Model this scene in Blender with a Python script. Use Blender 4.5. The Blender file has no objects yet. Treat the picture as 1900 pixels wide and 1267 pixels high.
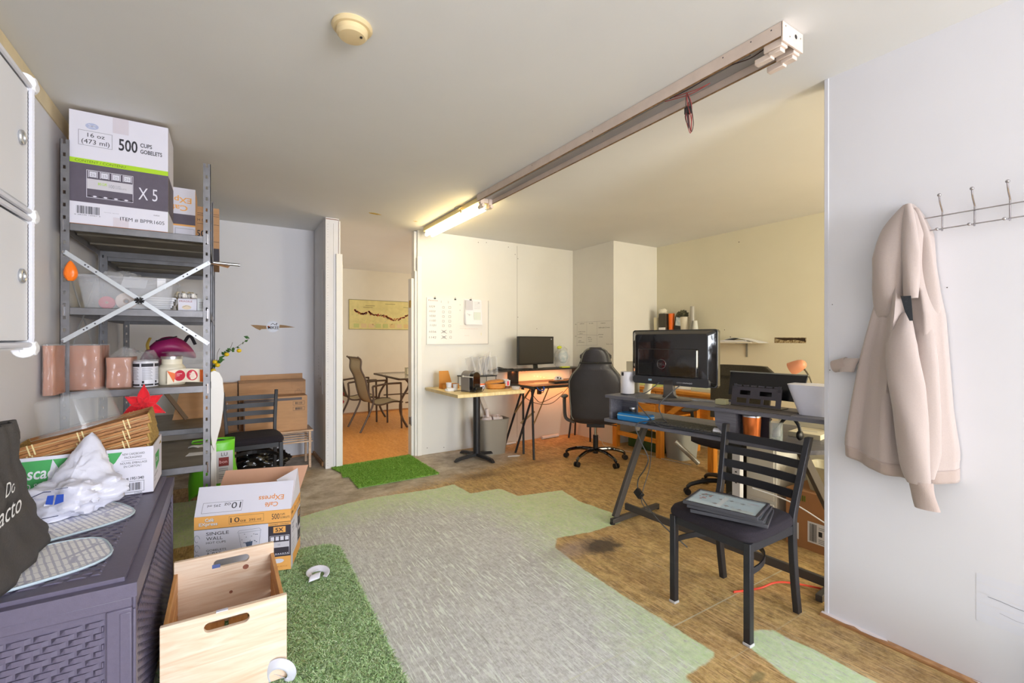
import bpy, bmesh, math, random
import numpy as np
from mathutils import Vector, Matrix, Euler, noise as mnoise

random.seed(7)
SC = bpy.context.scene
COL = SC.collection
R = math.radians
PI = math.pi

# ---------------------------------------------------------------- camera
CAM_H = 1.27
cam_data = bpy.data.cameras.new('camera')
cam_data.lens = 16.0
cam_data.sensor_width = 36.0
cam_data.shift_y = -0.00184
cam_data.clip_start = 0.05
cam = bpy.data.objects.new('camera', cam_data)
cam.location = (0, 0, CAM_H)
cam.rotation_euler = (R(90), 0, R(-32.42))
COL.objects.link(cam)
SC.camera = cam

# ---------------------------------------------------------------- world, exposure
SC.view_settings.view_transform = 'Standard'
SC.view_settings.look = 'None'
SC.view_settings.gamma = 1.0
SC.view_settings.use_curve_mapping = False
SC.view_settings.exposure = 0.31
world = bpy.data.worlds.new('sky')
SC.world = world
world.use_nodes = True
bg = world.node_tree.nodes['Background']
bg.inputs[0].default_value = (0.80, 0.88, 1.0, 1)
bg.inputs[1].default_value = 0.5


def area(name, loc, rot, sx, sy, power, col):
    l = bpy.data.lights.new(name, 'AREA')
    l.shape = 'RECTANGLE'
    l.size = sx
    l.size_y = sy
    l.energy = power
    l.color = col
    o = bpy.data.objects.new(name, l)
    o.location = loc
    o.rotation_euler = rot
    COL.objects.link(o)
    return o


# daylight entering through the storefront window behind the camera, the window
# of the side wall; unseen warm lights added for the back room and the alcove
area('storefront_daylight', (1.4, -4.06, 1.35), (R(90), 0, 0), 1.7, 2.2, 250, (0.88, 0.925, 1.0))
area('side_window_daylight', (-1.02, -0.2, 1.45), (0, R(-90), 0), 1.6, 1.8, 7, (0.93, 0.95, 1.0))
area('back_room_warm_lamp', (4.6, 6.4, 1.5), (0, R(90), 0), 1.4, 1.8, 40, (1.0, 0.90, 0.74))  # warm lamp added in the hidden part of the back room
area('alcove_warm_fill', (3.6, -2.0, 1.5), (R(90), 0, 0), 1.6, 1.8, 110, (1.0, 0.93, 0.74))  # warm fill added out of view at the alcove end


# ---------------------------------------------------------------- materials
def lin(c):
    out = []
    for x in c:
        x = x / 255.0
        out.append(x / 12.92 if x <= 0.04045 else ((x + 0.055) / 1.055) ** 2.4)
    return tuple(out) + (1.0,)


MATS = {}


def mat(name, col=(200, 200, 200), rough=0.6, metal=0.0, var=0.0, vs=6.0, bump=0.0, bs=60.0,
        alpha=1.0, emit=0.0, coat=0.0, stretch=(1, 1, 1), col2=None, spec=0.5, sheen=0.0):
    """procedural principled material: flat colour or noise between col and col2"""
    if name in MATS:
        return MATS[name]
    m = bpy.data.materials.new(name)
    m.use_nodes = True
    nt = m.node_tree
    b = nt.nodes['Principled BSDF']
    c = lin(col)
    b.inputs['Base Color'].default_value = c
    b.inputs['Roughness'].default_value = rough
    b.inputs['Metallic'].default_value = metal
    b.inputs['Alpha'].default_value = alpha
    b.inputs['Coat Weight'].default_value = coat
    b.inputs['Specular IOR Level'].default_value = spec
    if sheen:
        b.inputs['Sheen Weight'].default_value = sheen
    if emit:
        b.inputs['Emission Color'].default_value = c
        b.inputs['Emission Strength'].default_value = emit
    if var or bump or col2:
        tc = nt.nodes.new('ShaderNodeTexCoord')
        mp = nt.nodes.new('ShaderNodeMapping')
        mp.inputs['Scale'].default_value = stretch
        nt.links.new(tc.outputs['Object'], mp.inputs[0])
    if var or col2:
        nz = nt.nodes.new('ShaderNodeTexNoise')
        nz.inputs['Scale'].default_value = vs
        nz.inputs['Detail'].default_value = 5
        nt.links.new(mp.outputs[0], nz.inputs['Vector'])
        cr = nt.nodes.new('ShaderNodeValToRGB')
        cr.color_ramp.elements[0].position = 0.35
        cr.color_ramp.elements[1].position = 0.65
        if col2:
            cr.color_ramp.elements[0].color = c
            cr.color_ramp.elements[1].color = lin(col2)
        else:
            cr.color_ramp.elements[0].color = tuple(x * (1 - var) for x in c[:3]) + (1,)
            cr.color_ramp.elements[1].color = tuple(min(1, x * (1 + var)) for x in c[:3]) + (1,)
        nt.links.new(nz.outputs[0], cr.inputs[0])
        nt.links.new(cr.outputs[0], b.inputs['Base Color'])
    if bump:
        n2 = nt.nodes.new('ShaderNodeTexNoise')
        n2.inputs['Scale'].default_value = bs
        n2.inputs['Detail'].default_value = 3
        nt.links.new(mp.outputs[0], n2.inputs['Vector'])
        bp = nt.nodes.new('ShaderNodeBump')
        bp.inputs['Strength'].default_value = bump
        bp.inputs['Distance'].default_value = 0.01
        nt.links.new(n2.outputs[0], bp.inputs['Height'])
        nt.links.new(bp.outputs[0], b.inputs['Normal'])
    MATS[name] = m
    return m


def wood(name, c1, c2, scale=3.0, stretch=(12, 1, 12), rough=0.5, dist=3.0, bump=0.05):
    if name in MATS:
        return MATS[name]
    m = bpy.data.materials.new(name)
    m.use_nodes = True
    nt = m.node_tree
    b = nt.nodes['Principled BSDF']
    b.inputs['Roughness'].default_value = rough
    tc = nt.nodes.new('ShaderNodeTexCoord')
    mp = nt.nodes.new('ShaderNodeMapping')
    mp.inputs['Scale'].default_value = stretch
    nt.links.new(tc.outputs['Object'], mp.inputs[0])
    nz = nt.nodes.new('ShaderNodeTexNoise')
    nz.inputs['Scale'].default_value = scale
    nz.inputs['Detail'].default_value = 6
    nz.inputs['Distortion'].default_value = dist
    nt.links.new(mp.outputs[0], nz.inputs['Vector'])
    cr = nt.nodes.new('ShaderNodeValToRGB')
    cr.color_ramp.elements[0].position = 0.32
    cr.color_ramp.elements[1].position = 0.66
    cr.color_ramp.elements[0].color = lin(c1)
    cr.color_ramp.elements[1].color = lin(c2)
    nt.links.new(nz.outputs[0], cr.inputs[0])
    nt.links.new(cr.outputs[0], b.inputs['Base Color'])
    bp = nt.nodes.new('ShaderNodeBump')
    bp.inputs['Strength'].default_value = bump
    nt.links.new(nz.outputs[0], bp.inputs['Height'])
    nt.links.new(bp.outputs[0], b.inputs['Normal'])
    MATS[name] = m
    return m


WALL = mat('painted_drywall', (223, 222, 226), 0.85, var=0.015, vs=2.0, bump=0.03, bs=220)
WALLW = mat('white_drywall', (228, 226, 220), 0.8, var=0.015, vs=3.0, bump=0.02, bs=200)
CEIL = mat('ceiling_paint', (226, 226, 224), 0.75, var=0.02, vs=1.5, bump=0.03, bs=150)
WHITE = mat('white_plastic', (232, 232, 235), 0.35)
WPAPER = mat('white_paper', (236, 236, 240), 0.7)
WCARD = mat('white_carton', (224, 222, 234), 0.6, var=0.01)
CARD = mat('cardboard', (196, 152, 112), 0.85, var=0.05, vs=9, stretch=(1, 1, 4))
CARDP = mat('cardboard_inside', (214, 166, 138), 0.85, var=0.03, vs=9)
ORANGEP = mat('orange_print', (243, 178, 96), 0.6)
DARKP = mat('dark_print', (58, 52, 62), 0.6, var=0.04, vs=30)
PURPP = mat('violet_grey_print', (92, 84, 98), 0.6, var=0.05, vs=25)
INK = mat('ink', (45, 44, 52), 0.6)
GREYINK = mat('grey_ink', (150, 150, 160), 0.6)
LIME = mat('lime_print', (176, 216, 34), 0.6)
GREENP = mat('green_print', (72, 168, 92), 0.6)
REDP = mat('red_print', (214, 52, 74), 0.5)
ORP = mat('bright_orange_print', (238, 112, 40), 0.5)
BLACKM = mat('black_metal', (42, 42, 46), 0.42, metal=0.2, bump=0.02, bs=300)
BLACKPL = mat('black_plastic', (30, 30, 32), 0.4)
GLOSSB = mat('glossy_black', (14, 14, 16), 0.08, coat=1.0)
BLACKFAB = mat('black_fabric', (40, 36, 42), 0.95, var=0.25, vs=240, bump=0.15, bs=300)
GALV = mat('galvanised_steel', (122, 121, 124), 0.42, metal=0.6, var=0.12, vs=14, bump=0.03, bs=90)
GALVD = mat('steel_reflected_floor', (128, 121, 108), 0.5, metal=0.5, var=0.15, vs=8)  # brownish tone stands in for the floor reflected in the shelf boards
BRIGHTM = mat('bright_steel', (200, 202, 206), 0.28, metal=0.85)
CHROME = mat('chrome', (190, 190, 195), 0.15, metal=1.0)
CLEAR = mat('clear_plastic', (235, 238, 242), 0.08, alpha=0.10, coat=1.0)
CLEARW = mat('milky_plastic', (232, 234, 240), 0.2, alpha=0.25, coat=0.5)
WRAP = mat('plastic_wrap', (240, 240, 240), 0.12, alpha=0.20, coat=1.0, bump=0.8, bs=20)
GLASS = mat('glass', (215, 225, 220), 0.03, alpha=0.25, coat=1.0)


# ---------------------------------------------------------------- mesh builder
def V(*a):
    return Vector(a)


def spath(pts, n=6):
    """Catmull-Rom through the points"""
    P = [Vector(p) for p in pts]
    if len(P) < 3:
        return P
    out = []
    for i in range(len(P) - 1):
        p0 = P[max(i - 1, 0)]
        p1 = P[i]
        p2 = P[i + 1]
        p3 = P[min(i + 2, len(P) - 1)]
        for k in range(n):
            t = k / n
            out.append(0.5 * ((2 * p1) + (-p0 + p2) * t + (2 * p0 - 5 * p1 + 4 * p2 - p3) * t * t + (-p0 + 3 * p1 - 3 * p2 + p3) * t ** 3))
    out.append(P[-1])
    return out


class MB:
    def __init__(s, m=None):
        s.v = []
        s.f = []
        s.fm = []
        s.mats = []
        s.m = m
        s.T = Matrix.Identity(4)

    def mi(s, m):
        m = m or s.m
        if m not in s.mats:
            s.mats.append(m)
        return s.mats.index(m)

    def add(s, vs, fs, m=None):
        k = len(s.v)
        i = s.mi(m)
        for v in vs:
            s.v.append(s.T @ Vector(v))
        for f in fs:
            s.f.append([k + a for a in f])
            s.fm.append(i)
        return s

    def box(s, x0, y0, z0, x1, y1, z1, m=None):
        vs = [(x0, y0, z0), (x1, y0, z0), (x1, y1, z0), (x0, y1, z0), (x0, y0, z1), (x1, y0, z1), (x1, y1, z1), (x0, y1, z1)]
        fs = [(0, 3, 2, 1), (4, 5, 6, 7), (0, 1, 5, 4), (1, 2, 6, 5), (2, 3, 7, 6), (3, 0, 4, 7)]
        return s.add(vs, fs, m)

    def cbox(s, c, d, m=None, rot=(0, 0, 0)):
        M = Matrix.Translation(Vector(c)) @ Euler(rot).to_matrix().to_4x4()
        old = s.T
        s.T = old @ M
        s.box(-d[0] / 2, -d[1] / 2, -d[2] / 2, d[0] / 2, d[1] / 2, d[2] / 2, m)
        s.T = old
        return s

    def quad(s, a, b, c, d, m=None):
        return s.add([a, b, c, d], [(0, 1, 2, 3)], m)

    def slab(s, a, b, c, d, t, m=None):
        """quad with thickness t along its normal (both real faces)"""
        a, b, c, d = map(Vector, (a, b, c, d))
        n = (b - a).cross(d - a).normalized() * t
        vs = [a, b, c, d, a + n, b + n, c + n, d + n]
        fs = [(0, 3, 2, 1), (4, 5, 6, 7), (0, 1, 5, 4), (1, 2, 6, 5), (2, 3, 7, 6), (3, 0, 4, 7)]
        return s.add(vs, fs, m)

    def beam(s, p0, p1, w, h, m=None, up=(0, 0, 1)):
        """rectangular bar: w sideways, h along up"""
        p0 = Vector(p0)
        p1 = Vector(p1)
        d = (p1 - p0).normalized()
        up = Vector(up)
        if abs(d.dot(up)) > 0.98:
            up = Vector((0, 1, 0))
        x = d.cross(up).normalized() * (w / 2)
        y = x.cross(d).normalized() * (h / 2)
        vs = []
        for p in (p0, p1):
            vs += [p - x - y, p + x - y, p + x + y, p - x + y]
        fs = [(0, 3, 2, 1), (4, 5, 6, 7), (0, 1, 5, 4), (1, 2, 6, 5), (2, 3, 7, 6), (3, 0, 4, 7)]
        return s.add(vs, fs, m)

    def tube(s, pts, r, m=None, n=8, closed=False, flat=1.0):
        P = [Vector(p) for p in pts]
        N = len(P)
        rr = r if hasattr(r, '__len__') else [r] * N
        if len(rr) != N:
            rr = [rr[0] + (rr[-1] - rr[0]) * i / (N - 1) for i in range(N)]
        tan = []
        for i in range(N):
            if closed:
                t = P[(i + 1) % N] - P[i - 1]
            else:
                t = P[min(i + 1, N - 1)] - P[max(i - 1, 0)]
            tan.append(t.normalized() if t.length > 1e-9 else Vector((0, 0, 1)))
        up = Vector((0, 0, 1)) if abs(tan[0].z) < 0.9 else Vector((0, 1, 0))
        x = tan[0].cross(up).normalized()
        vs = []
        for i in range(N):
            x = (x - tan[i] * x.dot(tan[i])).normalized()
            y = tan[i].cross(x)
            for k in range(n):
                a = 2 * PI * k / n
                vs.append(P[i] + x * math.cos(a) * rr[i] + y * math.sin(a) * rr[i] * flat)
        fs = []
        for i in range(N if closed else N - 1):
            j = (i + 1) % N
            for k in range(n):
                l = (k + 1) % n
                fs.append((i * n + k, i * n + l, j * n + l, j * n + k))
        if not closed:
            fs.append(tuple(range(n))[::-1])
            fs.append(tuple((N - 1) * n + k for k in range(n)))
        return s.add(vs, fs, m)

    def cyl(s, p0, p1, r, m=None, n=20, r1=None):
        return s.tube([p0, p1], [r, r if r1 is None else r1], m, n)

    def lathe(s, prof, c=(0, 0, 0), m=None, n=28, sq=None, close=False):
        """profile (r,z) round the z axis; sq: superellipse exponent for rounded squares; scale tuple"""
        vs = []
        for (r, z) in prof:
            for k in range(n):
                a = 2 * PI * k / n
                ca, sa = math.cos(a), math.sin(a)
                if sq:
                    e, ax, ay = sq
                    q = (abs(ca) ** e + abs(sa) ** e) ** (-1.0 / e)
                    vs.append((c[0] + ca * q * r * ax, c[1] + sa * q * r * ay, c[2] + z))
                else:
                    vs.append((c[0] + ca * r, c[1] + sa * r, c[2] + z))
        fs = []
        L = len(prof)
        for i in range(L - 1 + (1 if close else 0)):
            j = (i + 1) % L
            for k in range(n):
                l = (k + 1) % n
                fs.append((i * n + k, i * n + l, j * n + l, j * n + k))
        if not close:
            if prof[0][0] > 1e-6:
                fs.append(tuple(range(n))[::-1])
            if prof[-1][0] > 1e-6:
                fs.append(tuple((L - 1) * n + k for k in range(n)))
        return s.add(vs, fs, m)

    def ball(s, c, r, m=None, n=14, sc=(1, 1, 1)):
        old = s.T
        s.T = old @ Matrix.Translation(Vector(c)) @ Matrix.Diagonal((sc[0], sc[1], sc[2], 1))
        s.lathe([(1e-7 if i in (0, n // 2) else r * math.sin(PI * i / (n // 2)), -r * math.cos(PI * i / (n // 2))) for i in range(n // 2 + 1)], m=m, n=n)
        s.T = old
        return s

    def grid(s, fn, nu, nv, m=None, cu=False):
        vs = [fn(i / (nu if cu else nu - 1), j / (nv - 1)) for j in range(nv) for i in range(nu)]
        fs = []
        for j in range(nv - 1):
            for i in range(nu if cu else nu - 1):
                k = (i + 1) % nu
                fs.append((j * nu + i, j * nu + k, (j + 1) * nu + k, (j + 1) * nu + i))
        return s.add(vs, fs, m)

    def prism(s, pts, o, xd, yd, t, m=None):
        """polygon in the frame o, xd, yd extruded by t along xd x yd"""
        o = Vector(o)
        xd = Vector(xd)
        yd = Vector(yd)
        n = xd.cross(yd).normalized() * t
        b = [o + xd * p[0] + yd * p[1] for p in pts]
        N = len(b)
        vs = b + [p + n for p in b]
        fs = [tuple(range(N))[::-1], tuple(range(N, 2 * N))]
        for i in range(N):
            j = (i + 1) % N
            fs.append((i, j, N + j, N + i))
        return s.add(vs, fs, m)

    def hole_panel(s, w, h, hw, hh, hc, o, xd, yd, t, m=None, n=10):
        """panel w x h with a rounded slot hole hw x hh centred at hc"""
        o = Vector(o)
        xd = Vector(xd)
        yd = Vector(yd)
        nn = xd.cross(yd).normalized() * t
        r = hh / 2
        hole = []
        for k in range(n + 1):
            a = -PI / 2 + PI * k / n
            hole.append((hc[0] + hw / 2 - r + r * math.cos(a), hc[1] + r * math.sin(a)))
        for k in range(n + 1):
            a = PI / 2 + PI * k / n
            hole.append((hc[0] - hw / 2 + r + r * math.cos(a), hc[1] + r * math.sin(a)))
        N = len(hole)

        def proj(p):
            dx, dy = p[0] - hc[0], p[1] - hc[1]
            cx = ((w - hc[0]) if dx > 0 else hc[0]) / max(abs(dx), 1e-9)
            cy = ((h - hc[1]) if dy > 0 else hc[1]) / max(abs(dy), 1e-9)
            k = min(cx, cy)
            return (hc[0] + dx * k, hc[1] + dy * k)
        out = [proj(p) for p in hole]
        # snap nearest to the corners
        for c in ((0, 0), (w, 0), (w, h), (0, h)):
            i = min(range(N), key=lambda i: (out[i][0] - c[0]) ** 2 + (out[i][1] - c[1]) ** 2)
            out[i] = c
        P = lambda p, z: o + xd * p[0] + yd * p[1] + nn * z
        vs = [P(p, 0) for p in hole] + [P(p, 0) for p in out] + [P(p, 1) for p in hole] + [P(p, 1) for p in out]
        fs = []
        for i in range(N):
            j = (i + 1) % N
            fs += [(i, j, N + j, N + i), (2 * N + i, 3 * N + i, 3 * N + j, 2 * N + j), (i, 2 * N + i, 2 * N + j, j), (N + i, N + j, 3 * N + j, 3 * N + i)]
        return s.add(vs, fs, m)

    # ---- printing on a face
    def face(s, o, xd, yd):
        return Face(s, o, xd, yd)

    def build(s, name, parent=None, bevel=0.0, smooth=35, solid=0.0, subd=0, seg=2, loc=None):
        me = bpy.data.meshes.new(name)
        me.from_pydata([tuple(v) for v in s.v], [], s.f)
        for m in s.mats:
            me.materials.append(m)
        me.polygons.foreach_set('material_index', s.fm)
        if smooth:
            me.polygons.foreach_set('use_smooth', [True] * len(me.polygons))
            me.set_sharp_from_angle(angle=R(smooth))
        me.update()
        o = bpy.data.objects.new(name, me)
        COL.objects.link(o)
        if parent is not None:
            o.parent = parent
        if loc is not None:
            o.location = loc
        if solid:
            md = o.modifiers.new('thickness', 'SOLIDIFY')
            md.thickness = solid
            md.offset = 0
        if subd:
            md = o.modifiers.new('smooth', 'SUBSURF')
            md.levels = subd
            md.render_levels = subd
        if bevel:
            md = o.modifiers.new('bevel', 'BEVEL')
            md.width = bevel
            md.segments = seg
            md.limit_method = 'ANGLE'
            md.angle_limit = R(40)
            md.harden_normals = False
        return o


_txt = {}


def text_geo(body, bold=False):
    key = (body, bold)
    if key in _txt:
        return _txt[key]
    c = bpy.data.curves.new('t', 'FONT')
    c.body = body
    c.size = 1.0
    c.resolution_u = 3
    if bold:
        c.offset = 0.018
    o = bpy.data.objects.new('t', c)
    COL.objects.link(o)
    dg = bpy.context.evaluated_depsgraph_get()
    dg.update()
    me = bpy.data.meshes.new_from_object(o.evaluated_get(dg))
    vs = [tuple(v.co) for v in me.vertices]
    fs = [tuple(p.vertices) for p in me.polygons]
    bpy.data.objects.remove(o)
    bpy.data.curves.remove(c)
    bpy.data.meshes.remove(me)
    xs = [v[0] for v in vs] or [0, 1]
    _txt[key] = (vs, fs, min(xs), max(xs))
    return _txt[key]


class Face:
    """frame on a surface for printed marks: o corner, xd and yd unit directions; marks sit proud of it"""

    def __init__(s, mb, o, xd, yd):
        s.mb = mb
        s.o = Vector(o)
        s.x = Vector(xd).normalized()
        s.y = Vector(yd).normalized()
        s.n = s.x.cross(s.y)
        s.k = 1

    def P(s, x, y):
        return s.o + s.x * x + s.y * y + s.n * (0.0006 * s.k)

    def rect(s, x0, y0, x1, y1, m, lay=None):
        if lay:
            s.k = lay
        s.mb.quad(s.P(x0, y0), s.P(x1, y0), s.P(x1, y1), s.P(x0, y1), m)

    def poly(s, pts, m, lay=None):
        if lay:
            s.k = lay
        s.mb.add([s.P(*p) for p in pts], [tuple(range(len(pts)))], m)

    def frame(s, x0, y0, x1, y1, t, m, lay=None):
        s.rect(x0, y0, x1, y0 + t, m, lay)
        s.rect(x0, y1 - t, x1, y1, m)
        s.rect(x0, y0, x0 + t, y1, m)
        s.rect(x1 - t, y0, x1, y1, m)

    def text(s, x, y, h, body, m, w=None, bold=False, lay=None, flip=False, shear=0.0):
        """text with cap height h; w squeezes it to a width; flip turns it upside down"""
        if lay:
            s.k = lay
        vs, fs, x0, x1 = text_geo(body, bold)
        sy = h / 0.70
        sx = (w / (x1 - x0)) if w else sy
        q = []
        for v in vs:
            a, b = (v[0] - x0) * sx + v[1] * shear * sy, v[1] * sy
            if flip:
                a, b = -a, -b
            q.append(s.P(x + a, y + b))
        s.mb.add(q, fs, m)

    def bars(s, x0, y0, x1, y1, m, n=22, lay=None, seed=3):
        if lay:
            s.k = lay
        rnd = random.Random(seed)
        x = x0
        st = (x1 - x0) / n
        while x < x1:
            w = st * rnd.choice((0.3, 0.5, 0.9))
            s.rect(x, y0, min(x + w, x1), y1, m)
            x += w + st * rnd.choice((0.35, 0.5, 0.8))

    def scrib(s, pts, w, m, lay=None):
        """thin pen stroke"""
        if lay:
            s.k = lay
        for a, b in zip(pts[:-1], pts[1:]):
            d = Vector((b[0] - a[0], b[1] - a[1]))
            if d.length < 1e-6:
                continue
            nx, ny = -d.y / d.length * w / 2, d.x / d.length * w / 2
            s.mb.quad(s.P(a[0] - nx, a[1] - ny), s.P(b[0] - nx, b[1] - ny), s.P(b[0] + nx, b[1] + ny), s.P(a[0] + nx, a[1] + ny), m)

    def disc(s, x, y, r, m, n=20, lay=None, sy=1.0):
        s.poly([(x + r * math.cos(2 * PI * k / n), y + r * sy * math.sin(2 * PI * k / n)) for k in range(n)], m, lay)


def tag(o, label, cat, group=None):
    o['label'] = label
    o['category'] = cat
    if group:
        o['group'] = group
    return o


def thing(name, label, cat, loc=(0, 0, 0), rz=0.0, group=None):
    o = bpy.data.objects.new(name, None)
    o.empty_display_size = 0.05
    COL.objects.link(o)
    o.location = loc
    o.rotation_euler = (0, 0, rz)
    return tag(o, label, cat, group)


def struct(o):
    o['kind'] = 'structure'
    return o


def dup(root, loc, rz, label, group=None):
    def rec(o, par):
        c = o.copy()
        COL.objects.link(c)
        if par:
            c.parent = par
        for ch in [q for q in bpy.data.objects if q.parent == o]:
            rec(ch, c)
        return c
    r = rec(root, None)
    r.location = loc
    r.rotation_euler = (0, 0, rz)
    r['label'] = label
    if group:
        r['group'] = group
    return r
# ================================================================ the room
H = 2.47
XL, XR = -0.73, 2.35            # left wall, right wall (near the camera)
YB = 5.42                       # back wall behind the shelves
YC = 4.76                       # wall with the doorway and the whiteboard
XF = 4.78                       # far right wall of the desk corner
YR = -4.0                       # storefront


def wallbox(name, x0, y0, x1, y1, m=WALL, z0=0.0, z1=H):
    mb = MB(m)
    mb.box(x0, y0, z0, x1, y1, z1)
    return struct(mb.build(name, smooth=0))


def wall_with_hole(name, axis, a0, a1, c0, c1, h0, h1, z0, z1, m=WALL):
    """wall slab along axis between a0,a1 with an opening h0..h1, z0..z1"""
    mb = MB(m)
    B = (lambda p, q, u, w: mb.box(p, c0, u, q, c1, w)) if axis == 'x' else (lambda p, q, u, w: mb.box(c0, p, u, c1, q, w))
    B(a0, h0, 0, H)
    B(h1, a1, 0, H)
    B(h0, h1, 0, z0)
    B(h0, h1, z1, H)
    return struct(mb.build(name, smooth=0))


wall_with_hole('wall_left', 'y', YR, YB + 0.1, XL - 0.14, XL, -1.0, 0.7, 0.5, 2.2)
wallbox('wall_back', XL - 0.14, YB, 0.85, YB + 0.12)
mb = MB(mat('grey_partition_paint', (222, 222, 224), 0.7, var=0.03, vs=3))
mb.box(0.852, YC + 0.121, 0, 0.90, YB + 2.6, H)
struct(mb.build('wall_partition', smooth=0))
mb = MB(WALLW)
mb.box(1.80, YC, 0, 4.02, YC + 0.11, H)
fc = mb.face((1.80, YC, 0), (1, 0, 0), (0, 0, 1))
seamc = mat('seam_line', (150, 146, 138), 0.9)  # dark line of the wall seam
fc.rect(1.297, 0.05, 1.301, 2.44, seamc)
rnd = random.Random(5)
holec = mat('nail_hole', (70, 62, 55), 0.9)
for (x, z) in [(0.11, 0.07), (0.31, 0.05), (1.27, 2.33), (1.31, 2.28), (0.86, 2.43), (1.17, 2.41), (0.75, 2.42), (1.31, 1.55), (1.6, 1.41), (1.66, 1.2), (1.31, 0.83)]:
    fc.disc(x, z, 0.005, holec, 8)
struct(mb.build('wall_center', smooth=0))
# column and the far walls of the desk corner
wallbox('wall_column', 4.0, 4.0, 4.9, 4.9, WALLW)
mb = MB(mat('cream_drywall', (226, 220, 196), 0.8, var=0.015, vs=3, bump=0.02, bs=200))
mb.box(XF, -2.12, 0, XF + 0.12, 4.0, H)
fc = mb.face((XF, 4.0, 0), (0, -1, 0), (0, 0, 1))
# torn strip where something was pulled off the wall
torn = mat('torn_wall_brown', (104, 78, 46), 0.95, col2=(196, 180, 140), vs=60)
tornd = mat('torn_wall_dark', (60, 44, 30), 0.95)
fc.poly([(1.50, 1.235), (1.80, 1.235), (1.805, 1.29), (1.50, 1.292)], torn)
fc.poly([(1.53, 1.275), (1.60, 1.262), (1.70, 1.268), (1.795, 1.25), (1.795, 1.285), (1.50, 1.288)], tornd, 2)
fc.disc(1.02, 1.30, 0.006, holec, 8)
fc.disc(0.95, 1.38, 0.005, holec, 8)
fc.disc(1.12, 2.34, 0.006, holec, 8)
struct(mb.build('wall_far_right', smooth=0))
# right wall near the camera, with a patched area
mb = MB(WALL)
mb.box(XR, YR, 0, XR + 0.10, 1.0, H)
fc = mb.face((XR, 1.0, 0), (0, -1, 0), (0, 0, 1))
faint = mat('filler_patch', (220, 220, 227), 0.9)
for i in range(5):
    fc.rect(0.50, 0.235 + 0.036 * i, 0.66, 0.266 + 0.036 * i, faint)
fc.scrib([(0.53, 0.335), (0.56, 0.333), (0.60, 0.327), (0.64, 0.325)], 0.0012, INK, 2)
fc.scrib([(0.56, 0.290), (0.60, 0.282), (0.62, 0.283)], 0.001, GREYINK, 2)
for (y, z) in [(0.012, 1.42), (0.03, 1.43), (0.42, 1.47), (0.02, 1.13)]:
    fc.disc(y, z, 0.0022, holec, 8)
struct(mb.build('wall_right', smooth=0))
# metal corner bead of the right wall end
mb = MB(mat('corner_bead', (214, 214, 220), 0.8))
mb.box(XR - 0.003, 0.985, 0.012, XR + 0.10, 1.003, H)
struct(mb.build('trim_1', bevel=0.002))
wallbox('wall_alcove_end', XR + 0.10, -2.24, XF + 0.12, -2.12)
# storefront behind the camera
wall_with_hole('wall_front', 'x', XL - 0.14, XR + 0.1, YR - 0.12, YR, 0.15, 2.3, 0.2, 2.42)
mb = MB(mat('alu_frame', (170, 172, 176), 0.4, metal=0.7))
for x in (0.15, 1.22, 2.26):
    mb.box(x, YR - 0.09, 0.2, x + 0.04, YR - 0.04, 2.42)
mb.box(0.15, YR - 0.09, 0.2, 2.3, YR - 0.04, 0.24)
mb.box(0.15, YR - 0.09, 2.38, 2.3, YR - 0.04, 2.42)
struct(mb.build('window_1', smooth=0))
mb = MB(mat('alu_frame'))
for y in (-1.0, -0.17, 0.66):
    mb.box(XL - 0.09, y, 0.5, XL - 0.05, y + 0.04, 2.2)
mb.box(XL - 0.09, -1.0, 0.5, XL - 0.05, 0.7, 0.54)
mb.box(XL - 0.09, -1.0, 2.16, XL - 0.05, 0.7, 2.2)
struct(mb.build('window_2', smooth=0))

# room beyond the opening
FARW = mat('far_room_paint', (222, 216, 200), 0.85, var=0.015)
mb = MB(FARW)
mb.box(0.7, 8.0, 0, 4.9, 8.12, H)
struct(mb.build('wall_far', smooth=0))
wallbox('wall_far_room_right', 4.8, 4.87, 4.92, 8.0, FARW)

# ceiling with its water stain and patches
mb = MB(CEIL)
mb.box(XL - 0.14, YR - 0.12, H, 4.95, 8.2, H + 0.1)
struct(mb.build('ceiling', smooth=0))
mb = MB(mat('flaking_ceiling_paint', (206, 176, 96), 0.9, var=0.15, vs=60))
mb.prism([(0, 0), (0.05, -0.015), (0.10, 0.0), (0.13, 0.02), (0.08, 0.035), (0.02, 0.025)], (1.16, 4.35, H - 0.002), (1, 0, 0), (0, 1, 0), 0.0015)
mb.prism([(0, 0), (0.03, -0.01), (0.05, 0.0), (0.03, 0.012)], (1.62, 4.42, H - 0.002), (1, 0, 0), (0, 1, 0), 0.0015)
struct(mb.build('trim_2', smooth=0))
# beige strip along the top of the left wall
mb = MB(mat('beige_tape', (226, 208, 170), 0.8, var=0.05, vs=8))
mb.box(XL, 0.8, H - 0.085, XL + 0.006, YB, H - 0.002)
struct(mb.build('trim_3', smooth=0))
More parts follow.
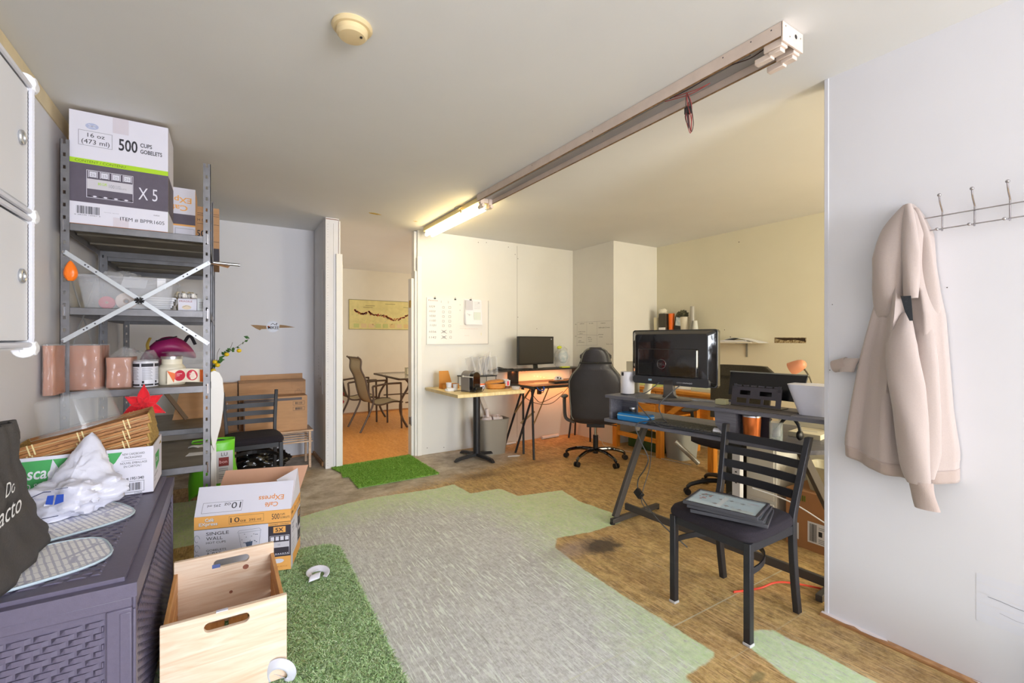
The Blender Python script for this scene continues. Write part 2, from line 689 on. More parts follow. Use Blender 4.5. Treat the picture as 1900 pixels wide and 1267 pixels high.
# pillar at the end of the partition: perforated corner bead, jambs of the opening
mb = MB(mat('joint_compound', (232, 230, 232), 0.8, var=0.03, vs=20, stretch=(1, 1, 0.2)))
mb.box(0.850, YC - 0.01, 0, 0.975, YC + 0.12, H)
fc = mb.face((0.852, YC - 0.01, 0), (1, 0, 0), (0, 0, 1))
for i in range(96):
    if rnd.random() < 0.85:
        fc.disc(0.018, 0.03 + i * 0.025, 0.0028, GREYINK, 6)
rust = mat('rust_brown', (126, 84, 62), 0.9, var=0.3, vs=80)
fc.rect(0.0, 2.455, 0.12, 2.462, rust)
fc.rect(0.117, 1.98, 0.121, 2.45, rust)
fc.rect(0.070, 0.02, 0.072, 2.42, mat('seam_line'))
struct(mb.build('trim_4', smooth=0))
JAMB = mat('door_jamb_paint', (236, 234, 228), 0.55, var=0.02)
mb = MB(JAMB)
mb.box(0.945, YC - 0.032, 0.0, 1.005, YC - 0.011, 2.12)
mb.box(0.976, YC - 0.010, 0.0, 1.012, YC + 0.10, 2.02)
mb.box(0.976, YC - 0.008, 2.02, 0.990, YC + 0.10, 2.45)
struct(mb.build('door_1', bevel=0.003))
mb = MB(JAMB)
mb.box(1.735, YC + 0.02, 0.0, 1.765, YC + 0.12, 1.94)
mb.box(1.766, YC - 0.004, 0.0, 1.80, YC + 0.11, 2.02)
mb.box(1.790, YC - 0.020, 0.0, 1.84, YC - 0.001, 2.18)
mb.box(1.77, YC + 0.03, 1.94, 1.80, YC + 0.11, 2.46)
brass = mat('brass_hinge', (180, 150, 70), 0.4, metal=0.8)
mb.box(1.731, YC + 0.03, 1.62, 1.736, YC + 0.09, 1.70, brass)
mb.box(1.728, YC + 0.02, 0.34, 1.736, YC + 0.08, 0.42, GALV)
mb.cyl((1.731, YC + 0.018, 0.33), (1.731, YC + 0.018, 0.43), 0.006, GALV, 8)
struct(mb.build('door_2', bevel=0.002))
# electrical panel outline and pencil notes on the grey partition
mb = MB(mat('grey_partition_paint'))
mb.box(0.846, 4.90, 0.72, 0.8515, 5.16, 1.98)
fc = mb.face((0.846, 5.16, 0.72), (0, -1, 0), (0, 0, 1))
for i in range(9):
    fc.text(0.03, 0.10 + 0.034 * i, 0.016, rnd.choice(('notes', 'call', 'wifi', 'stock', 'menu', '18 30', 'mon')), GREYINK)
fc.text(0.13, 0.08, 0.035, '58', INK)
fc.text(0.12, 0.14, 0.03, 'x 4', INK)
fc.rect(0.215, 0.0, 0.222, 1.0, WHITE)
struct(mb.build('trim_5', smooth=0))

# baseboards
BB = wood('worn_baseboard', (150, 104, 66), (196, 148, 100), 2.5, (2, 2, 30), 0.5)
PEEL = mat('peeling_paint', (232, 222, 222), 0.8)


def baseboard(name, x0, y0, x1, y1, h, peel=()):
    mb = MB(BB)
    mb.box(x0, y0, 0, x1, y1, h)
    for (o, xd, yd, pts) in peel:
        f = mb.face(o, xd, yd)
        f.poly(pts, PEEL)
    return struct(mb.build(name, bevel=0.002))


baseboard('baseboard_right', 2.318, YR + 0.02, XR, 1.01, 0.012, [
    ((2.318, 1.01, 0.012), (0, -1, 0), (1, 0, 0), [(0.0, 0.032), (0.0, 0.012), (0.10, 0.008), (0.13, 0.018), (0.16, 0.006), (0.21, 0.008), (0.25, 0.02), (0.24, 0.032)]),
    ((2.318, 1.01, 0.012), (0, -1, 0), (1, 0, 0), [(0.50, 0.024), (0.55, 0.01), (0.57, 0.018), (0.56, 0.030)])])
baseboard('baseboard_back', XL, YB - 0.015, 0.85, YB, 0.02)
baseboard('baseboard_partition', 0.835, YC + 0.1, 0.852, YB - 0.02, 0.045)
baseboard('baseboard_far', 0.92, 7.985, 4.8, 8.0, 0.03)

# ---------------------------------------------------------------- floor
paint_poly = [(0.30, 3.40), (0.40, 3.55), (0.62, 3.62), (0.81, 3.67), (1.05, 3.69), (1.54, 3.63), (1.72, 3.66), (1.73, 3.36), (2.0, 3.34), (2.03, 3.10), (2.42, 3.02), (2.37, 2.73), (2.42, 2.40), (2.34, 2.26), (2.05, 2.25), (1.80, 2.30), (1.72, 2.20), (1.69, 1.94), (1.685, 1.59), (1.69, 1.10), (1.47, 1.09), (1.45, -0.4), (-0.3, -0.4), (-0.3, 2.0), (0.1, 3.1)]
patch_poly = [(1.84, 1.10), (1.93, 1.13), (2.03, 1.08), (2.05, 0.89), (2.045, 0.2), (1.80, 0.2), (1.79, 0.9)]
left_poly = [(-0.73, 4.45), (-0.05, 4.36), (-0.04, 3.46), (-0.16, 3.43), (-0.73, 3.42)]
grey_poly = [(0.40, 3.25), (1.16, 3.36), (1.66, 2.98), (1.72, 2.50), (1.62, 2.05), (1.56, 1.6), (1.44, 1.30), (1.30, 0.9), (1.15, -0.4), (-0.3, -0.4), (-0.3, 2.5), (0.1, 3.1)]
conc_poly = [(0.2, 3.5), (0.70, 4.9), (1.0, 4.9), (1.9, 4.9), (2.55, 4.6), (2.80, 4.30), (2.62, 4.02), (1.79, 3.80), (1.05, 3.66), (0.4, 3.5)]
gap_poly = [(-0.73, 3.42), (-0.16, 3.43), (-0.05, 3.2), (-0.73, 2.9)]


def sdist(P, poly):
    """signed distance, positive inside; P (n,2)"""
    n = len(poly)
    d = np.full(len(P), 1e9)
    ins = np.zeros(len(P), bool)
    for i in range(n):
        a = np.array(poly[i])
        b = np.array(poly[(i + 1) % n])
        ab = b - a
        t = np.clip(((P - a) @ ab) / (ab @ ab), 0, 1)
        q = a + t[:, None] * ab
        d = np.minimum(d, np.hypot(*(P - q).T))
        c = ((a[1] > P[:, 1]) != (b[1] > P[:, 1]))
        with np.errstate(divide='ignore', invalid='ignore'):
            xx = (b[0] - a[0]) * (P[:, 1] - a[1]) / (b[1] - a[1] + 1e-12) + a[0]
        ins ^= c & (P[:, 0] < xx)
    return np.where(ins, d, -d)


def floor_grid(name, x0, x1, y0, y1, st):
    nx = int((x1 - x0) / st) + 1
    ny = int((y1 - y0) / st) + 1
    X, Y = np.meshgrid(np.linspace(x0, x1, nx), np.linspace(y0, y1, ny))
    co = np.stack([X.ravel(), Y.ravel(), np.zeros(X.size)], 1)
    i = np.arange(ny - 1)[:, None] * nx + np.arange(nx - 1)[None]
    f = np.stack([i, i + 1, i + nx + 1, i + nx], -1).reshape(-1, 4)
    me = bpy.data.meshes.new(name)
    me.vertices.add(len(co))
    me.vertices.foreach_set('co', co.ravel())
    me.loops.add(f.size)
    me.loops.foreach_set('vertex_index', f.ravel())
    me.polygons.add(len(f))
    me.polygons.foreach_set('loop_start', np.arange(0, f.size, 4))
    me.update(calc_edges=True)
    o = bpy.data.objects.new(name, me)
    COL.objects.link(o)
    return o, me, co


fo, fme, fco = floor_grid('floor', XL - 0.1, 4.9, YR - 0.1, YC + 0.02, 0.03)
# a strip of the same floor behind the partition line (under the back wall boxes)
P2 = fco[:, :2]
masks = {'paint': np.maximum.reduce([sdist(P2, paint_poly), sdist(P2, patch_poly), sdist(P2, left_poly)]),
         'bare': sdist(P2, grey_poly), 'concrete': sdist(P2, conc_poly)}


def set_masks(me, P, masks):
    for k, v in masks.items():
        a = me.attributes.new(k, 'FLOAT', 'POINT')
        a.data.foreach_set('value', v.astype(np.float32))


set_masks(fme, P2, masks)


class NT:
    def __init__(s, name):
        s.m = bpy.data.materials.new(name)
        MATS[name] = s.m
        s.m.use_nodes = True
        s.t = s.m.node_tree
        s.b = s.t.nodes['Principled BSDF']

    def n(s, typ, **kw):
        q = s.t.nodes.new('ShaderNode' + typ)
        for k, v in kw.items():
            setattr(q, k, v)
        return q

    def l(s, a, b):
        s.t.links.new(a, b)

    def noise(s, vec, scale, detail=5, rough=0.6, dist=0.0):
        q = s.n('TexNoise')
        q.inputs['Scale'].default_value = scale
        q.inputs['Detail'].default_value = detail
        q.inputs['Roughness'].default_value = rough
        q.inputs['Distortion'].default_value = dist
        s.l(vec, q.inputs['Vector'])
        return q.outputs[0]

    def mapping(s, vec, sc):
        q = s.n('Mapping')
        q.inputs['Scale'].default_value = sc
        s.l(vec, q.inputs[0])
        return q.outputs[0]

    def ramp(s, fac, stops):
        q = s.n('ValToRGB')
        e = q.color_ramp.elements
        while len(e) < len(stops):
            e.new(0.5)
        for i, (p, c) in enumerate(stops):
            e[i].position = p
            e[i].color = c if len(c) == 4 else lin(c)
        s.l(fac, q.inputs[0])
        return q.outputs[0]

    def math(s, op, a, b=None, clamp=False):
        q = s.n('Math', operation=op)
        q.use_clamp = clamp
        for i, x in enumerate((a, b)):
            if x is None:
                continue
            if isinstance(x, (int, float)):
                q.inputs[i].default_value = x
            else:
                s.l(x, q.inputs[i])
        return q.outputs[0]

    def mix(s, f, a, b, typ='MIX'):
        q = s.n('MixRGB', blend_type=typ)
        for i, x in enumerate((f, a, b)):
            if isinstance(x, (int, float)):
                q.inputs[i].default_value = x
            elif isinstance(x, tuple):
                q.inputs[i].default_value = x
            else:
                s.l(x, q.inputs[i])
        return q.outputs[0]

    def attr(s, name):
        q = s.n('Attribute')
        q.attribute_name = name
        return q.outputs['Fac']


k = NT('painted_plywood_floor')
pos = k.n('TexCoord').outputs['Object']
grain = k.noise(k.mapping(pos, (24, 2.6, 1)), 3.0, 9, 0.78, 0.8)
fine = k.noise(k.mapping(pos, (70, 14, 1)), 3.0, 5, 0.8)
chip = k.noise(k.mapping(pos, (40, 9, 1)), 2.4, 6, 0.75, 1.2)
blot = k.noise(pos, 2.2, 4, 0.6)
speck = k.noise(pos, 38.0, 6, 0.8)
mott = k.noise(k.mapping(pos, (1.6, 0.9, 1)), 9.0, 8, 0.78)
# bare varnished wood
brown = k.ramp(grain, [(0.34, (116, 84, 44)), (0.45, (170, 124, 68)), (0.54, (202, 158, 96)), (0.64, (236, 212, 168))])
brown2 = k.ramp(mott, [(0.38, (104, 82, 46)), (0.50, (184, 152, 86)), (0.60, (228, 200, 130))])
woodc = k.mix(k.ramp(blot, [(0.35, (0.35, 0.35, 0.35, 1)), (0.6, (0.9, 0.9, 0.9, 1))]), brown, brown2)
woodc = k.mix(0.35, woodc, k.ramp(speck, [(0.38, (112, 84, 50)), (0.60, (218, 188, 140))]))
woodc = k.mix(k.ramp(chip, [(0.56, (0, 0, 0, 1)), (0.66, (1, 1, 1, 1))]), woodc, lin((196, 170, 132)), 'MIX')
# weathered grey boards showing through the worn paint
grey = k.ramp(grain, [(0.34, (150, 145, 146)), (0.46, (196, 193, 196)), (0.56, (216, 214, 218)), (0.66, (246, 250, 246))])
grey = k.mix(0.45, grey, k.ramp(fine, [(0.38, (150, 146, 148)), (0.60, (242, 242, 244))]))
grey = k.mix(k.ramp(blot, [(0.40, (0, 0, 0, 1)), (0.62, (0.35, 0.35, 0.35, 1))]), grey, lin((160, 156, 158)))
grey = k.mix(0.30, grey, k.ramp(speck, [(0.38, (120, 116, 112)), (0.58, (236, 236, 240))]))
# green paint
green = k.mix(k.ramp(mott, [(0.35, (0, 0, 0, 1)), (0.62, (1, 1, 1, 1))]), lin((188, 218, 154)), lin((216, 230, 188)))
dash = k.noise(k.mapping(pos, (34, 2.6, 1)), 3.2, 3, 0.55, 0.4)
dash2 = k.noise(k.mapping(pos, (46, 4.0, 1)), 3.0, 4, 0.6, 0.3)
wdash = k.ramp(dash, [(0.55, (0, 0, 0, 1)), (0.60, (1, 1, 1, 1))])
ddash = k.ramp(dash2, [(0.36, (1, 1, 1, 1)), (0.42, (0, 0, 0, 1))])
patchy = k.ramp(blot, [(0.36, (0.25, 0.25, 0.25, 1)), (0.58, (0.85, 0.85, 0.85, 1))])
grey = k.mix(k.math('MULTIPLY', wdash, patchy), grey, lin((246, 252, 246)))
grey = k.mix(k.math('MULTIPLY', ddash, 0.45), grey, lin((140, 134, 132)))
woodc = k.mix(k.math('MULTIPLY', wdash, 0.55), woodc, lin((226, 190, 138)))
woodc = k.mix(k.math('MULTIPLY', ddash, 0.6), woodc, lin((96, 66, 38)))
green = k.mix(0.12, green, k.ramp(speck, [(0.38, (140, 140, 110)), (0.58, (236, 240, 220))]))
green = k.mix(k.ramp(fine, [(0.60, (0, 0, 0, 1)), (0.72, (1, 1, 1, 1))]), green, lin((176, 170, 140)))
# concrete / dusty grey floor in front of the opening
conc = k.ramp(k.noise(pos, 5.0, 8, 0.7), [(0.35, (150, 134, 112)), (0.5, (184, 170, 150)), (0.62, (208, 198, 182))])
jag = k.math('MULTIPLY', k.math('SUBTRACT', k.noise(k.mapping(pos, (9, 5, 1)), 2.5, 6, 0.65), 0.5), 0.16)


def mask(name, soft, off=0.0, amt=1.0):
    d = k.math('ADD', k.attr(name), k.math('MULTIPLY', jag, amt))
    return k.math('DIVIDE', k.math('ADD', d, off), soft, clamp=True)


bare = mask('bare', 0.40, 0.24, 3.0)
bare = k.math('MULTIPLY', bare, k.ramp(k.math('ADD', k.math('MULTIPLY', grain, 0.7), k.math('MULTIPLY', mott, 0.3)), [(0.10, (1, 1, 1, 1)), (0.85, (0.72, 0.72, 0.72, 1))]))
wear = k.ramp(chip, [(0.50, (0, 0, 0, 1)), (0.62, (0.75, 0.75, 0.75, 1))])
painted = k.mix(wear, green, grey)
painted = k.mix(bare, painted, grey)
c1 = k.mix(mask('concrete', 0.22, 0.10, 2.2), woodc, conc)
c1 = k.mix(mask('paint', 0.012, 0.0, 0.22), c1, painted)
# sheet seams of the plywood and dark stains
sep = k.n('SeparateXYZ')
k.l(pos, sep.inputs[0])
sx, sy = sep.outputs[0], sep.outputs[1]


def seam(coord, at, w, x0=None, x1=None, other=None):
    d = k.math('ABSOLUTE', k.math('SUBTRACT', coord, at))
    q = k.math('LESS_THAN', d, w)
    if x0 is not None:
        q = k.math('MULTIPLY', q, k.math('MULTIPLY', k.math('GREATER_THAN', other, x0), k.math('LESS_THAN', other, x1)))
    return q


seams = seam(sy, 1.318, 0.0035, -0.5, 2.6, sx)
for (c, at, o, a, b) in [(sx, 2.062, sy, -1, 3.9), (sy, 2.54, sx, 1.6, 4.6), (sx, 1.695, sy, 1.32, 2.54), (sy, 1.06, sx, 1.69, 2.3), (sx, 3.28, sy, 1, 4.7), (sy, 3.76, sx, 0.9, 4.6)]:
    seams = k.math('MAXIMUM', seams, k.math('MULTIPLY', seam(c, at, 0.003, a, b, o), 0.35))
c1 = k.mix(k.math('MULTIPLY', seams, 0.55), c1, lin((206, 208, 186)))


def blob(x, y, rx, ry, soft=0.5):
    v = k.n('VectorMath', operation='SUBTRACT')
    k.l(pos, v.inputs[0])
    v.inputs[1].default_value = (x, y, 0)
    u = k.mapping(v.outputs[0], (1 / rx, 1 / ry, 0))
    ln = k.n('VectorMath', operation='LENGTH')
    k.l(u, ln.inputs[0])
    d = k.math('SUBTRACT', 1.0, ln.outputs['Value'])
    d = k.math('ADD', d, k.math('MULTIPLY', jag, 8.0))
    return k.math('DIVIDE', d, soft, clamp=True)


c1 = k.mix(k.math('MULTIPLY', blob(1.78, 2.13, 0.32, 0.12, 0.8), 0.5), c1, lin((150, 136, 140)))
c1 = k.mix(k.math('MULTIPLY', blob(1.97, 2.07, 0.17, 0.12), 0.85), c1, lin((60, 52, 50)))
c1 = k.mix(k.math('MULTIPLY', blob(2.05, 3.75, 0.35, 0.13, 0.8), 0.6), c1, lin((92, 74, 56)))
c1 = k.mix(k.math('MULTIPLY', blob(2.75, 3.85, 0.5, 0.12, 0.9), 0.5), c1, lin((92, 74, 56)))
c1 = k.mix(k.math('MULTIPLY', blob(1.70, 0.95, 0.06, 0.02), 0.6), c1, lin((120, 116, 80)))
k.l(c1, k.b.inputs['Base Color'])
k.b.inputs['Roughness'].default_value = 0.55
bp = k.n('Bump')
bp.inputs['Strength'].default_value = 0.28
bp.inputs['Distance'].default_value = 0.004
k.l(k.math('ADD', grain, k.math('MULTIPLY', fine, 0.5)), bp.inputs['Height'])
k.l(bp.outputs[0], k.b.inputs['Normal'])
fme.materials.append(k.m)
struct(fo)
# rest of the floor: behind the shelves up to the back wall
fo2, fme2, fco2 = floor_grid('floor', XL - 0.1, 0.87, YC + 0.02, YB + 0.05, 0.05)
set_masks(fme2, None, {'paint': np.full(len(fco2), -0.5), 'bare': np.full(len(fco2), -0.5), 'concrete': np.full(len(fco2), 0.3)})
fme2.materials.append(k.m)
struct(fo2)

k = NT('orange_cork_floor')
pos = k.n('TexCoord').outputs['Object']
nz = k.noise(k.mapping(pos, (7, 1.2, 1)), 4, 7, 0.7, 0.8)
c = k.ramp(nz, [(0.3, (196, 118, 40)), (0.5, (222, 146, 62)), (0.7, (238, 176, 96))])
c = k.mix(0.4, c, k.ramp(k.noise(pos, 40, 3), [(0.4, (206, 130, 50)), (0.6, (240, 184, 110))]))
k.l(c, k.b.inputs['Base Color'])
k.b.inputs['Roughness'].default_value = 0.4
mb = MB(k.m)
mb.box(0.852, YC + 0.022, -0.05, 4.9, 8.1, 0.004)
struct(mb.build('floor_back_room', smooth=0))
# ================================================================ ceiling fixtures
t = thing('smoke_detector', 'round yellowed smoke detector on the ceiling', 'smoke detector', (0.418, 1.80, H))
mb = MB(mat('yellowed_plastic', (226, 204, 158), 0.45, var=0.04))
mb.lathe([(0.073, 0), (0.075, -0.008), (0.068, -0.016), (0.052, -0.018)], n=40)
mb.build('base', t)
mb = MB(mat('yellowed_plastic'))
mb.lathe([(0.058, -0.016), (0.056, -0.034), (0.048, -0.043), (0.020, -0.046), (1e-6, -0.046)], n=40)
mb.build('cover', t)
mb = MB(BLACKPL)
mb.cyl((0.028, -0.022, -0.044), (0.028, -0.022, -0.0475), 0.005, n=12)
mb.build('sensor_opening', t)

FIXP = mat('old_fixture_paint', (222, 204, 190), 0.5, var=0.05, vs=12)
REFL = mat('fixture_tray', (176, 176, 178), 0.35, metal=0.5, var=0.1, vs=3, stretch=(2, .4, 1))
RUSTY = mat('rusty_edge', (136, 104, 70), 0.8, var=0.3, vs=40)
t = thing('fluorescent_fixture', 'long empty fluorescent fixture with bare tray and dangling wires on the ceiling', 'ceiling light', (1.85, 0.90, H))
mb = MB(FIXP)
mb.box(-0.075, 0, -0.055, -0.068, 2.44, -0.001)
mb.box(0.068, 0, -0.055, 0.075, 2.44, -0.001)
mb.box(-0.075, -0.003, -0.075, 0.075, 0.004, -0.001)
mb.box(-0.075, 2.436, -0.055, 0.075, 2.44, -0.001)
fc = mb.face((-0.075, -0.003, -0.075), (1, 0, 0), (0, 0, 1))
fc.disc(0.095, 0.045, 0.009, BLACKPL)
for q in ((0.02, 0.06), (0.13, 0.05), (0.05, 0.03)):
    fc.disc(q[0], q[1], 0.003, BLACKPL, 8)
fc = mb.face((-0.075, 2.44, -0.055), (0, -1, 0), (0, 0, 1))
for q in (2.40, 2.32, 2.20, 1.40, 0.8):
    fc.disc(q, 0.04, 0.003, BLACKPL, 8)
mb.build('housing', t, bevel=0.001)
mb = MB(REFL)
mb.box(-0.067, 0.006, -0.020, 0.067, 2.434, -0.012)
mb.box(-0.004, 0.16, -0.024, 0.004, 2.43, -0.020)
mb.build('tray', t)
mb = MB(RUSTY)
mb.box(-0.0755, 0, -0.0575, -0.066, 2.44, -0.055)
mb.box(0.066, 0, -0.0575, 0.0755, 2.44, -0.055)
mb.build('rusted_edges', t)
for sx in (-0.045, 0.045):
    mb = MB(FIXP)
    mb.box(sx - 0.022, 0.005, -0.085, sx + 0.022, 0.075, -0.02)
    mb.box(sx - 0.014, 0.05, -0.108, sx + 0.014, 0.115, -0.085)
    mb.box(sx - 0.017, 0.012, -0.10, sx + 0.017, 0.06, -0.085)
    mb.build('lamp_holder', t, bevel=0.003)
for sx in (-0.03, 0.05):
    mb = MB(FIXP)
    mb.box(sx - 0.016, 2.425, -0.10, sx + 0.016, 2.455, -0.02)
    mb.cyl((sx, 2.405, -0.085), (sx, 2.46, -0.085), 0.015, n=12)
    mb.build('lamp_holder', t, bevel=0.002)
mb = MB(mat('dark_wire', (62, 44, 44), 0.6))
redw = mat('red_wire', (150, 62, 58), 0.6)
mb.tube(spath([(-0.02, 0.09, -0.035), (-0.03, 0.15, -0.05), (-0.05, 0.25, -0.045), (-0.06, 0.40, -0.06), (-0.062, 0.52, -0.058)], 5), 0.0022, n=5)
mb.tube(spath([(-0.06, 0.50, -0.06), (-0.05, 0.38, -0.075), (-0.03, 0.33, -0.065), (-0.05, 0.42, -0.08), (-0.06, 0.55, -0.058)], 5), 0.002, redw, n=5)
for k in range(6):
    a = k * 1.1
    mb.tube(spath([(-0.045, 0.44, -0.06), (-0.03 + 0.012 * math.cos(a), 0.44 + 0.012 * math.sin(a), -0.11), (-0.03 + 0.018 * math.cos(a + 1), 0.435 + 0.015 * math.sin(a + 1), -0.16 - 0.01 * k), (-0.025 + 0.012 * math.cos(a + 2), 0.44, -0.21 - 0.006 * k), (-0.035 + 0.014 * math.cos(a + 3), 0.445, -0.17), (-0.03, 0.44, -0.10)], 5), 0.0019, (redw if k % 2 else None), n=5)
mb.box(-0.042, 0.43, -0.155, -0.022, 0.455, -0.125, BLACKPL)
mb.build('wires', t)

t = thing('fluorescent_lamp', 'lit twin tube fluorescent fixture on the ceiling by the opening', 'ceiling light', (1.86, 3.36, H))
mb = MB(mat('lit_fixture_paint', (226, 210, 160), 0.5))
mb.prism([(-0.055, 0), (-0.06, -0.045), (-0.03, -0.055), (0.03, -0.055), (0.06, -0.045), (0.055, 0)], (0, 0, -0.001), (1, 0, 0), (0, 0, 1), -1.24)
mb.build('housing', t, bevel=0.002)
TUBE = mat('lit_tube', (255, 232, 172), 0.4, emit=15.0)
for sx in (-0.03, 0.035):
    mb = MB(TUBE)
    mb.cyl((sx, 0.04, -0.082), (sx, 1.22, -0.082), 0.0165, n=16)
    mb.build('tube', t)
    mb = MB(BRIGHTM)
    mb.cyl((sx, 0.015, -0.082), (sx, 0.04, -0.082), 0.017, n=14)
    mb.box(sx - 0.012, 0.005, -0.095, sx + 0.012, 0.02, -0.05)
    mb.build('lamp_holder', t)
    mb = MB(BRIGHTM)
    mb.box(sx - 0.012, 1.222, -0.095, sx + 0.012, 1.236, -0.05)
    mb.build('lamp_holder', t)
mb = MB(mat('cream_wire', (236, 208, 150), 0.6))
for k in range(4):
    mb.tube(spath([(-0.06, 0.30, -0.02), (-0.085, 0.32 + 0.012 * k, -0.035), (-0.09, 0.29 - 0.01 * k, -0.055), (-0.07, 0.31, -0.06 - 0.004 * k), (-0.06, 0.34, -0.04)], 5), 0.003, n=6)
mb.tube(spath([(-0.06, 0.32, -0.005), (-0.10, 0.34, -0.012), (-0.115, 0.35, -0.03)], 5), 0.0018, mat('dark_wire'), n=5)
mb.build('wires', t)

# ================================================================ cube cabinet on the left wall
t = thing('cube_cabinet', 'white plastic cube cabinet with ring pull doors on the left wall', 'cabinet', (XL + 0.002, 0.0, 0.0))
FX = 0.27                          # depth
CW = mat('white_cube_panel', (226, 226, 230), 0.35)
ys = [0.72, 1.085, 1.45, 1.815]
zs = [1.245, 1.617, 1.99]
mb = MB(CW)
mb.box(0, ys[0], zs[0], 0.006, ys[-1], zs[-1])
mb.build('back_panel', t)
mb = MB(CW)
for y in ys:
    mb.box(0.006, y - 0.003, zs[0], FX - 0.01, y + 0.003, zs[-1])
mb.build('upright_panels', t)
mb = MB(CW)
for z in zs:
    mb.box(0.006, ys[0], z - 0.003, FX - 0.01, ys[-1], z + 0.003)
mb.build('shelf_panels', t)
for zi in range(2):
    for yi in range(3):
        mb = MB(CW)
        a, b, c, d = ys[yi] + 0.008, ys[yi + 1] - 0.022, zs[zi] + 0.022, zs[zi + 1] - 0.022
        mb.box(FX - 0.006, a, c, FX - 0.001, b, d)
        door = mb.build('door', t, bevel=0.002)
        mb = MB(mat('white_rod', (216, 216, 224), 0.4))
        mb.tube([(FX, a - 0.004, c - 0.012), (FX, b + 0.01, c - 0.012)], 0.0075, n=8)
        mb.tube([(FX, a - 0.004, d + 0.012), (FX, b + 0.01, d + 0.012)], 0.0075, n=8)
        pts = [(FX + 0.001, b + 0.012, c - 0.01)] + [(FX + 0.002 + 0.0012 * (k % 2), b + 0.012, c + (d - c) * (k + 0.5) / 60) for k in range(60)] + [(FX + 0.001, b + 0.012, d + 0.01)]
        mb.tube(pts, 0.007, n=6)
        mb.build('door_frame', door)
        mb = MB(BRIGHTM)
        y0, z0 = b - 0.055, (c + d) / 2 + 0.01
        mb.tube([(FX + 0.003, y0 + 0.016 * math.cos(2 * PI * k / 20), z0 + 0.016 * math.sin(2 * PI * k / 20)) for k in range(20)], 0.0045, n=8, closed=True)
        mb.build('pull_ring', door)
for z in zs:
    for y in ys:
        mb = MB(mat('connector_white', (244, 244, 248), 0.3))
        mb.cyl((FX - 0.02, y, z), (FX + 0.012, y, z), 0.02, n=20)
        mb.cyl((FX - 0.012, y - 0.016, z), (FX - 0.012, y + 0.02, z), 0.026, n=20)
        mb.build('connector', t, bevel=0.003)

# ================================================================ deck box and what stands on it
WKT = NT('resin_wicker')
k = WKT
pos = k.n('TexCoord').outputs['Object']
bt = k.n('TexBrick')
bt.inputs['Scale'].default_value = 1.0
bt.inputs['Brick Width'].default_value = 0.028
bt.inputs['Row Height'].default_value = 0.0125
bt.inputs['Mortar Size'].default_value = 0.0018
bt.inputs['Mortar Smooth'].default_value = 0.6
bt.inputs['Color1'].default_value = (1, 1, 1, 1)
bt.inputs['Color2'].default_value = (0.75, 0.75, 0.75, 1)
bt.inputs['Mortar'].default_value = (0, 0, 0, 1)
sp = k.n('SeparateXYZ')
k.l(pos, sp.inputs[0])
gm = k.n('NewGeometry')
sn = k.n('SeparateXYZ')
k.l(gm.outputs['Normal'], sn.inputs[0])
side = k.math('GREATER_THAN', k.math('ABSOLUTE', sn.outputs[0]), 0.6)
topf = k.math('GREATER_THAN', sn.outputs[2], 0.6)
cx = k.n('CombineXYZ')
u = k.mix(side, sp.outputs[0], sp.outputs[1])
k.l(k.math('ADD', sp.outputs[0], sp.outputs[1]), cx.inputs[0])
k.l(k.mix(topf, sp.outputs[2], sp.outputs[1]), cx.inputs[1])
k.l(cx.outputs[0], bt.inputs['Vector'])
k.l(k.ramp(bt.outputs['Color'], [(0.0, (62, 56, 72)), (0.7, (96, 90, 112)), (1.0, (106, 100, 122))]), k.b.inputs['Base Color'])
k.b.inputs['Roughness'].default_value = 0.42
bp = k.n('Bump')
bp.inputs['Strength'].default_value = 0.9
bp.inputs['Distance'].default_value = 0.004
k.l(bt.outputs['Color'], bp.inputs['Height'])
k.l(bp.outputs[0], k.b.inputs['Normal'])
RESIN = mat('grey_resin', (98, 92, 112), 0.42, var=0.04, vs=80, bump=0.05, bs=300)
DB = (-0.72, 1.66)
t = thing('deck_box', 'dark violet grey wicker look plastic storage box along the left wall', 'storage box', (DB[0], DB[1], 0))
W, D, HH = 0.515, 1.17, 0.60
mb = MB(RESIN)
mb.box(0.01, 0.01, 0, W - 0.012, D - 0.012, 0.545)
fz = 0.005
for (x0, x1, z0, z1) in ((0.012, W - 0.012, 0.515, 0.545), (W - 0.068, W - 0.012, 0.0, 0.515), (0.012, W - 0.012, 0.0, 0.05)):
    mb.box(x0, 0.001, z0, x1, 0.012, z1)
mb.box(W - 0.040, -0.001, 0, W - 0.012, 0.012, 0.505)
for (y0, y1, z0, z1) in ((0.01, D - 0.012, 0.505, 0.545), (0.01, 0.04, 0.0, 0.505), (D - 0.04, D - 0.012, 0.0, 0.505)):
    mb.box(W - 0.014, y0, z0, W - 0.004, y1, z1)
mb.build('body', t, bevel=0.004)
mb = MB(k.m)
# woven front and side panels as raised strips
def weave(mb, o, xd, yd, w, h, n, cw=0.05, ch=0.0165):
    o, xd, yd, n = map(Vector, (o, xd, yd, n))
    rows = int(h / ch)
    cols = int(w / cw) + 2
    for r in range(rows):
        y0 = r * ch + 0.001
        y1 = (r + 1) * ch - 0.0012
        off = ((r % 3) * cw / 3)
        for c in range(-1, cols):
            x0 = max(0.0, c * cw + off)
            x1 = min(w, c * cw + off + cw * 0.90)
            if x1 - x0 < 0.004:
                continue
            xm = (x0 + x1) / 2
            p = lambda x, y, d: o + xd * x + yd * y + n * d
            vs = [p(x0, y0, 0), p(x0, y1, 0), p(xm - (x1 - x0) * .25, y0, .0042), p(xm - (x1 - x0) * .25, y1, .0046), p(xm + (x1 - x0) * .25, y0, .0042), p(xm + (x1 - x0) * .25, y1, .0046), p(x1, y0, 0), p(x1, y1, 0)]
            mb.add(vs, [(0, 2, 3, 1), (2, 4, 5, 3), (4, 6, 7, 5), (0, 1, 3), (1, 3, 5, 7), (0, 6, 4, 2)])
mb.m = RESIN
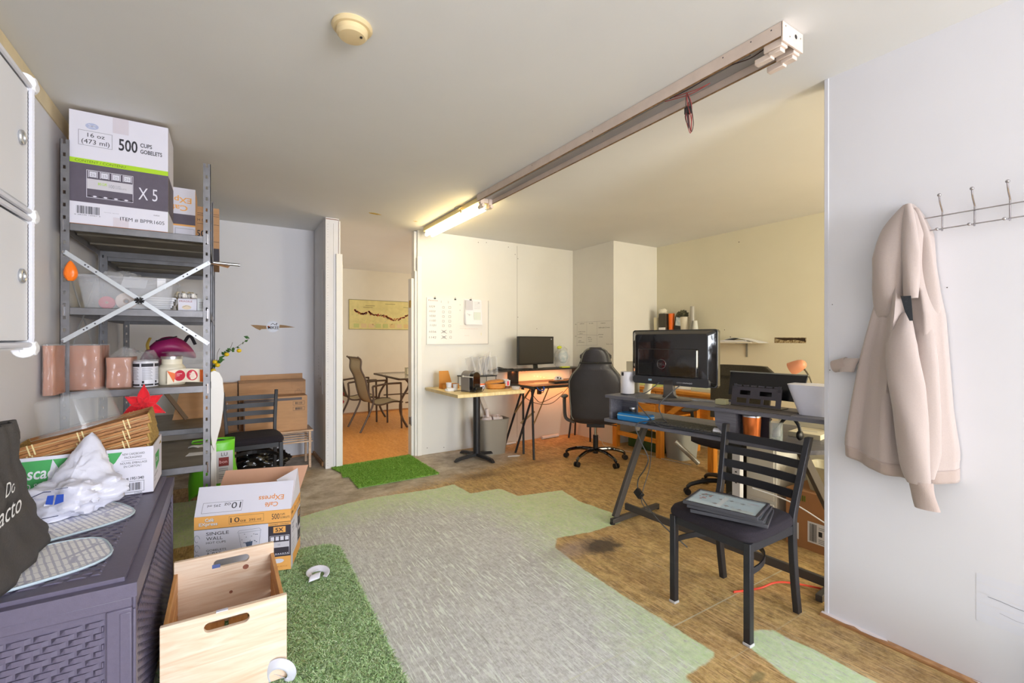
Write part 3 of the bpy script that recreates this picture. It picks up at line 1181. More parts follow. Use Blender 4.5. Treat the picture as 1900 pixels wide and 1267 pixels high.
weave(mb, (0.02, 0.009, 0.05), (1, 0, 0), (0, 0, 1), W - 0.092, 0.455, (0, -1, 0))
weave(mb, (W - 0.011, 0.045, 0.03), (0, 1, 0), (0, 0, 1), D - 0.09, 0.46, (1, 0, 0))
mb.build('wicker_panels', t, smooth=0)
mb = MB(RESIN)
prof = [(0.0, 0.0), (0.0, 0.035), (0.012, 0.050), (0.05, 0.055)]
mb.box(0.0, -0.006, 0.545, W, D, 0.585)
mb.box(0.02, 0.02, 0.584, W - 0.03, D - 0.02, 0.597)
weave(mb, (0.05, 0.07, 0.597), (1, 0, 0), (0, 1, 0), W - 0.14, D - 0.14, (0, 0, 1), 0.05, 0.02)
lid = mb.build('lid', t, bevel=0.008, seg=3, smooth=0)

# leaf pattern placemats
LEAFM = NT('leaf_pattern_placemat')
k = LEAFM
pos = k.n('TexCoord').outputs['Object']
w1 = k.n('TexWave')
w1.inputs['Scale'].default_value = 20
w1.inputs['Distortion'].default_value = 1.2
k.l(k.mapping(pos, (1, 1.6, 1)), w1.inputs['Vector'])
vo = k.n('TexVoronoi', feature='DISTANCE_TO_EDGE')
vo.inputs['Scale'].default_value = 8
k.l(k.mapping(pos, (0.55, 2.0, 1)), vo.inputs['Vector'])
c = k.ramp(w1.outputs[0], [(0.22, (206, 207, 222)), (0.32, (250, 250, 253))])
c = k.mix(k.ramp(vo.outputs[0], [(0.015, (1, 1, 1, 1)), (0.035, (0, 0, 0, 1))]), c, lin((196, 196, 214)))
k.l(c, k.b.inputs['Base Color'])
k.b.inputs['Roughness'].default_value = 0.7
RIMM = mat('pale_blue_edging', (190, 206, 216), 0.7)


def placemat(loc, rz, label, a=0.225, b=0.15):
    t = thing('placemat', label, 'placemat', loc, rz, 'leaf pattern placemats on the storage box')
    e = 3.4
    pts = []
    for i in range(48):
        q = 2 * PI * i / 48
        ca, sa = math.cos(q), math.sin(q)
        r = (abs(ca / a) ** e + abs(sa / b) ** e) ** (-1 / e)
        pts.append((r * ca, r * sa))
    mb = MB(LEAFM.m)
    mb.prism(pts, (0, 0, 0), (1, 0, 0), (0, 1, 0), 0.004)
    mb.build('mat', t)
    mb = MB(RIMM)
    mb.tube([(p[0], p[1], 0.0025) for p in pts], 0.0042, n=6, closed=True)
    mb.build('edging', t)
    return t


placemat((-0.525, 1.875, 0.603), R(18), 'near leaf pattern placemat on the storage box beside the black bag', 0.225, 0.15)
placemat((-0.515, 2.26, 0.603), R(28), 'far leaf pattern placemat on the storage box under the white plastic bag', 0.215, 0.165)

# black tote bag slumped at the left edge
BAGF = mat('charcoal_nonwoven', (72, 68, 66), 0.8, var=0.10, vs=200, bump=0.1, bs=250)
t = thing('tote_bag', 'charcoal fabric tote bag with white script lettering on the storage box', 'bag', (-0.535, 1.85, 0.614))
mb = MB(BAGF)
EDGE = [(0, 0.335), (0.06, 0.315), (0.14, 0.255), (0.27, 0.17), (0.6, 0.04), (1.0, -0.055)]


def edge_y(v):
    for (a, p), (b, q) in zip(EDGE[:-1], EDGE[1:]):
        if v <= b:
            return p + (q - p) * (v - a) / (b - a)
    return EDGE[-1][1]


def bagfn(u, v):
    a = 2 * PI * u
    e = 2.6
    ca, sa = math.cos(a), math.sin(a)
    q = (abs(ca) ** e + abs(sa) ** e) ** (-1 / e)
    y1, y0 = edge_y(v), -0.33
    yc, ry = (y0 + y1) / 2, (y1 - y0) / 2
    rx = 0.062 * (1 - 0.75 * v ** 0.7)
    w = 0.006 * math.sin(14 * sa + 7 * v) + 0.004 * math.sin(23 * v)
    return (ca * q * rx + w + 0.045 * v, yc + sa * q * ry, v * 0.435)


mb.grid(bagfn, 56, 24, cu=True)
mb.add([bagfn(i / 56, 0) for i in range(56)], [tuple(range(56))])
mb.build('body', t, solid=0.003, smooth=70)
mb = MB(BAGF)
mb.tube(spath([(-0.012, -0.28, 0.38), (-0.012, -0.26, 0.50), (-0.012, -0.17, 0.50), (-0.012, -0.15, 0.38)], 6), 0.012, n=6, flat=0.3)
mb.build('handle', t)
mb = MB(mat('white_lettering', (240, 240, 240), 0.7))
f = mb.face((0.060, -0.275, 0.175), (0, 1, 0), (0, 0, 1))
f.k = 8
f.text(0.105, 0.075, 0.036, 'Do', mb.m, shear=0.25)
f.text(0.02, 0.01, 0.050, 'Pacto', mb.m, shear=0.25, w=0.19)
mb.build('lettering', t)

# white crumpled shopping bag
def crumple(c, rad, sc, seed, amp=0.25, n=44, flatb=True, freq=2.2):
    """crumpled closed film: noise displaced ball resting on its base"""
    def fn(u, v):
        th, ph = 2 * PI * u, PI * (0.001 + 0.998 * v)
        d = Vector((math.sin(ph) * math.cos(th), math.sin(ph) * math.sin(th), -math.cos(ph)))
        q = d * freq + Vector((seed, seed * 1.7, 0))
        r = 1 + amp * mnoise.noise(q) + amp * 0.55 * abs(mnoise.noise(q * 2.3)) - amp * 0.35 * abs(mnoise.noise(q * 4.9))
        z = d.z * r
        if flatb:
            z = max(z, -0.62 + 0.02 * mnoise.noise(q * 3))
        return (c[0] + d.x * r * rad * sc[0], c[1] + d.y * r * rad * sc[1], c[2] + (z + (0.62 if flatb else 0)) * rad * sc[2])
    return fn


FILMW = mat('white_film', (222, 222, 236), 0.3, bump=0.35, bs=28, spec=0.6)
t = thing('plastic_bag', 'crumpled white plastic shopping bag with blue marks on the storage box', 'bag', (-0.485, 2.40, 0.611))
mb = MB(FILMW)
def wb(u, v):
    p = Vector(crumple((0, 0, 0), 0.105, (1.2, 1.2, 0.75), 3.1, 0.5, freq=1.6)(u, v))
    # pulled up into a peak, like the handle side of the photo
    d = math.hypot(p.x - 0.03, p.y - 0.10)
    p.z += 0.17 * max(0, 1 - d / 0.12) * (1 if v > 0.45 else 0.0)
    return p
mb.grid(wb, 64, 40, cu=True)
mb.build('film', t, smooth=60)
mb = MB(mat('blue_print', (38, 76, 176), 0.5))
f = mb.face((-0.055, -0.155, 0.075), (1, -0.1, 0.0), (0, 0.6, 1))
f.k = 4
f.scrib([(-0.03, 0.03), (0.0, 0.045), (0.02, 0.044)], 0.003, mat('dark_blue_print', (40, 50, 90), 0.5))
f.poly([(0.01, 0.0), (0.03, -0.004), (0.03, 0.03), (0.012, 0.03)], mb.m)
f.poly([(0.034, -0.006), (0.058, 0.002), (0.056, 0.03), (0.036, 0.03)], mb.m)
f.scrib([(0.03, 0.05), (0.065, 0.052)], 0.002, mat('dark_blue_print'))
f.scrib([(-0.06, -0.045), (0.0, -0.05), (0.05, -0.045)], 0.0025, mat('dark_blue_print'))
mb.build('printed_marks', t)

# carton that holds the bamboo trays
t = thing('tissue_carton', 'open white and green carton holding bamboo trays on the storage box', 'box', (-0.708, 2.535, 0.603))
cw, cd, ch = 0.45, 0.31, 0.20
TH = 0.004
mb = MB(WCARD)
mb.box(0, 0, 0, cw, TH, ch)
mb.box(0, cd - TH, 0, cw, cd, ch)
mb.box(0, TH, 0, TH, cd - TH, ch)
mb.box(cw - TH, TH, 0, cw, cd - TH, ch)
mb.box(TH, TH, 0, cw - TH, cd - TH, TH)
f = mb.face((0, 0, 0), (1, 0, 0), (0, 0, 1))
f.y = f.y * 1.2
f.n = f.n / 1.2 if False else Vector((0, -1, 0))
f.poly([(0.0, 0.02), (0.10, 0.02), (0.13, 0.155), (0.0, 0.155)], GREENP)
f.poly([(0.13, 0.155), (0.25, 0.155), (0.25, 0.10), (0.16, 0.10)], GREENP)
f.text(-0.0 + 0.004, 0.095, 0.038, 'Cascades', WPAPER, bold=True, w=0.17, lay=2, shear=0.15)
f.text(0.02, 0.062, 0.018, 'PRO Select', WPAPER, lay=2)
f.rect(0.225, 0.0, 0.262, 0.152, mat('kraft_print', (214, 164, 124), 0.7), 2)
f.scrib([(0.262, 0.0), (0.262, 0.152), (0.225, 0.152)], 0.0018, INK, 3)
f.poly([(0.264, 0.155), (0.345, 0.155), (0.322, 0.12), (0.30, 0.10), (0.264, 0.092)], GREENP, 1)
f.text(0.345, 0.142, 0.0075, 'NEW CARDBOARD', INK, w=0.075)
f.text(0.352, 0.130, 0.0075, 'PACKAGING!', INK, w=0.058)
f.rect(0.342, 0.1225, 0.425, 0.1232, INK)
f.text(0.338, 0.110, 0.0075, 'NOUVEL EMBALLAGE', INK, w=0.090)
f.text(0.350, 0.098, 0.0075, 'EN CARTON !', INK, w=0.058)
f.scrib([(0.30, 0.083), (0.32, 0.086), (0.335, 0.088)], 0.001, GREYINK)
f.text(0.335, 0.052, 0.010, 'Art.# 1951340', INK, w=0.082, bold=True)
f.frame(0.333, 0.008, 0.418, 0.047, 0.0012, INK)
f.bars(0.343, 0.014, 0.408, 0.041, INK, 22)
f.text(0.385, -0.0 + 0.001, 0.006, '21594A', INK)
g = mb.face((cw, 0, 0), (0, 1, 0), (0, 0, 1))
g.poly([(0.06, 0.15), (0.20, 0.15), (0.20, 0.09), (0.08, 0.075)], GREENP)
g.text(0.08, 0.11, 0.022, 'Casc', WPAPER, bold=True, lay=2)
g.text(0.03, 0.055, 0.01, 'mouchoirs tissues', INK, w=0.12, lay=1)
g.text(0.03, 0.035, 0.01, '16 x 24', INK)
mb.build('carton', t, smooth=0)

BAMB = wood('bamboo_slat', (134, 80, 36), (196, 138, 76), 5, (3, 40, 40), 0.45, 1.5)
STRAW = mat('straw_weave', (172, 140, 76), 0.8, var=0.3, vs=90, bump=0.4, bs=120)
TIE = mat('cream_raffia', (232, 214, 158), 0.6)


def bamboo_tray(i, loc, tilt, label):
    t = thing('bamboo_tray', label, 'tray', loc, 0, 'bamboo trays nested in the carton')
    t.rotation_euler = (0, tilt, R(-3 + 2 * i))
    w, d, h = 0.43, 0.24, 0.045
    mb = MB(BAMB)
    # slanted slatted sides
    for (a, b, ax) in (((-w / 2, -d / 2), (w / 2, -d / 2), 0), ((w / 2, d / 2), (-w / 2, d / 2), 0)):
        for r in range(3):
            z0 = r * 0.015
            off = 0.006 * r * (-1 if a[1] < 0 else 1)
            mb.beam((a[0], a[1] + off, z0 + 0.0075), (b[0], b[1] + off, z0 + 0.0075), 0.005, 0.0125)
    mb.box(-w / 2 + 0.004, -d / 2 + 0.004, 0.0, w / 2 - 0.004, d / 2 - 0.004, 0.005)
    mb.build('slats', t, bevel=0.001)
    mb = MB(STRAW)
    mb.box(w / 2 - 0.002, -d / 2, 0, w / 2 + 0.006, d / 2, h)
    mb.build('woven_end', t, bevel=0.002)
    mb = MB(STRAW)
    mb.box(-w / 2 - 0.006, -d / 2, 0, -w / 2 + 0.002, d / 2, h)
    mb.build('woven_end', t, bevel=0.002)
    for s in (-1, 1):
        mb = MB(TIE)
        y_ = s * (d / 2 + 0.0135)
        mb.box(-w / 2, y_ - 0.001, 0.0290, w / 2, y_ + 0.001, 0.0305)
        for q in (-0.17, -0.155, -0.02, -0.005, 0.13, 0.145):
            mb.box(q - 0.0022, y_ - 0.0014, 0.002, q + 0.0022, y_ + 0.0014, h)
        mb.build('raffia_tie', t)
    return t


for i, nm in enumerate(('lowest', 'second lowest', 'second from top', 'topmost')):
    bamboo_tray(i, (-0.475 - 0.004 * i, 2.69, 0.715 + 0.044 * i), R(-14), nm + ' of the four nested bamboo trays leaning in the carton')

# clear acrylic cover behind the trays
t = thing('acrylic_cover', 'clear round acrylic cover resting on the topmost bamboo tray', 'cover', (-0.520, 2.69, 0.893))
t.rotation_euler = (0, R(-14), 0)
mb = MB(CLEAR)
mb.lathe([(0.134, 0.0), (0.128, 0.06), (0.120, 0.135), (0.110, 0.145), (1e-6, 0.147)], n=48)
mb.build('shell', t, solid=0.003)
mb = MB(CLEAR)
mb.lathe([(0.130, -0.003), (0.139, -0.003), (0.139, 0.004), (0.130, 0.004)], n=48, close=True)
mb.build('rim', t)

# red felt star
t = thing('felt_flower', 'red felt star flower behind the bamboo trays', 'ornament', (-0.335, 2.90, 0.855))
mb = MB(mat('red_felt', (226, 30, 44), 0.9, bump=0.2, bs=120, sheen=0.3))
for kk in range(6):
    a = R(60 * kk + 90)
    L = 0.085 if kk % 2 else 0.10
    def pet(u, v, a=a, L=L):
        w = 0.030 * math.sin(PI * min(1, v * 0.86 + 0.14)) * (1 - v) ** 0.35
        x = (u - 0.5) * 2 * w
        q = v * L
        return (q * math.cos(a) - x * math.sin(a), 0.012 * math.sin(PI * u) + 0.02 * v, 0.09 + q * math.sin(a) + x * math.cos(a))
    mb.grid(pet, 7, 9)
mb.build('petals', t, solid=0.003)
mb = MB(mat('red_felt'))
mb.tube([(0, 0.01, 0.09), (-0.01, -0.075, -0.245)], 0.004, n=6)
mb.build('stem', t)

# ================================================================ steel shelving
def shelving(loc, label, W, D, Ht, zsh, brace=True):
    t = thing('shelving_unit', label, 'shelf', loc)
    for (x, y) in ((0, 0), (W, 0), (0, D), (W, D)):
        sx = 1 if x == 0 else -1
        sy = 1 if y == 0 else -1
        mb = MB(GALV)
        a = 0.036
        z0 = 0
        # slotted angle: the two flanges with real slots along the front one
        pit = 0.0635
        n = int(Ht / pit)
        x0, x1 = sorted((x, x + sx * a))
        yb0, yb1 = sorted((y, y + sy * 0.0025))
        xm = x0 + 0.012
        mb.box(x0, yb0, 0, xm, yb1, Ht)
        mb.box(xm + 0.010, yb0, 0, x1, yb1, Ht)
        z = 0
        for k in range(n + 1):
            za = k * pit + 0.040
            mb.box(xm, yb0, z, xm + 0.010, yb1, min(za, Ht))
            z = za + 0.018
            if z > Ht:
                break
        xa, xb = sorted((x, x + sx * 0.0025))
        y0, y1 = sorted((y, y + sy * a))
        mb.box(xa, y0, 0, xb, y1, Ht)
        mb.build('upright', t)
    for zt in zsh:
        mb = MB(GALVD if zt == zsh[-1] else GALVD)
        th = 0.0015
        mb.box(0.003, 0.003, zt - th, W - 0.003, D - 0.003, zt)
        hgt = 0.038
        mb.box(0.037, 0.003, zt - hgt, W - 0.037, 0.005, zt, GALV)
        mb.box(0.037, 0.003, zt - hgt, W - 0.037, 0.018, zt - hgt + 0.0015, GALV)
        mb.box(0.037, D - 0.005, zt - hgt, W - 0.037, D - 0.003, zt, GALV)
        mb.box(0.003, 0.037, zt - hgt, 0.005, D - 0.037, zt, GALV)
        mb.box(W - 0.005, 0.037, zt - hgt, W - 0.003, D - 0.037, zt, GALV)
        mb.box(0.003, 0.003, zt - hgt, 0.03, 0.005, zt, GALV)
        mb.box(W - 0.03, 0.003, zt - hgt, W - 0.003, 0.005, zt, GALV)
        # reinforcing channels under the shelf
        for q in (0.33, 0.66):
            mb.box(0.01, D * q - 0.02, zt - 0.012, W - 0.01, D * q + 0.02, zt - 0.002)
        s = mb.build('shelf_board', t)
        mb = MB(CHROME)
        for x in (0.014, W - 0.014):
            mb.box(x - 0.003, -0.006, zt - 0.045, x + 0.003, -0.001, zt + 0.012)
        mb.build('clip', s)
    return t


SX, SY = -0.695, 3.16
SW = 0.635
t = shelving((SX, SY, 0), 'front grey steel shelving unit with crossed braces along the left wall', SW, 0.88, 2.285, (0.55, 1.005, 1.435, 1.865))
BR = mat('zinc_strap', (190, 194, 198), 0.4, metal=0.5)


def strap(p0, p1, par, holes=True):
    mb = MB(BR)
    p0, p1 = Vector(p0), Vector(p1)
    d = (p1 - p0)
    L = d.length
    d.normalize()
    nrm = Vector((0, -1, 0)) if abs(d.y) < 0.5 else Vector((1, 0, 0))
    side = d.cross(nrm).normalized() * 0.0105
    mb.slab(p0 - side, p1 - side, p1 + side, p0 + side, 0.0018)
    hm = DARKP
    for q in (0.13, 0.15, 0.20, 0.80, 0.83, 0.90):
        c = p0 + d * L * q
        sd = -nrm if False else nrm
        for (s1) in (1, -1):
            o = c + nrm * 0.0022 * s1
            mb.add([o + d * 0.004 * math.cos(2 * PI * k / 8) + side.normalized() * 0.004 * math.sin(2 * PI * k / 8) for k in range(8)], [tuple(range(8))], hm)
    return mb.build('cross_brace', par, smooth=0)


strap((0.018, -0.008, 1.715), (SW - 0.01, -0.008, 1.245), t)
strap((0.012, -0.012, 1.262), (SW - 0.004, -0.012, 1.715), t)
for (x, z) in ((0.018, 1.712), (SW - 0.012, 1.25), (0.014, 1.264), (SW - 0.008, 1.712)):
    mb = MB(CHROME)
    mb.cyl((x, -0.014, z), (x, -0.020, z), 0.006, n=6)
    mb.build('bolt', t)
mb = MB(BLACKPL)
for kk in range(5):
    a = kk * 1.3
    mb.tube([(0.315 + 0.022 * math.cos(a), -0.016, 1.480 + 0.018 * math.sin(a)), (0.315 - 0.022 * math.cos(a), -0.018, 1.480 - 0.018 * math.sin(a))], 0.004, n=6)
mb.build('wire_tie', t)
strap((-0.006 + 0.01, 0.04, 1.72), (0.004, 0.84, 1.10), t)
strap((0.006, 0.04, 1.10), (0.006, 0.84, 1.72), t)
t2 = shelving((SX, SY + 0.905, 0), 'rear grey steel shelving unit behind the front one by the back wall', SW, 0.86, 2.18, (0.62, 1.435, 1.84))

# ---- on the top shelf
def carton(name, label, loc, rz, w, d, h, m, cat='box', group=None, bevel=0.0):
    t = thing(name, label, cat, loc, rz, group)
    mb = MB(m)
    mb.box(0, 0, 0, w, d, h)
    return t, mb


t, mb = carton('cup_carton', 'large white and violet grey carton reading 500 CUPS on the top shelf', (SX + 0.032, SY + 0.012, 1.866), 0, 0.405, 0.30, 0.583, CARD)
f = mb.face((0, 0, 0), (1, 0, 0), (0, 0, 1))
w, h = 0.405, 0.583
f.rect(0, 0, w, h, WCARD, 1)
f.rect(0, 0.0, w, 0.003, mat('kraft_edge', (190, 130, 92), 0.8), 2)
f.rect(0, 0.115, w, 0.315, PURPP, 2)
f.rect(0, 0.315, w, 0.340, LIME, 2)
f.text(0.022, 0.321, 0.013, 'CONTENT / CONTENU', mat('olive_ink', (96, 120, 20), 0.6), w=0.20, lay=3)
f.frame(0.035, 0.410, 0.168, 0.487, 0.0012, INK, 2)
f.text(0.070, 0.456, 0.021, '16 oz', INK, w=0.068)
f.text(0.047, 0.421, 0.023, '(473 ml)', INK, w=0.110)
f.text(0.194, 0.415, 0.060, '500', INK, w=0.078, bold=True)
f.text(0.284, 0.450, 0.021, 'CUPS', INK, w=0.050, bold=True)
f.text(0.284, 0.416, 0.021, 'GOBELETS', INK, w=0.094, bold=True)
f.disc(0.088, 0.513, 0.026, mat('pale_blue_stamp', (178, 186, 216), 0.6), 24, sy=0.62)
f.scrib([(0.074, 0.506), (0.102, 0.520)], 0.003, WCARD, 3)
f.scrib([(0.074, 0.520), (0.102, 0.506)], 0.003, WCARD, 3)
TAPE = mat('packing_tape', (216, 208, 218), 0.15, coat=0.6)
f.rect(0.170, 0.500, 0.235, h, TAPE, 2)
f.rect(0.172, 0.003, 0.235, 0.052, TAPE, 2)
f.frame(0.066, 0.142, 0.254, 0.285, 0.002, WCARD, 3)
for i in range(4):
    x = 0.073 + 0.046 * i
    f.rect(x, 0.247, x + 0.037, 0.281, WCARD, 3)
    f.frame(x + 0.003, 0.247, x + 0.034, 0.279, 0.002, DARKP, 4)
    f.text(x + 0.009, 0.255, 0.014, '25', GREYINK, lay=4)
f.rect(0.069, 0.188, 0.251, 0.240, mat('pale_band', (206, 202, 210), 0.6), 3)
f.text(0.112, 0.212, 0.013, 'BIO CUPS', LIME, w=0.035, bold=True, lay=4)
f.text(0.155, 0.204, 0.018, '100', GREYINK, w=0.022, lay=4)
f.text(0.180, 0.214, 0.007, 'CUPS', GREYINK, lay=4)
f.text(0.180, 0.204, 0.007, 'GOBELETS', GREYINK, lay=4)
for i in range(9):
    f.disc(0.078 + 0.021 * i, 0.150, 0.008, WCARD if i % 2 else DARKP, 10, 4, sy=0.5)
f.text(0.276, 0.165, 0.066, 'X 5', WCARD, w=0.082, lay=3)
f.bars(0.028, 0.055, 0.118, 0.095, INK, 30, 2)
f.text(0.02, 0.046, 0.005, '0 28295 16051 3', INK, w=0.10)
f.text(0.200, 0.040, 0.019, 'ITEM # BPPR1605', INK, w=0.188)
f.text(0.340, 0.085, 0.006, 'VL0524', INK)
f.text(0.135, 0.072, 0.004, 'imported by - importe par', GREYINK)
g = mb.face((w, 0, 0), (0, 1, 0), (0, 0, 1))
g.rect(0, 0.0, 0.30, h, WCARD, 1)
g.rect(0, 0.13, 0.004, 0.30, DARKP, 2)
g.rect(0, 0.0, 0.006, 0.12, LIME, 2)
g.rect(0.01, 0.115, 0.30, 0.315, PURPP, 2)
mb.build('carton', t, smooth=0)

t, mb = carton('coffee_cup_carton', 'white carton with orange lettering between the large cup carton and brown carton', (SX + 0.300, SY + 0.40, 1.866), 0, 0.245, 0.28, 0.365, CARD)
f = mb.face((0, 0, 0), (1, 0, 0), (0, 0, 1))
w = 0.245
f.rect(0, 0, w, 0.365, WCARD, 1)
f.rect(0, 0.135, w, 0.20, PURPP, 2)
f.rect(0, 0.125, w, 0.135, ORANGEP, 2)
f.text(0.225, 0.305, 0.034, 'EXpress', ORANGEP, w=0.18, bold=True, flip=True, lay=2)
f.text(0.205, 0.255, 0.034, 'Café', ORANGEP, w=0.11, bold=True, flip=True, lay=2)
f.text(0.07, 0.155, 0.02, '10 oz', ORANGEP, lay=3)
f.frame(0.14, 0.03, 0.24, 0.11, 0.002, GREYINK, 2)
f.text(0.15, 0.04, 0.02, 'cups', GREYINK, lay=2)
mb.build('carton', t, smooth=0)

t, mb = carton('kraft_carton', 'brown kraft carton reading 500 at the back end of the top shelves', (SX + 0.335, SY + 1.03, 1.841), 0, 0.335, 0.40, 0.44, CARD)
f = mb.face((0, 0, 0), (1, 0, 0), (0, 0, 1))
f.text(0.19, 0.215, 0.045, '500', INK, w=0.085, bold=True, lay=2)
for z in (0.31, 0.375, 0.39, 0.18):
    f.rect(0.0, z, 0.335, z + 0.003, INK, 1)
f.rect(0.20, 0.0, 0.335, 0.13, DARKP, 1)
f.text(0.03, 0.33, 0.02, 'HANDLE WITH CARE', INK, w=0.26)
f.text(0.03, 0.25, 0.03, 'CUPS', INK, w=0.12)
g = mb.face((0.335, 0, 0), (0, 1, 0), (0, 0, 1))
g.rect(0.03, 0.05, 0.35, 0.12, DARKP, 1)
mb.build('carton', t, smooth=0)
mb = MB(CARD)
mb.slab((0.225, -0.10, -0.022), (0.335, -0.13, -0.05), (0.35, 0.10, -0.0035), (0.21, 0.10, -0.0035), 0.003)
o = mb.build('cardboard_flap')
o.location = (SX + 0.39, SY + 0.86, 1.838)
tag(o, 'loose grey cardboard flap under the steel tube at the end of the top shelf', 'cardboard')
mb = MB(BRIGHTM)
mb.tube([(0, 0, 0), (0.30, 0.03, -0.003)], 0.0115, n=16)
o = mb.build('steel_tube')
o.location = (SX + 0.505, SY + 0.94, 1.853 + 0.0)
tag(o, 'short steel tube sticking out past the end of the top shelf', 'tube')

# ---- orange bag hanging on the brace
t = thing('orange_bag', 'orange plastic bag tied at the left end of the cross brace', 'bag', (SX + 0.046, SY - 0.030, 1.612))
mb = MB(mat('orange_film', (255, 126, 28), 0.3, bump=0.3, bs=60))
def ob(u, v):
    th = 2 * PI * u
    r = 0.029 * math.sin(PI * (0.05 + 0.93 * v)) ** 0.6 * (1.15 - 0.5 * v) * (1 + 0.06 * math.sin(5 * th))
    return (r * math.cos(th), 0.6 * r * math.sin(th), v * 0.10 - 0.045)
mb.grid(ob, 24, 14, cu=True)
mb.build('film', t, smooth=60)

# ---- second shelf: bins
t = thing('plastic_bin', 'translucent plastic bin with papers and tape rolls on the middle shelf', 'bin', (SX + 0.255, SY + 0.20, 1.4365))
def tub(mb, w0, d0, w1, d1, h, m, th=0.003, e=8, n=48):
    outer = [(1.0, 0.0), (1.0, 1.0)]
    def ring(k, z, ins=0.0):
        w = (w0 + (w1 - w0) * k) / 2 - ins
        d = (d0 + (d1 - d0) * k) / 2 - ins
        r = []
        for i in range(n):
            a = 2 * PI * (i + 0.5) / n
            ca, sa = math.cos(a), math.sin(a)
            q = (abs(ca) ** e + abs(sa) ** e) ** (-1 / e)
            r.append((ca * q * w, sa * q * d, z))
        return r
    rings = [ring(0, 0), ring(1, h), ring(1, h, th), ring(0, th, th)]
    vs = sum(rings, [])
    fs = []
    for j in range(3):
        for i in range(n):
            l = (i + 1) % n
            fs.append((j * n + i, j * n + l, (j + 1) * n + l, (j + 1) * n + i))
    fs.append(tuple(range(n))[::-1])
    fs.append(tuple(3 * n + i for i in range(n)))
    mb.add(vs, fs, m)
mb = MB(CLEARW)
tub(mb, 0.37, 0.27, 0.42, 0.32, 0.165, CLEARW)
mb.build('tub', t)
mb = MB(CLEARW)
mb.tube([(x * 0.213, y * 0.163, 0.168) for (x, y) in ((-1, -1), (0, -1), (1, -1), (1, 0), (1, 1), (0, 1), (-1, 1), (-1, 0))], 0.007, n=8, closed=True)
mb.box(-0.21, -0.16, 0.171, 0.21, 0.16, 0.176)
mb.build('lid', t)
mb = MB(WPAPER)
mb.box(0.13, -0.166, 0.115, 0.17, -0.158, 0.175)
mb.build('latch', t, bevel=0.002)
def roll(name, label, loc, r, h, col, cat='roll', rot=None, group=None, ri=0.4, disc=None):
    t = thing(name, label, cat, loc, 0, group)
    if rot:
        t.rotation_euler = rot
    mb = MB(col)
    mb.lathe([(r * ri, 0), (r, 0), (r, h), (r * ri, h)], n=32, close=True)
    if disc:
        mb.lathe([(r * ri, h + 0.0006), (r * 0.95, h + 0.0006)], m=disc, n=32)
    mb.build('winding', t, bevel=0.001)
    mb = MB(CARD)
    mb.lathe([(r * ri - 0.003, 0.0005), (r * ri, 0.0005), (r * ri, h - 0.0005), (r * ri - 0.003, h - 0.0005)], n=32, close=True)
    mb.build('core', t)
    return t
roll('label_roll', 'red label roll inside the translucent bin', (SX + 0.165, SY + 0.118, 1.470), 0.034, 0.03, REDP, rot=(R(90), 0, 0), ri=0.2)
roll('label_roll', 'white label roll with orange bands inside the translucent bin', (SX + 0.245, SY + 0.135, 1.482), 0.046, 0.04, mat('orange_white', (246, 226, 214), 0.6), rot=(R(90), 0, 0), ri=0.3)
mb = MB(WPAPER)
for i in range(6):
    mb.cbox((0.0 + 0.004 * i, 0.006 * (i % 2), 0.006 + 0.012 * i), (0.17, 0.16, 0.0105), rot=(0, 0, 0.04 * (i % 3)))
o = mb.build('paper_stack', bevel=0.001)
o.location = (SX + 0.355, SY + 0.18, 1.4405)
tag(o, 'stack of white paper packs inside the translucent bin', 'paper')
mb = MB(WPAPER)
mb.slab((-0.055, 0, 0.0), (0.055, -0.004, 0.0), (0.06, 0.05, 0.055), (-0.045, 0.055, 0.06), 0.002)
o = mb.build('folded_paper')
o.location = (SX + 0.275, SY + 0.085, 1.555)
tag(o, 'folded white sheet on top of the papers in the translucent bin', 'paper')
t = thing('clear_packet', 'crumpled clear plastic packet lying on the translucent bin', 'packet', (SX + 0.20, SY + 0.25, 1.614))
mb = MB(WRAP)
mb.grid(crumple((0, 0, 0), 0.05, (1.6, 1.1, 0.6), 8.8, 0.4), 28, 16, cu=True)
mb.build('film', t, smooth=60)
t = thing('small_carton', 'small white carton with black ovals at the right end of the middle shelf', 'box', (SX + 0.478, SY + 0.07, 1.4365))
mb = MB(WCARD)
mb.box(0, 0, 0, 0.088, 0.10, 0.07)
f = mb.face((0, 0, 0), (1, 0, 0), (0, 0, 1))
f.text(0.006, 0.05, 0.010, 'FRAGILE', mat('brick_print', (160, 60, 60), 0.6), w=0.06)
f.disc(0.04, 0.02, 0.022, mat('beige_print', (226, 210, 186), 0.6), 18, sy=0.6)
f.scrib([(0.02, 0.02), (0.04, 0.03), (0.06, 0.02)], 0.0015, INK)
mb.build('carton', t, smooth=0)
for (dx, nm) in ((0.012, 'left'), (0.055, 'right')):
    roll('tape_roll', nm + ' black and white tape roll on the small white carton', (SX + 0.478 + dx + 0.012, SY + 0.03 + 0.03, 1.5075 + 0.0), 0.024, 0.028, mat('black_white_tape', (60, 56, 60), 0.5, col2=(236, 232, 226), vs=50), 'tape', group='tape rolls on the small carton', ri=0.5)
t = thing('milk_carton', 'small white carton with dark stripe beside the upright on the middle shelf', 'box', (SX + 0.568, SY + 0.085, 1.4365))
mb = MB(mat('cool_white_carton', (220, 224, 228), 0.5))
mb.box(0, 0, 0, 0.055, 0.09, 0.075)
f = mb.face((0, 0, 0), (1, 0, 0), (0, 0, 1))
f.rect(0.043, 0, 0.055, 0.075, INK)
for z in (0.02, 0.03, 0.04, 0.05):
    f.rect(0.008, z, 0.036, z + 0.003, GREYINK)
mb.build('carton', t, smooth=0)
t = thing('bow_ribbon', 'cream ribbon bows piled behind the small cartons on the middle shelf', 'ribbon', (SX + 0.50, SY + 0.24, 1.437))
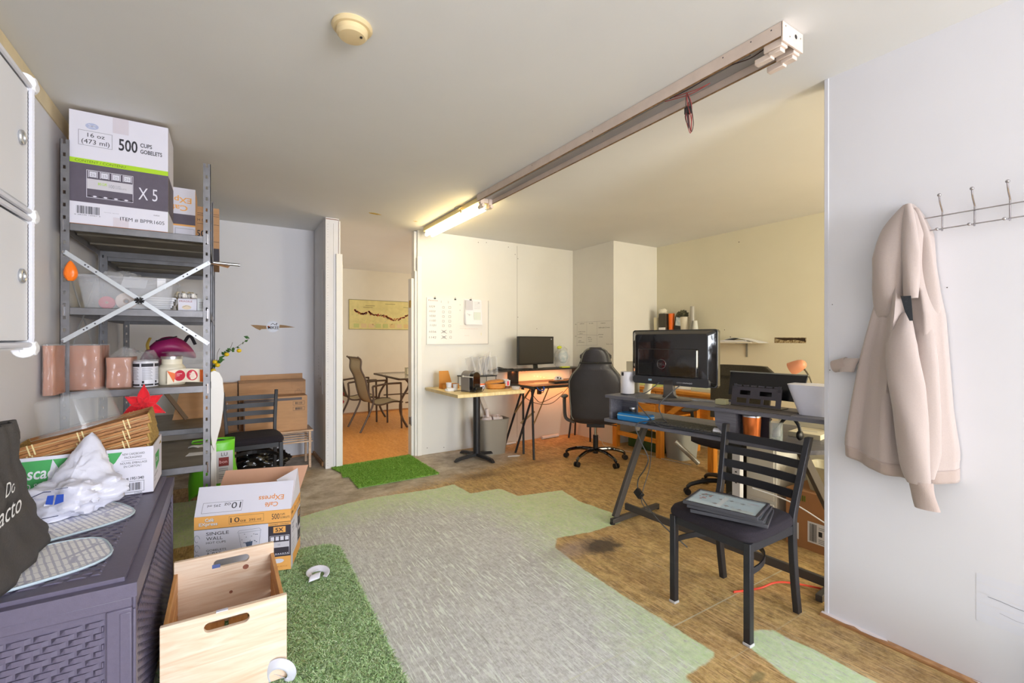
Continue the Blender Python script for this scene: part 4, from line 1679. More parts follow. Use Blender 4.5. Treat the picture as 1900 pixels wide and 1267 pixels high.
mb = MB(mat('cream_ribbon', (226, 212, 180), 0.3, coat=0.4))
for kk in range(9):
    a = kk * 0.9
    mb.tube(spath([(0, 0, 0.07), (0.035 * math.cos(a), 0.03 * math.sin(a), 0.12), (0.05 * math.cos(a + .5), 0.04 * math.sin(a + .5), 0.09), (0, 0, 0.07)], 5), 0.008, n=6, flat=0.25)
mb.lathe([(0.04, 0), (0.045, 0.03), (0.02, 0.08)], n=16)
mb.build('loops', t)

# ---- third shelf
COCO = mat('cocoa_brown', (186, 116, 78), 0.5, var=0.08, vs=14, bump=0.15, bs=30)
def pack(loc, w, d, h, label, rz=0, neck=False):
    t = thing('brown_pack', label, 'packet', loc, rz, 'brown packs wrapped in clear film')
    mb = MB(COCO)
    def pf(u, v):
        a = 2 * PI * u
        e = 10
        ca, sa = math.cos(a), math.sin(a)
        q = (abs(ca) ** e + abs(sa) ** e) ** (-1 / e)
        s = 1 - 0.04 * math.sin(PI * v) ** 2 + 0.02 * mnoise.noise(Vector((ca * 2, sa * 2, v * 5)))
        return (w / 2 + ca * q * w / 2 * s, d / 2 + sa * q * d / 2 * s, h * v)
    mb.grid(pf, 32, 14, cu=True)
    mb.add([pf(i / 32, 0) for i in range(32)] + [pf(i / 32, 1) for i in range(32)], [tuple(range(32))[::-1], tuple(range(32, 64))])
    mb.build('contents', t, smooth=50)
    mb = MB(WRAP)
    hh = h + (0.05 if neck else 0.006)
    def wf(u, v):
        a = 2 * PI * u
        e = 8
        ca, sa = math.cos(a), math.sin(a)
        q = (abs(ca) ** e + abs(sa) ** e) ** (-1 / e)
        n = mnoise.noise(Vector((ca * 3 + loc[0] * 9, sa * 3, v * 4)))
        s = 1.05 + 0.05 * n + 0.03 * mnoise.noise(Vector((ca * 9, sa * 9, v * 7)))
        if neck and v > 0.75:
            s *= 1 - (v - 0.75) * 2.2
        return (w / 2 + ca * q * w / 2 * s + (0.1 * (v - 0.75) if neck and v > .75 else 0), d / 2 + sa * q * d / 2 * s, 0.001 + (hh) * v)
    mb.grid(wf, 48, 26, cu=True)
    mb.build('film', t, smooth=60)
    return t
pack((SX + 0.010, SY + 0.06, 1.006), 0.135, 0.26, 0.232, 'upright brown pack in clear film beside the left upright of the shelving')
pack((SX - 0.020, SY - 0.19, 1.006 - 0.0), 0.045, 0.185, 0.235, 'brown pack leaning outside the shelving against the left wall')
pack((SX + 0.156, SY + 0.10, 1.006), 0.112, 0.22, 0.165, 'shorter brown pack with a gathered clear film top beside the labelled can', neck=True)

t = thing('label_can', 'white can covered in printed paper labels on the third shelf', 'can', (SX + 0.325, SY + 0.14, 1.006))
mb = MB(mat('label_white', (228, 228, 238), 0.4))
r, hh = 0.057, 0.142
mb.lathe([(r, 0), (r, hh - 0.012), (r * 0.97, hh), (r * 0.9, hh)], n=48)
def on_can(mb, r, a0, a1, z0, z1, m, off=0.0008):
    n = max(2, int(abs(a1 - a0) / 6))
    vs = []
    for i in range(n + 1):
        a = R(a0 + (a1 - a0) * i / n)
        for z in (z0, z1):
            vs.append(((r + off) * math.cos(a), (r + off) * math.sin(a), z))
    mb.add(vs, [(2 * i, 2 * i + 2, 2 * i + 3, 2 * i + 1) for i in range(n)], m)
for (a0, a1) in ((-165, -112), (-104, -48), (-42, 10)):
    on_can(mb, r, a0, a1, 0.112, 0.130, INK)
    on_can(mb, r, a0, a1, 0.006, 0.016, INK)
    on_can(mb, r, a0 + 3, a0 + 13, 0.020, 0.034, INK)
    for k2 in range(11):
        on_can(mb, r, a0 + 4, a1 - 5 - (k2 % 3) * 4, 0.040 + 0.0062 * k2, 0.0425 + 0.0062 * k2, GREYINK)
mb.build('labelled_wall', t)
mb = MB(CLEARW)
mb.lathe([(r * 1.03, 0.130), (r * 1.03, 0.150), (0.0001, 0.151)], n=40)
mb.build('lid', t)
t = thing('white_canister', 'cream plastic canister behind the round sticker band on the third shelf', 'canister', (SX + 0.44, SY + 0.20, 1.006))
mb = MB(mat('cream_plastic', (236, 228, 206), 0.45))
mb.lathe([(0.062, 0), (0.066, 0.01), (0.066, 0.10), (0.05, 0.12), (0.05, 0.15)], n=36)
mb.build('body', t)
mb = MB(BRIGHTM)
mb.lathe([(0.054, 0.15), (0.054, 0.165), (0.0001, 0.166)], n=36)
mb.build('lid', t)
t = thing('clear_container', 'clear plastic food container stack on the third shelf near the upright', 'container', (SX + 0.50, SY + 0.42, 1.006))
for kk in range(3):
    mb = MB(CLEAR)
    tub(mb, 0.17, 0.20, 0.21, 0.24, 0.075, CLEAR, n=40)
    o = mb.build('tray', t, loc=(0, 0, 0.004 + 0.052 * kk))
mb = MB(CLEAR)
mb.box(-0.118, -0.13, 0.183, 0.118, 0.13, 0.189)
mb.build('lid', t, bevel=0.002)
t = thing('sticker_roll', 'cream backing strip with round red stickers on the third shelf', 'stickers', (SX + 0.425, SY + 0.095, 1.006))
mb = MB(mat('cream_backing', (246, 236, 214), 0.6))
def strip(u, v):
    return (u * 0.185, 0.012 * math.sin(u * 7), 0.006 + v * 0.078 + 0.012 * math.sin(u * 3.0))
mb.grid(strip, 24, 2)
def sfx(x, z, d=0.0015):
    u = x / 0.185
    return (x, 0.012 * math.sin(u * 7) - d, z + 0.012 * math.sin(u * 3.0))
for cx in (0.058, 0.118):
    mb.add([sfx(cx + 0.027 * math.cos(2 * PI * i / 24), 0.046 + 0.031 * math.sin(2 * PI * i / 24)) for i in range(24)], [tuple(range(24))], REDP)
    for q in (-0.010, 0.0, 0.010):
        mb.add([sfx(cx + a, 0.046 + q + b, 0.0025) for (a, b) in ((-0.013, -0.002), (0.013, -0.002), (0.013, 0.002), (-0.013, 0.002))], [(0, 1, 2, 3)], mat('pink_print', (246, 200, 200), 0.6))
mb.add([sfx(a, b) for (a, b) in ((0.155, 0.01), (0.185, 0.01), (0.185, 0.08), (0.155, 0.08))], [(0, 1, 2, 3)], ORP)
mb.add([sfx(a, b) for (a, b) in ((0.0, 0.085), (0.04, 0.06), (0.03, 0.01))], [(0, 1, 2)], ORP)
mb.build('strip', t, solid=0.001, smooth=0)
t = thing('gift_wrap_bag', 'crumpled clear film bag spread over the containers on the third shelf', 'bag', (SX + 0.235, SY + 0.40, 1.006))
mb = MB(WRAP)
mb.grid(crumple((0, 0, 0), 0.115, (1.2, 0.8, 1.05), 5.5, 0.4), 40, 24, cu=True)
mb.build('film', t, smooth=60)
t = thing('magenta_pouch', 'magenta fabric pouch with a gold trim on the rear of the third shelf', 'pouch', (SX + 0.385, SY + 0.66, 1.006))
MAG = mat('magenta_satin', (158, 36, 100), 0.45, bump=0.15, bs=20)
mb = MB(MAG)
def mg(u, v):
    a = 2 * PI * u
    r = math.sin(PI * (0.02 + 0.96 * v)) ** 0.5
    return (0.155 * r * math.cos(a), 0.10 * r * math.sin(a), 0.22 + (v - 0.5) * 0.13 - 0.30 * (r * math.cos(a) - 0.1) ** 2 * 0.3)
mb.grid(mg, 36, 18, cu=True)
mb.lathe([(0.06, 0.0), (0.07, 0.1), (0.06, 0.19)], n=24)
mb.build('body', t, smooth=60)
mb = MB(mat('gold_trim', (206, 172, 84), 0.35, metal=0.5))
mb.tube(spath([(-0.09, -0.055, 0.275), (-0.10, -0.09, 0.235), (-0.095, -0.105, 0.20)], 5), 0.009, n=8, flat=0.4)
mb.build('gold_trim', t)
mb = MB(BLACKFAB)
mb.tube(spath([(-0.06, -0.06, 0.255), (0.0, -0.08, 0.270), (0.05, -0.05, 0.285)], 5), 0.004, n=6)
mb.tube(spath([(0.09, 0, 0.25), (0.12, -0.02, 0.29), (0.15, -0.02, 0.23)], 5), 0.010, n=6)
mb.build('drawstring', t)

# lemon branch
t = thing('lemon_branch', 'artificial lemon branch sticking out of the shelving over the back chair', 'artificial plant', (SX + 0.60, SY + 0.80, 1.006))
mb = MB(mat('brown_stem', (74, 62, 40), 0.8))
stem = spath([(-0.05, 0, 0.0), (0.03, 0, 0.06), (0.07, 0.0, 0.115), (0.13, 0, 0.17), (0.19, 0, 0.215), (0.265, 0, 0.275)], 6)
mb.tube(stem, [0.003, 0.0012], n=6)
mb.tube(spath([(0.10, 0, 0.14), (0.14, 0, 0.20), (0.155, -0.01, 0.245)], 5), 0.0013, n=5)
mb.tube(spath([(0.06, 0, 0.10), (0.06, 0, 0.16), (0.075, -0.01, 0.20)], 5), 0.0013, n=5)
mb.build('stem', t)
mb = MB(mat('leaf_green', (58, 104, 46), 0.5, var=0.25, vs=20))
rnd = random.Random(11)
for i in range(30):
    p = stem[6 + int(rnd.random() * (len(stem) - 8))] if i else stem[-1]
    a, b = rnd.uniform(0, 2 * PI), rnd.uniform(-0.4, 0.9)
    d = Vector((math.cos(a) * math.cos(b), math.sin(a) * math.cos(b) * 0.6, math.sin(b)))
    L = rnd.uniform(0.026, 0.045)
    s = d.cross(Vector((0, 1, 0.2))).normalized() * L * 0.28
    mb.add([p, p + d * L * .45 + s, p + d * L, p + d * L * .45 - s, p + d * L * .5 + Vector((0, -0.004, 0.003))], [(0, 1, 4), (1, 2, 4), (2, 3, 4), (3, 0, 4)])
mb.build('leaves', t, smooth=0)
for (x, z) in ((0.035, 0.04), (0.062, 0.078), (0.118, 0.155), (0.196, 0.182), (0.045, 0.102)):
    mb = MB(mat('lemon_yellow', (240, 202, 30), 0.4))
    mb.ball((x, -0.012, z), 0.0165, sc=(1, 1, 0.9))
    mb.build('lemon', t)

# ---- lower shelf
for (nm, pts, lab) in (('paper_sheet', [(0.50, 0.28), (0.62, 0.27), (0.62, 0.36), (0.515, 0.37)], 'white paper sheet lying flat on the bottom shelf'),):
    mb = MB(WPAPER)
    mb.prism(pts, (SX, SY, 0.5515), (1, 0, 0), (0, 1, 0), 0.001)
    tag(mb.build(nm), lab, 'paper')
t = thing('torn_paper', 'torn white paper curling up on the bottom shelf behind the flat sheet', 'paper', (SX + 0.50, SY + 0.52, 0.553))
mb = MB(WPAPER)
mb.grid(lambda u, v: (0.12 * u, 0.05 * v, 0.03 * u * u * v + 0.006 * math.sin(8 * u)), 12, 6)
mb.build('sheet', t, solid=0.001)
# long white plastic sheet curving beside the upright
t = thing('plastic_sheet', 'tall white curved plastic panel standing behind the right front upright', 'panel', (SX + SW + 0.012, SY + 0.30, 0.0))
mb = MB(mat('ivory_plastic', (228, 224, 218), 0.35))
outl = [(0.0, 0.565), (0.012, 0.62), (0.035, 0.72), (0.048, 0.82), (0.053, 0.92), (0.045, 1.02), (0.028, 1.06), (0.0, 1.075), (-0.028, 1.06)]
back = [(-0.03, 1.0), (-0.03, 0.75), (-0.012, 0.60)]
mb.prism(outl + back, (0, 0, 0), (1, 0.15, 0), (0, 0, 1), 0.012)
mb.box(-0.028, 0.0, 0.0, 0.012, 0.010, 0.60)
f = mb.face((0.0, -0.006, 0.875), (1, 0.15, 0), (0, 0, 1))
f.k = 3
f.rect(0.008, 0.0, 0.040, 0.024, ORP)
f.text(0.015, 0.006, 0.010, 'AJ', WPAPER, lay=5)
mb.build('panel', t, bevel=0.003)
# kraft sheets leaning on the rear unit
t = thing('cardboard_sheet', 'large brown cardboard box leaning at the end of the shelving near the back wall', 'box', (SX + 0.29, SY + 1.40, 0.621))
mb = MB(CARD)
mb.slab((0.06, 0.0, 0.0), (0.33, 0.0, 0.0), (0.32, 0.06, 0.26), (0.115, 0.06, 0.265), -0.25)
mb.build('box', t, smooth=0)
mb = MB(mat('walnut_stick', (124, 98, 72), 0.6))
mb.beam((SX + 0.27, SY + 1.24, 0.945), (SX + 0.45, SY + 1.28, 0.640), 0.03, 0.03)
tag(mb.build('wooden_stick', bevel=0.003), 'brown wooden stick leaning in front of the cardboard box on the rear shelving', 'stick')
# green shopping bag under the shelf
t = thing('green_bag', 'lime green shopping bag with a white label standing under the shelving', 'bag', (SX + 0.64, SY + 0.70, 0.0))
GR = mat('lime_bag_film', (118, 216, 50), 0.35, bump=0.2, bs=24)
mb = MB(GR)
def gb(u, v):
    a = 2 * PI * u
    e = 3.5
    ca, sa = math.cos(a), math.sin(a)
    q = (abs(ca) ** e + abs(sa) ** e) ** (-1 / e)
    wx = 0.14 * (1 + 0.05 * math.sin(7 * v)) * (1.0 - 0.12 * v)
    wy = 0.085 * (1 - 0.25 * v)
    return (ca * q * wx * (1 + 0.03 * math.sin(6 * a + 5 * v)), sa * q * wy, 0.20 + 0.36 * v - 0.05 * (ca * q) * 0 - 0.05 * math.cos(a * 2) * (v < 0.05))
mb.grid(gb, 40, 14, cu=True)
mb.add([gb(i / 40, 0) for i in range(40)], [tuple(range(40))[::-1]])
mb.build('body', t, solid=0.0015)
mb = MB(mat('grey_label', (214, 214, 216), 0.5))
f = mb.face((0.0, -0.090, 0.27), (1, 0.0, 0), (0, 0.06, 1))
f.k = 6
f.rect(-0.01, 0.0, 0.115, 0.22, mb.m)
f.rect(0.03, 0.115, 0.09, 0.175, mat('dark_red_print', (140, 48, 44), 0.6), 8)
f.text(0.045, 0.185, 0.024, 'LU', INK, lay=8)
f.text(0.035, 0.135, 0.022, 'bon', mat('pink_print', (246, 200, 200), 0.6), lay=10, w=0.045)
for z in (0.095, 0.082, 0.055, 0.042, 0.03):
    f.rect(0.03, z, 0.085, z + 0.005, GREYINK, 8)
mb.build('label', t)
mb = MB(mat('dark_blue_jeans', (44, 52, 74), 0.9, var=0.3, vs=80))
mb.ball((0.03, 0.0, 0.52), 0.05, sc=(1.4, 0.9, 0.8))
mb.build('contents', t)
mb = MB(BLACKFAB)
def hang(u, v):
    return (0.03 * (u - 0.5) * (1 + v) + 0.02 * math.sin(4 * v), 0.008 * math.sin(6 * u), 0.47 - 0.44 * v + 0.02 * math.sin(9 * u))
mb.grid(hang, 8, 10)
o = mb.build('dark_strap', solid=0.004)
o.location = (SX + 0.32, SY + 0.45, 0.03)
tag(o, 'dark cloth hanging below the bottom shelf', 'cloth')
mb = MB(mat('grass_string', (150, 132, 96), 0.9))
for kk in range(8):
    a = kk
    mb.tube(spath([(0.03 * math.cos(a), 0.02 * math.sin(a), 0.004), (0.045 * math.cos(a + 1), 0.03 * math.sin(a + 1), 0.012), (0.03 * math.cos(a + 2.2), 0.03 * math.sin(a + 2.2), 0.004)], 4), 0.0025, n=5)
o = mb.build('twine_bundle')
o.location = (SX + 0.33, SY + 0.35, 0.0)
tag(o, 'small tangle of twine on the floor below the bottom shelf', 'twine')
# ================================================================ grass mats
def grass(name, label, poly, z, n, bh, cols, seed):
    """artificial grass mat: backing slab with short blades"""
    t = thing(name, label, 'mat', (0, 0, 0), 0, 'artificial grass mats on the floor')
    xs = [p[0] for p in poly]
    ys = [p[1] for p in poly]
    ox, oy = sum(xs) / len(xs), sum(ys) / len(ys)
    t.location = (ox, oy, z)
    mb = MB(mat('grass_backing', (126, 156, 100), 0.95))
    mb.prism([(p[0] - ox, p[1] - oy) for p in poly], (0, 0, 0), (1, 0, 0), (0, 1, 0), 0.006)
    mb.build('backing', t, smooth=0)
    rg = np.random.RandomState(seed)
    P = np.stack([rg.uniform(min(xs), max(xs), n), rg.uniform(min(ys), max(ys), n)], 1)
    P = P[sdist(P, poly) > -0.004]
    n = len(P)
    a = rg.uniform(0, 2 * PI, n)
    le = rg.uniform(0.35, 0.85, n) * bh
    lean = rg.uniform(0.5, 1.5, n) * bh
    ld = rg.uniform(0, 2 * PI, n)
    w = rg.uniform(0.0012, 0.0021, n)
    base = np.zeros((n, 3))
    base[:, 0] = P[:, 0] - ox
    base[:, 1] = P[:, 1] - oy
    base[:, 2] = 0.005
    s = np.stack([np.cos(a), np.sin(a), a * 0], 1) * w[:, None]
    mid = base + np.stack([np.cos(ld) * lean * .3, np.sin(ld) * lean * .3, le * .6], 1)
    tip = base + np.stack([np.cos(ld) * lean, np.sin(ld) * lean, le], 1)
    vs = np.stack([base - s, base + s, mid + s * .8, tip, mid - s * .8], 1).reshape(-1, 3)
    i = np.arange(n)[:, None] * 5
    f = np.concatenate([i, i + 1, i + 2, i + 3, i + 4], 1)
    me = bpy.data.meshes.new('blades')
    me.vertices.add(len(vs))
    me.vertices.foreach_set('co', vs.ravel())
    me.loops.add(f.size)
    me.loops.foreach_set('vertex_index', f.ravel().astype(np.int32))
    me.polygons.add(n)
    me.polygons.foreach_set('loop_start', np.arange(0, f.size, 5).astype(np.int32))
    me.polygons.foreach_set('material_index', rg.randint(0, len(cols), n).astype(np.int32))
    me.update(calc_edges=True)
    for c in cols:
        me.materials.append(c)
    o = bpy.data.objects.new('blades', me)
    COL.objects.link(o)
    o.parent = t
    o['kind'] = 'stuff'
    return t


G1 = [mat('grass_%d' % i, c, 0.55) for i, c in enumerate([(188, 224, 156), (206, 236, 174), (158, 200, 130), (226, 244, 204), (206, 222, 164)])]
G2 = [mat('turf_%d' % i, c, 0.55) for i, c in enumerate([(140, 200, 70), (166, 220, 88), (120, 180, 58), (188, 226, 110)])]
grass('grass_mat', 'large green artificial grass mat under the wooden crate', [(-0.20, 3.02), (0.50, 2.985), (0.555, 2.96), (0.60, 2.90), (0.595, 2.60), (0.585, 2.2), (0.565, 1.45), (-0.20, 1.45)], 0.001, 110000, 0.016, G1, 1)
grass('door_mat', 'small green artificial grass mat lying in front of the opening', [(0.90, 4.72), (0.955, 4.50), (0.93, 4.36), (0.985, 4.34), (0.975, 3.97), (1.72, 3.99), (1.72, 4.80), (1.0, 4.745)], 0.001, 60000, 0.018, G2, 2)

# ================================================================ wooden crate
PINE = wood('pine', (232, 200, 168), (250, 230, 208), 2.2, (1.2, 14, 14), 0.5, 2.0)
PINES = wood('pine_side', (206, 142, 76), (232, 176, 112), 2.2, (14, 1.2, 14), 0.5, 2.0)
KNOT = mat('pine_knot', (176, 116, 92), 0.6, col2=(150, 92, 72), vs=60)
t = thing('wooden_crate', 'pale pine crate with slot handles standing on the large grass mat', 'crate', (-0.175, 1.87, 0.022))
W, D = 0.375, 0.53
for (y, nm) in ((0.0, 'f'), (D - 0.018, 'b')):
    mb = MB(PINE)
    mb.hole_panel(W, 0.305, 0.135, 0.034, (W / 2 + (0.0 if nm == 'f' else 0.02), 0.262 if nm == 'f' else 0.262), (0, y + 0.018, 0), (1, 0, 0), (0, 0, 1), 0.018)
    f = mb.face((0, y, 0), (1, 0, 0), (0, 0, 1))
    if nm == 'b':
        f.disc(0.262, 0.222, 0.012, KNOT, 14, 1, 0.9)
        f.disc(0.205, 0.125, 0.007, KNOT, 12, 1)
    mb.build('end_panel', t, bevel=0.002)
for x in (0.0, W - 0.014):
    for k2 in range(3):
        mb = MB(PINES)
        mb.box(x, 0.0185, 0.004 + 0.088 * k2, x + 0.014, D - 0.0185, 0.004 + 0.088 * k2 + 0.078)
        mb.build('side_slat', t, bevel=0.0015)
for k2 in range(4):
    mb = MB(PINES)
    x = 0.018 + 0.089 * k2
    mb.box(x, 0.0185, 0.0, x + 0.074, D - 0.0185, 0.010)
    mb.build('floor_slat', t, bevel=0.001)
mb = MB(mat('staple_paper', (220, 220, 232), 0.5))
mb.box(0.155, -0.001, 0.3055, 0.19, 0.012, 0.309)
mb.box(0.135, D - 0.0195, 0.246, 0.165, D - 0.0182, 0.262, mat('blue_label', (96, 116, 176), 0.5))
mb.build('paper_labels', t, smooth=0)

# torn label rings
def ring_paper(loc, rz, label, tilt=(0, 0)):
    t = thing('label_liner', label, 'paper', loc, rz, 'torn white label liners')
    t.rotation_euler = (tilt[0], tilt[1], rz)
    m = mat('liner_white', (226, 226, 238), 0.4)
    mb = MB(m)
    def fn(u, v):
        a = -0.2 * PI + 1.55 * PI * u
        r = 0.030 + 0.028 * v
        return (r * math.cos(a), r * math.sin(a), 0.004 + 0.020 * math.sin(PI * u) * v + 0.012 * u)
    mb.grid(fn, 32, 6)
    mb.build('ring', t, solid=0.0008)
    mb = MB(m)
    mb.grid(lambda u, v: (-0.03 + 0.05 * u, -0.02 - 0.065 * v + 0.02 * u, 0.012 + 0.016 * math.sin(PI * v) + 0.006 * u), 8, 8)
    f = mb.face((-0.01, -0.03, 0.034), (1, 0.2, 0), (0, 1, -0.2))
    f.text(0, 0, 0.006, '500', GREYINK, lay=3)
    mb.build('torn_tail', t, solid=0.0008)
    return t
ring_paper((0.425, 2.585, 0.020), R(-20), 'torn white label liner lying on the large grass mat')
ring_paper((0.165, 1.845, 0.045), R(150), 'torn white label liner leaning on the front of the wooden crate', (R(75), 0))

# ================================================================ open coffee cup carton on the floor
rot = R(-16.4)
t = thing('open_carton', 'open white and orange coffee cup carton with raised flaps on the grass mat', 'box', (0.313 - 0.458 * math.cos(rot), 2.745 - 0.458 * math.sin(rot), 0.019), rot)
w, d, h, th = 0.458, 0.285, 0.328, 0.004
mb = MB(CARDP)
mb.box(0, 0, 0, w, th, h)
mb.box(0, d - th, 0, w, d, h)
mb.box(0, th, 0, th, d - th, h)
mb.box(w - th, th, 0, w, d - th, h)
mb.box(th, th, 0, w - th, d - th, th)
f = mb.face((0, 0, 0), (1, 0, 0), (0, 0, 1))
f.rect(0, 0, w, h, WCARD, 1)
f.rect(0, 0.262, w, h, ORANGEP, 2)
f.rect(0, 0.0, w, 0.012, ORANGEP, 2)
f.rect(0, 0.260, w, 0.2625, INK, 3)
for (ly, m, of) in ((3, INK, 0.0012), (4, WPAPER, 0.0)):
    f.text(0.050 - of, 0.300 - of, 0.017, 'Café', m, w=0.040 + 2 * of, bold=True, lay=ly)
    f.text(0.022 - of, 0.280 - of, 0.016, 'EXpress', m, w=0.085 + 2 * of, bold=True, lay=ly)
f.frame(0.160, 0.277, 0.325, 0.318, 0.001, INK, 3)
f.text(0.167, 0.284, 0.026, '10', INK, w=0.042)
f.text(0.213, 0.284, 0.014, 'oz', INK, w=0.027)
f.text(0.254, 0.284, 0.012, '295 ml', INK, w=0.058)
f.text(0.364, 0.280, 0.030, '500', INK, w=0.038)
f.text(0.405, 0.298, 0.011, 'CUPS', INK, w=0.024)
f.text(0.405, 0.281, 0.011, 'GOBELETS', INK, w=0.047)
f.text(0.055, 0.228, 0.017, 'SINGLE', INK, w=0.105)
f.text(0.055, 0.203, 0.017, 'WALL', INK, w=0.075)
f.text(0.055, 0.184, 0.011, 'HOT CUPS', INK, w=0.090)
f.text(0.055, 0.145, 0.010, 'GOBELETS', INK, w=0.092)
f.text(0.055, 0.122, 0.016, 'À PAROI', INK, w=0.10)
f.text(0.055, 0.10, 0.016, 'SIMPLE', INK, w=0.09)
for k2 in range(3):
    c = [(0.012 + 0.014 * math.cos(a / 6.0) * (1 - a / 60.0), 0.215 - 0.05 * k2 + 0.018 * math.sin(a / 6.0)) for a in range(34)]
    f.scrib([p for p in c if p[0] > 0.001], 0.0015, mat('slate_ink', (88, 100, 124), 0.6), 3)
cup = [(0.205, 0.225), (0.310, 0.229), (0.300, 0.12), (0.222, 0.12), (0.205, 0.225)]
f.scrib(cup, 0.001, mat('slate_ink'))
f.scrib([(0.200, 0.225), (0.206, 0.237), (0.304, 0.241), (0.314, 0.229)], 0.001, mat('slate_ink'))
rr = random.Random(4)
for k2 in range(16):
    f.disc(0.215 + 0.085 * rr.random(), 0.165 + 0.055 * rr.random(), 0.0032, mat('slate_ink') if k2 % 3 == 0 else GREYINK, 8, sy=0.7)
f.poly([(0.237, 0.172), (0.272, 0.176), (0.268, 0.150), (0.243, 0.148)], mat('slate_ink'))
f.rect(0.347, 0.075, w, 0.244, DARKP, 3)
f.rect(0.347, 0.244, w, 0.260, ORANGEP, 3)
f.text(0.352, 0.248, 0.0065, 'CONTENT / CONTENU', INK, w=0.098, lay=5)
f.rect(0.372, 0.205, 0.432, 0.238, ORANGEP, 4)
f.text(0.382, 0.211, 0.021, '5X', INK, w=0.040, bold=True, lay=6)
f.frame(0.354, 0.085, 0.451, 0.190, 0.0018, WCARD, 4)
for i in range(4):
    f.rect(0.359 + 0.0235 * i, 0.163, 0.376 + 0.0235 * i, 0.184, WCARD, 4)
f.rect(0.356, 0.125, 0.449, 0.155, mat('pale_band'), 4)
f.text(0.392, 0.135, 0.010, '100', GREYINK, w=0.014, lay=5)
for i in range(8):
    f.disc(0.362 + 0.0115 * i, 0.092, 0.004, WCARD, 8, 5, 0.5)
f.rect(0.347, 0.012, w, 0.075, ORANGEP, 3)
f.poly([(0.375 + 0.030 * math.cos(a * .5) + 0.02, 0.052 + 0.012 * math.sin(a * .5)) for a in range(12)], WCARD, 4)
f.text(0.38, 0.018, 0.007, 'SAVE. RECYCLE', mat('dark_orange_print', (200, 110, 40), 0.6), w=0.06, lay=4)
g = mb.face((w, 0, 0), (0, 1, 0), (0, 0, 1))
g.rect(0, 0, d, h, WCARD, 1)
g.rect(0, 0.262, d, h, ORANGEP, 2)
g.rect(0, 0.260, d, 0.2625, INK, 3)
g.text(0.012, 0.292, 0.014, 'Café EXpress', INK, w=0.05, bold=True, lay=3)
g.text(0.10, 0.285, 0.022, '10', INK)
g.text(0.145, 0.285, 0.013, 'oz 295 ml', GREYINK, w=0.075)
g.text(0.235, 0.285, 0.022, '500', INK, w=0.034)
g.rect(0.200, 0.065, 0.285, 0.245, DARKP, 2)
g.rect(0.215, 0.205, 0.262, 0.235, ORANGEP, 3)
g.text(0.222, 0.211, 0.019, '5X', INK, bold=True, lay=4)
g.frame(0.207, 0.085, 0.278, 0.190, 0.0018, WCARD, 3)
g.rect(0.209, 0.125, 0.276, 0.150, mat('pale_band'), 3)
g.rect(0.05, 0.0, 0.285, 0.060, ORANGEP, 2)
g.text(0.03, 0.226, 0.013, 'SINGLE', INK, w=0.07, lay=2)
g.text(0.03, 0.203, 0.013, 'WALL', INK)
g.text(0.03, 0.184, 0.009, 'HOT CUPS', INK)
for z in (0.14, 0.12, 0.10, 0.08):
    g.text(0.03, z, 0.009, 'GOBELETS', GREYINK, w=0.075)
g.disc(0.160, 0.175, 0.012, mat('slate_ink'), 12, sy=1.3)
mb.build('body', t, smooth=0)
# flaps
def flap(a, b, c, d_, name='flap', face=None, m=CARDP, outm=WCARD):
    mb = MB(m)
    mb.slab(a, b, c, d_, 0.004)
    va, vb, vd = Vector(a), Vector(b), Vector(d_)
    x = (vb - va)
    L = x.length
    x.normalize()
    y = (vd - va)
    y = (y - x * y.dot(x))
    Hh = y.length
    y.normalize()
    f = mb.face(va, x, y)
    f.n = -f.n
    return mb, f, L, Hh
# front flap: tilted back over the box, printed upside down
a, b = Vector((0, 0.002, h)), Vector((w, 0.002, h))
up = Vector((0, 0.40, 0.52)).normalized() * 0.16
mb = MB(CARDP)
mb.slab(a, b, b + up, a + up + Vector((-0.01, 0, 0)), -0.004)
f = mb.face(a, (1, 0, 0), up)
f.k = 1
f.poly([(0, 0), (w, 0), (w, 0.16), (-0.01, 0.16)], WCARD, 1)
f.text(0.445, 0.105 - 0.0 + 0.024, 0.0001, '.', INK)
f.text(0.415, 0.082, 0.026, 'EXpress', mat('orange_outline', (226, 150, 90), 0.6), w=0.125, bold=True, flip=True, lay=2)
f.text(0.390, 0.045, 0.024, 'Café', mat('orange_outline'), w=0.065, bold=True, flip=True, lay=2)
f.k = 2
f.frame(0.028, 0.015, 0.215, 0.070, 0.0012, INK)
f.text(0.208, 0.062, 0.032, '10', INK, w=0.044, flip=True)
f.text(0.158, 0.062, 0.019, 'oz', INK, w=0.030, flip=True)
f.text(0.112, 0.058, 0.013, '295 ml', INK, w=0.062, flip=True)
mb.build('flap', t, smooth=0)
# right flap standing up and leaning inwards, white outside
a, b = Vector((w - 0.002, 0.004, h)), Vector((w - 0.002, d - 0.004, h))
a2, b2 = Vector((w - 0.109, 0.171, h + 0.113)), Vector((w - 0.015, 0.285, h + 0.143))
mb = MB(CARDP)
mb.slab(a, b, b2, a2, 0.004)
nn = (b - a).cross(a2 - a).normalized()
mb.add([a - nn * 0.0012, b - nn * 0.0012, b2 - nn * 0.0012, a2 - nn * 0.0012], [(0, 3, 2, 1)], WCARD)
mb.add([a + nn * 0.0052, b + nn * 0.0052, b2 + nn * 0.0052, a2 + nn * 0.0052], [(0, 1, 2, 3)], WCARD)
mb.build('flap', t, smooth=0)
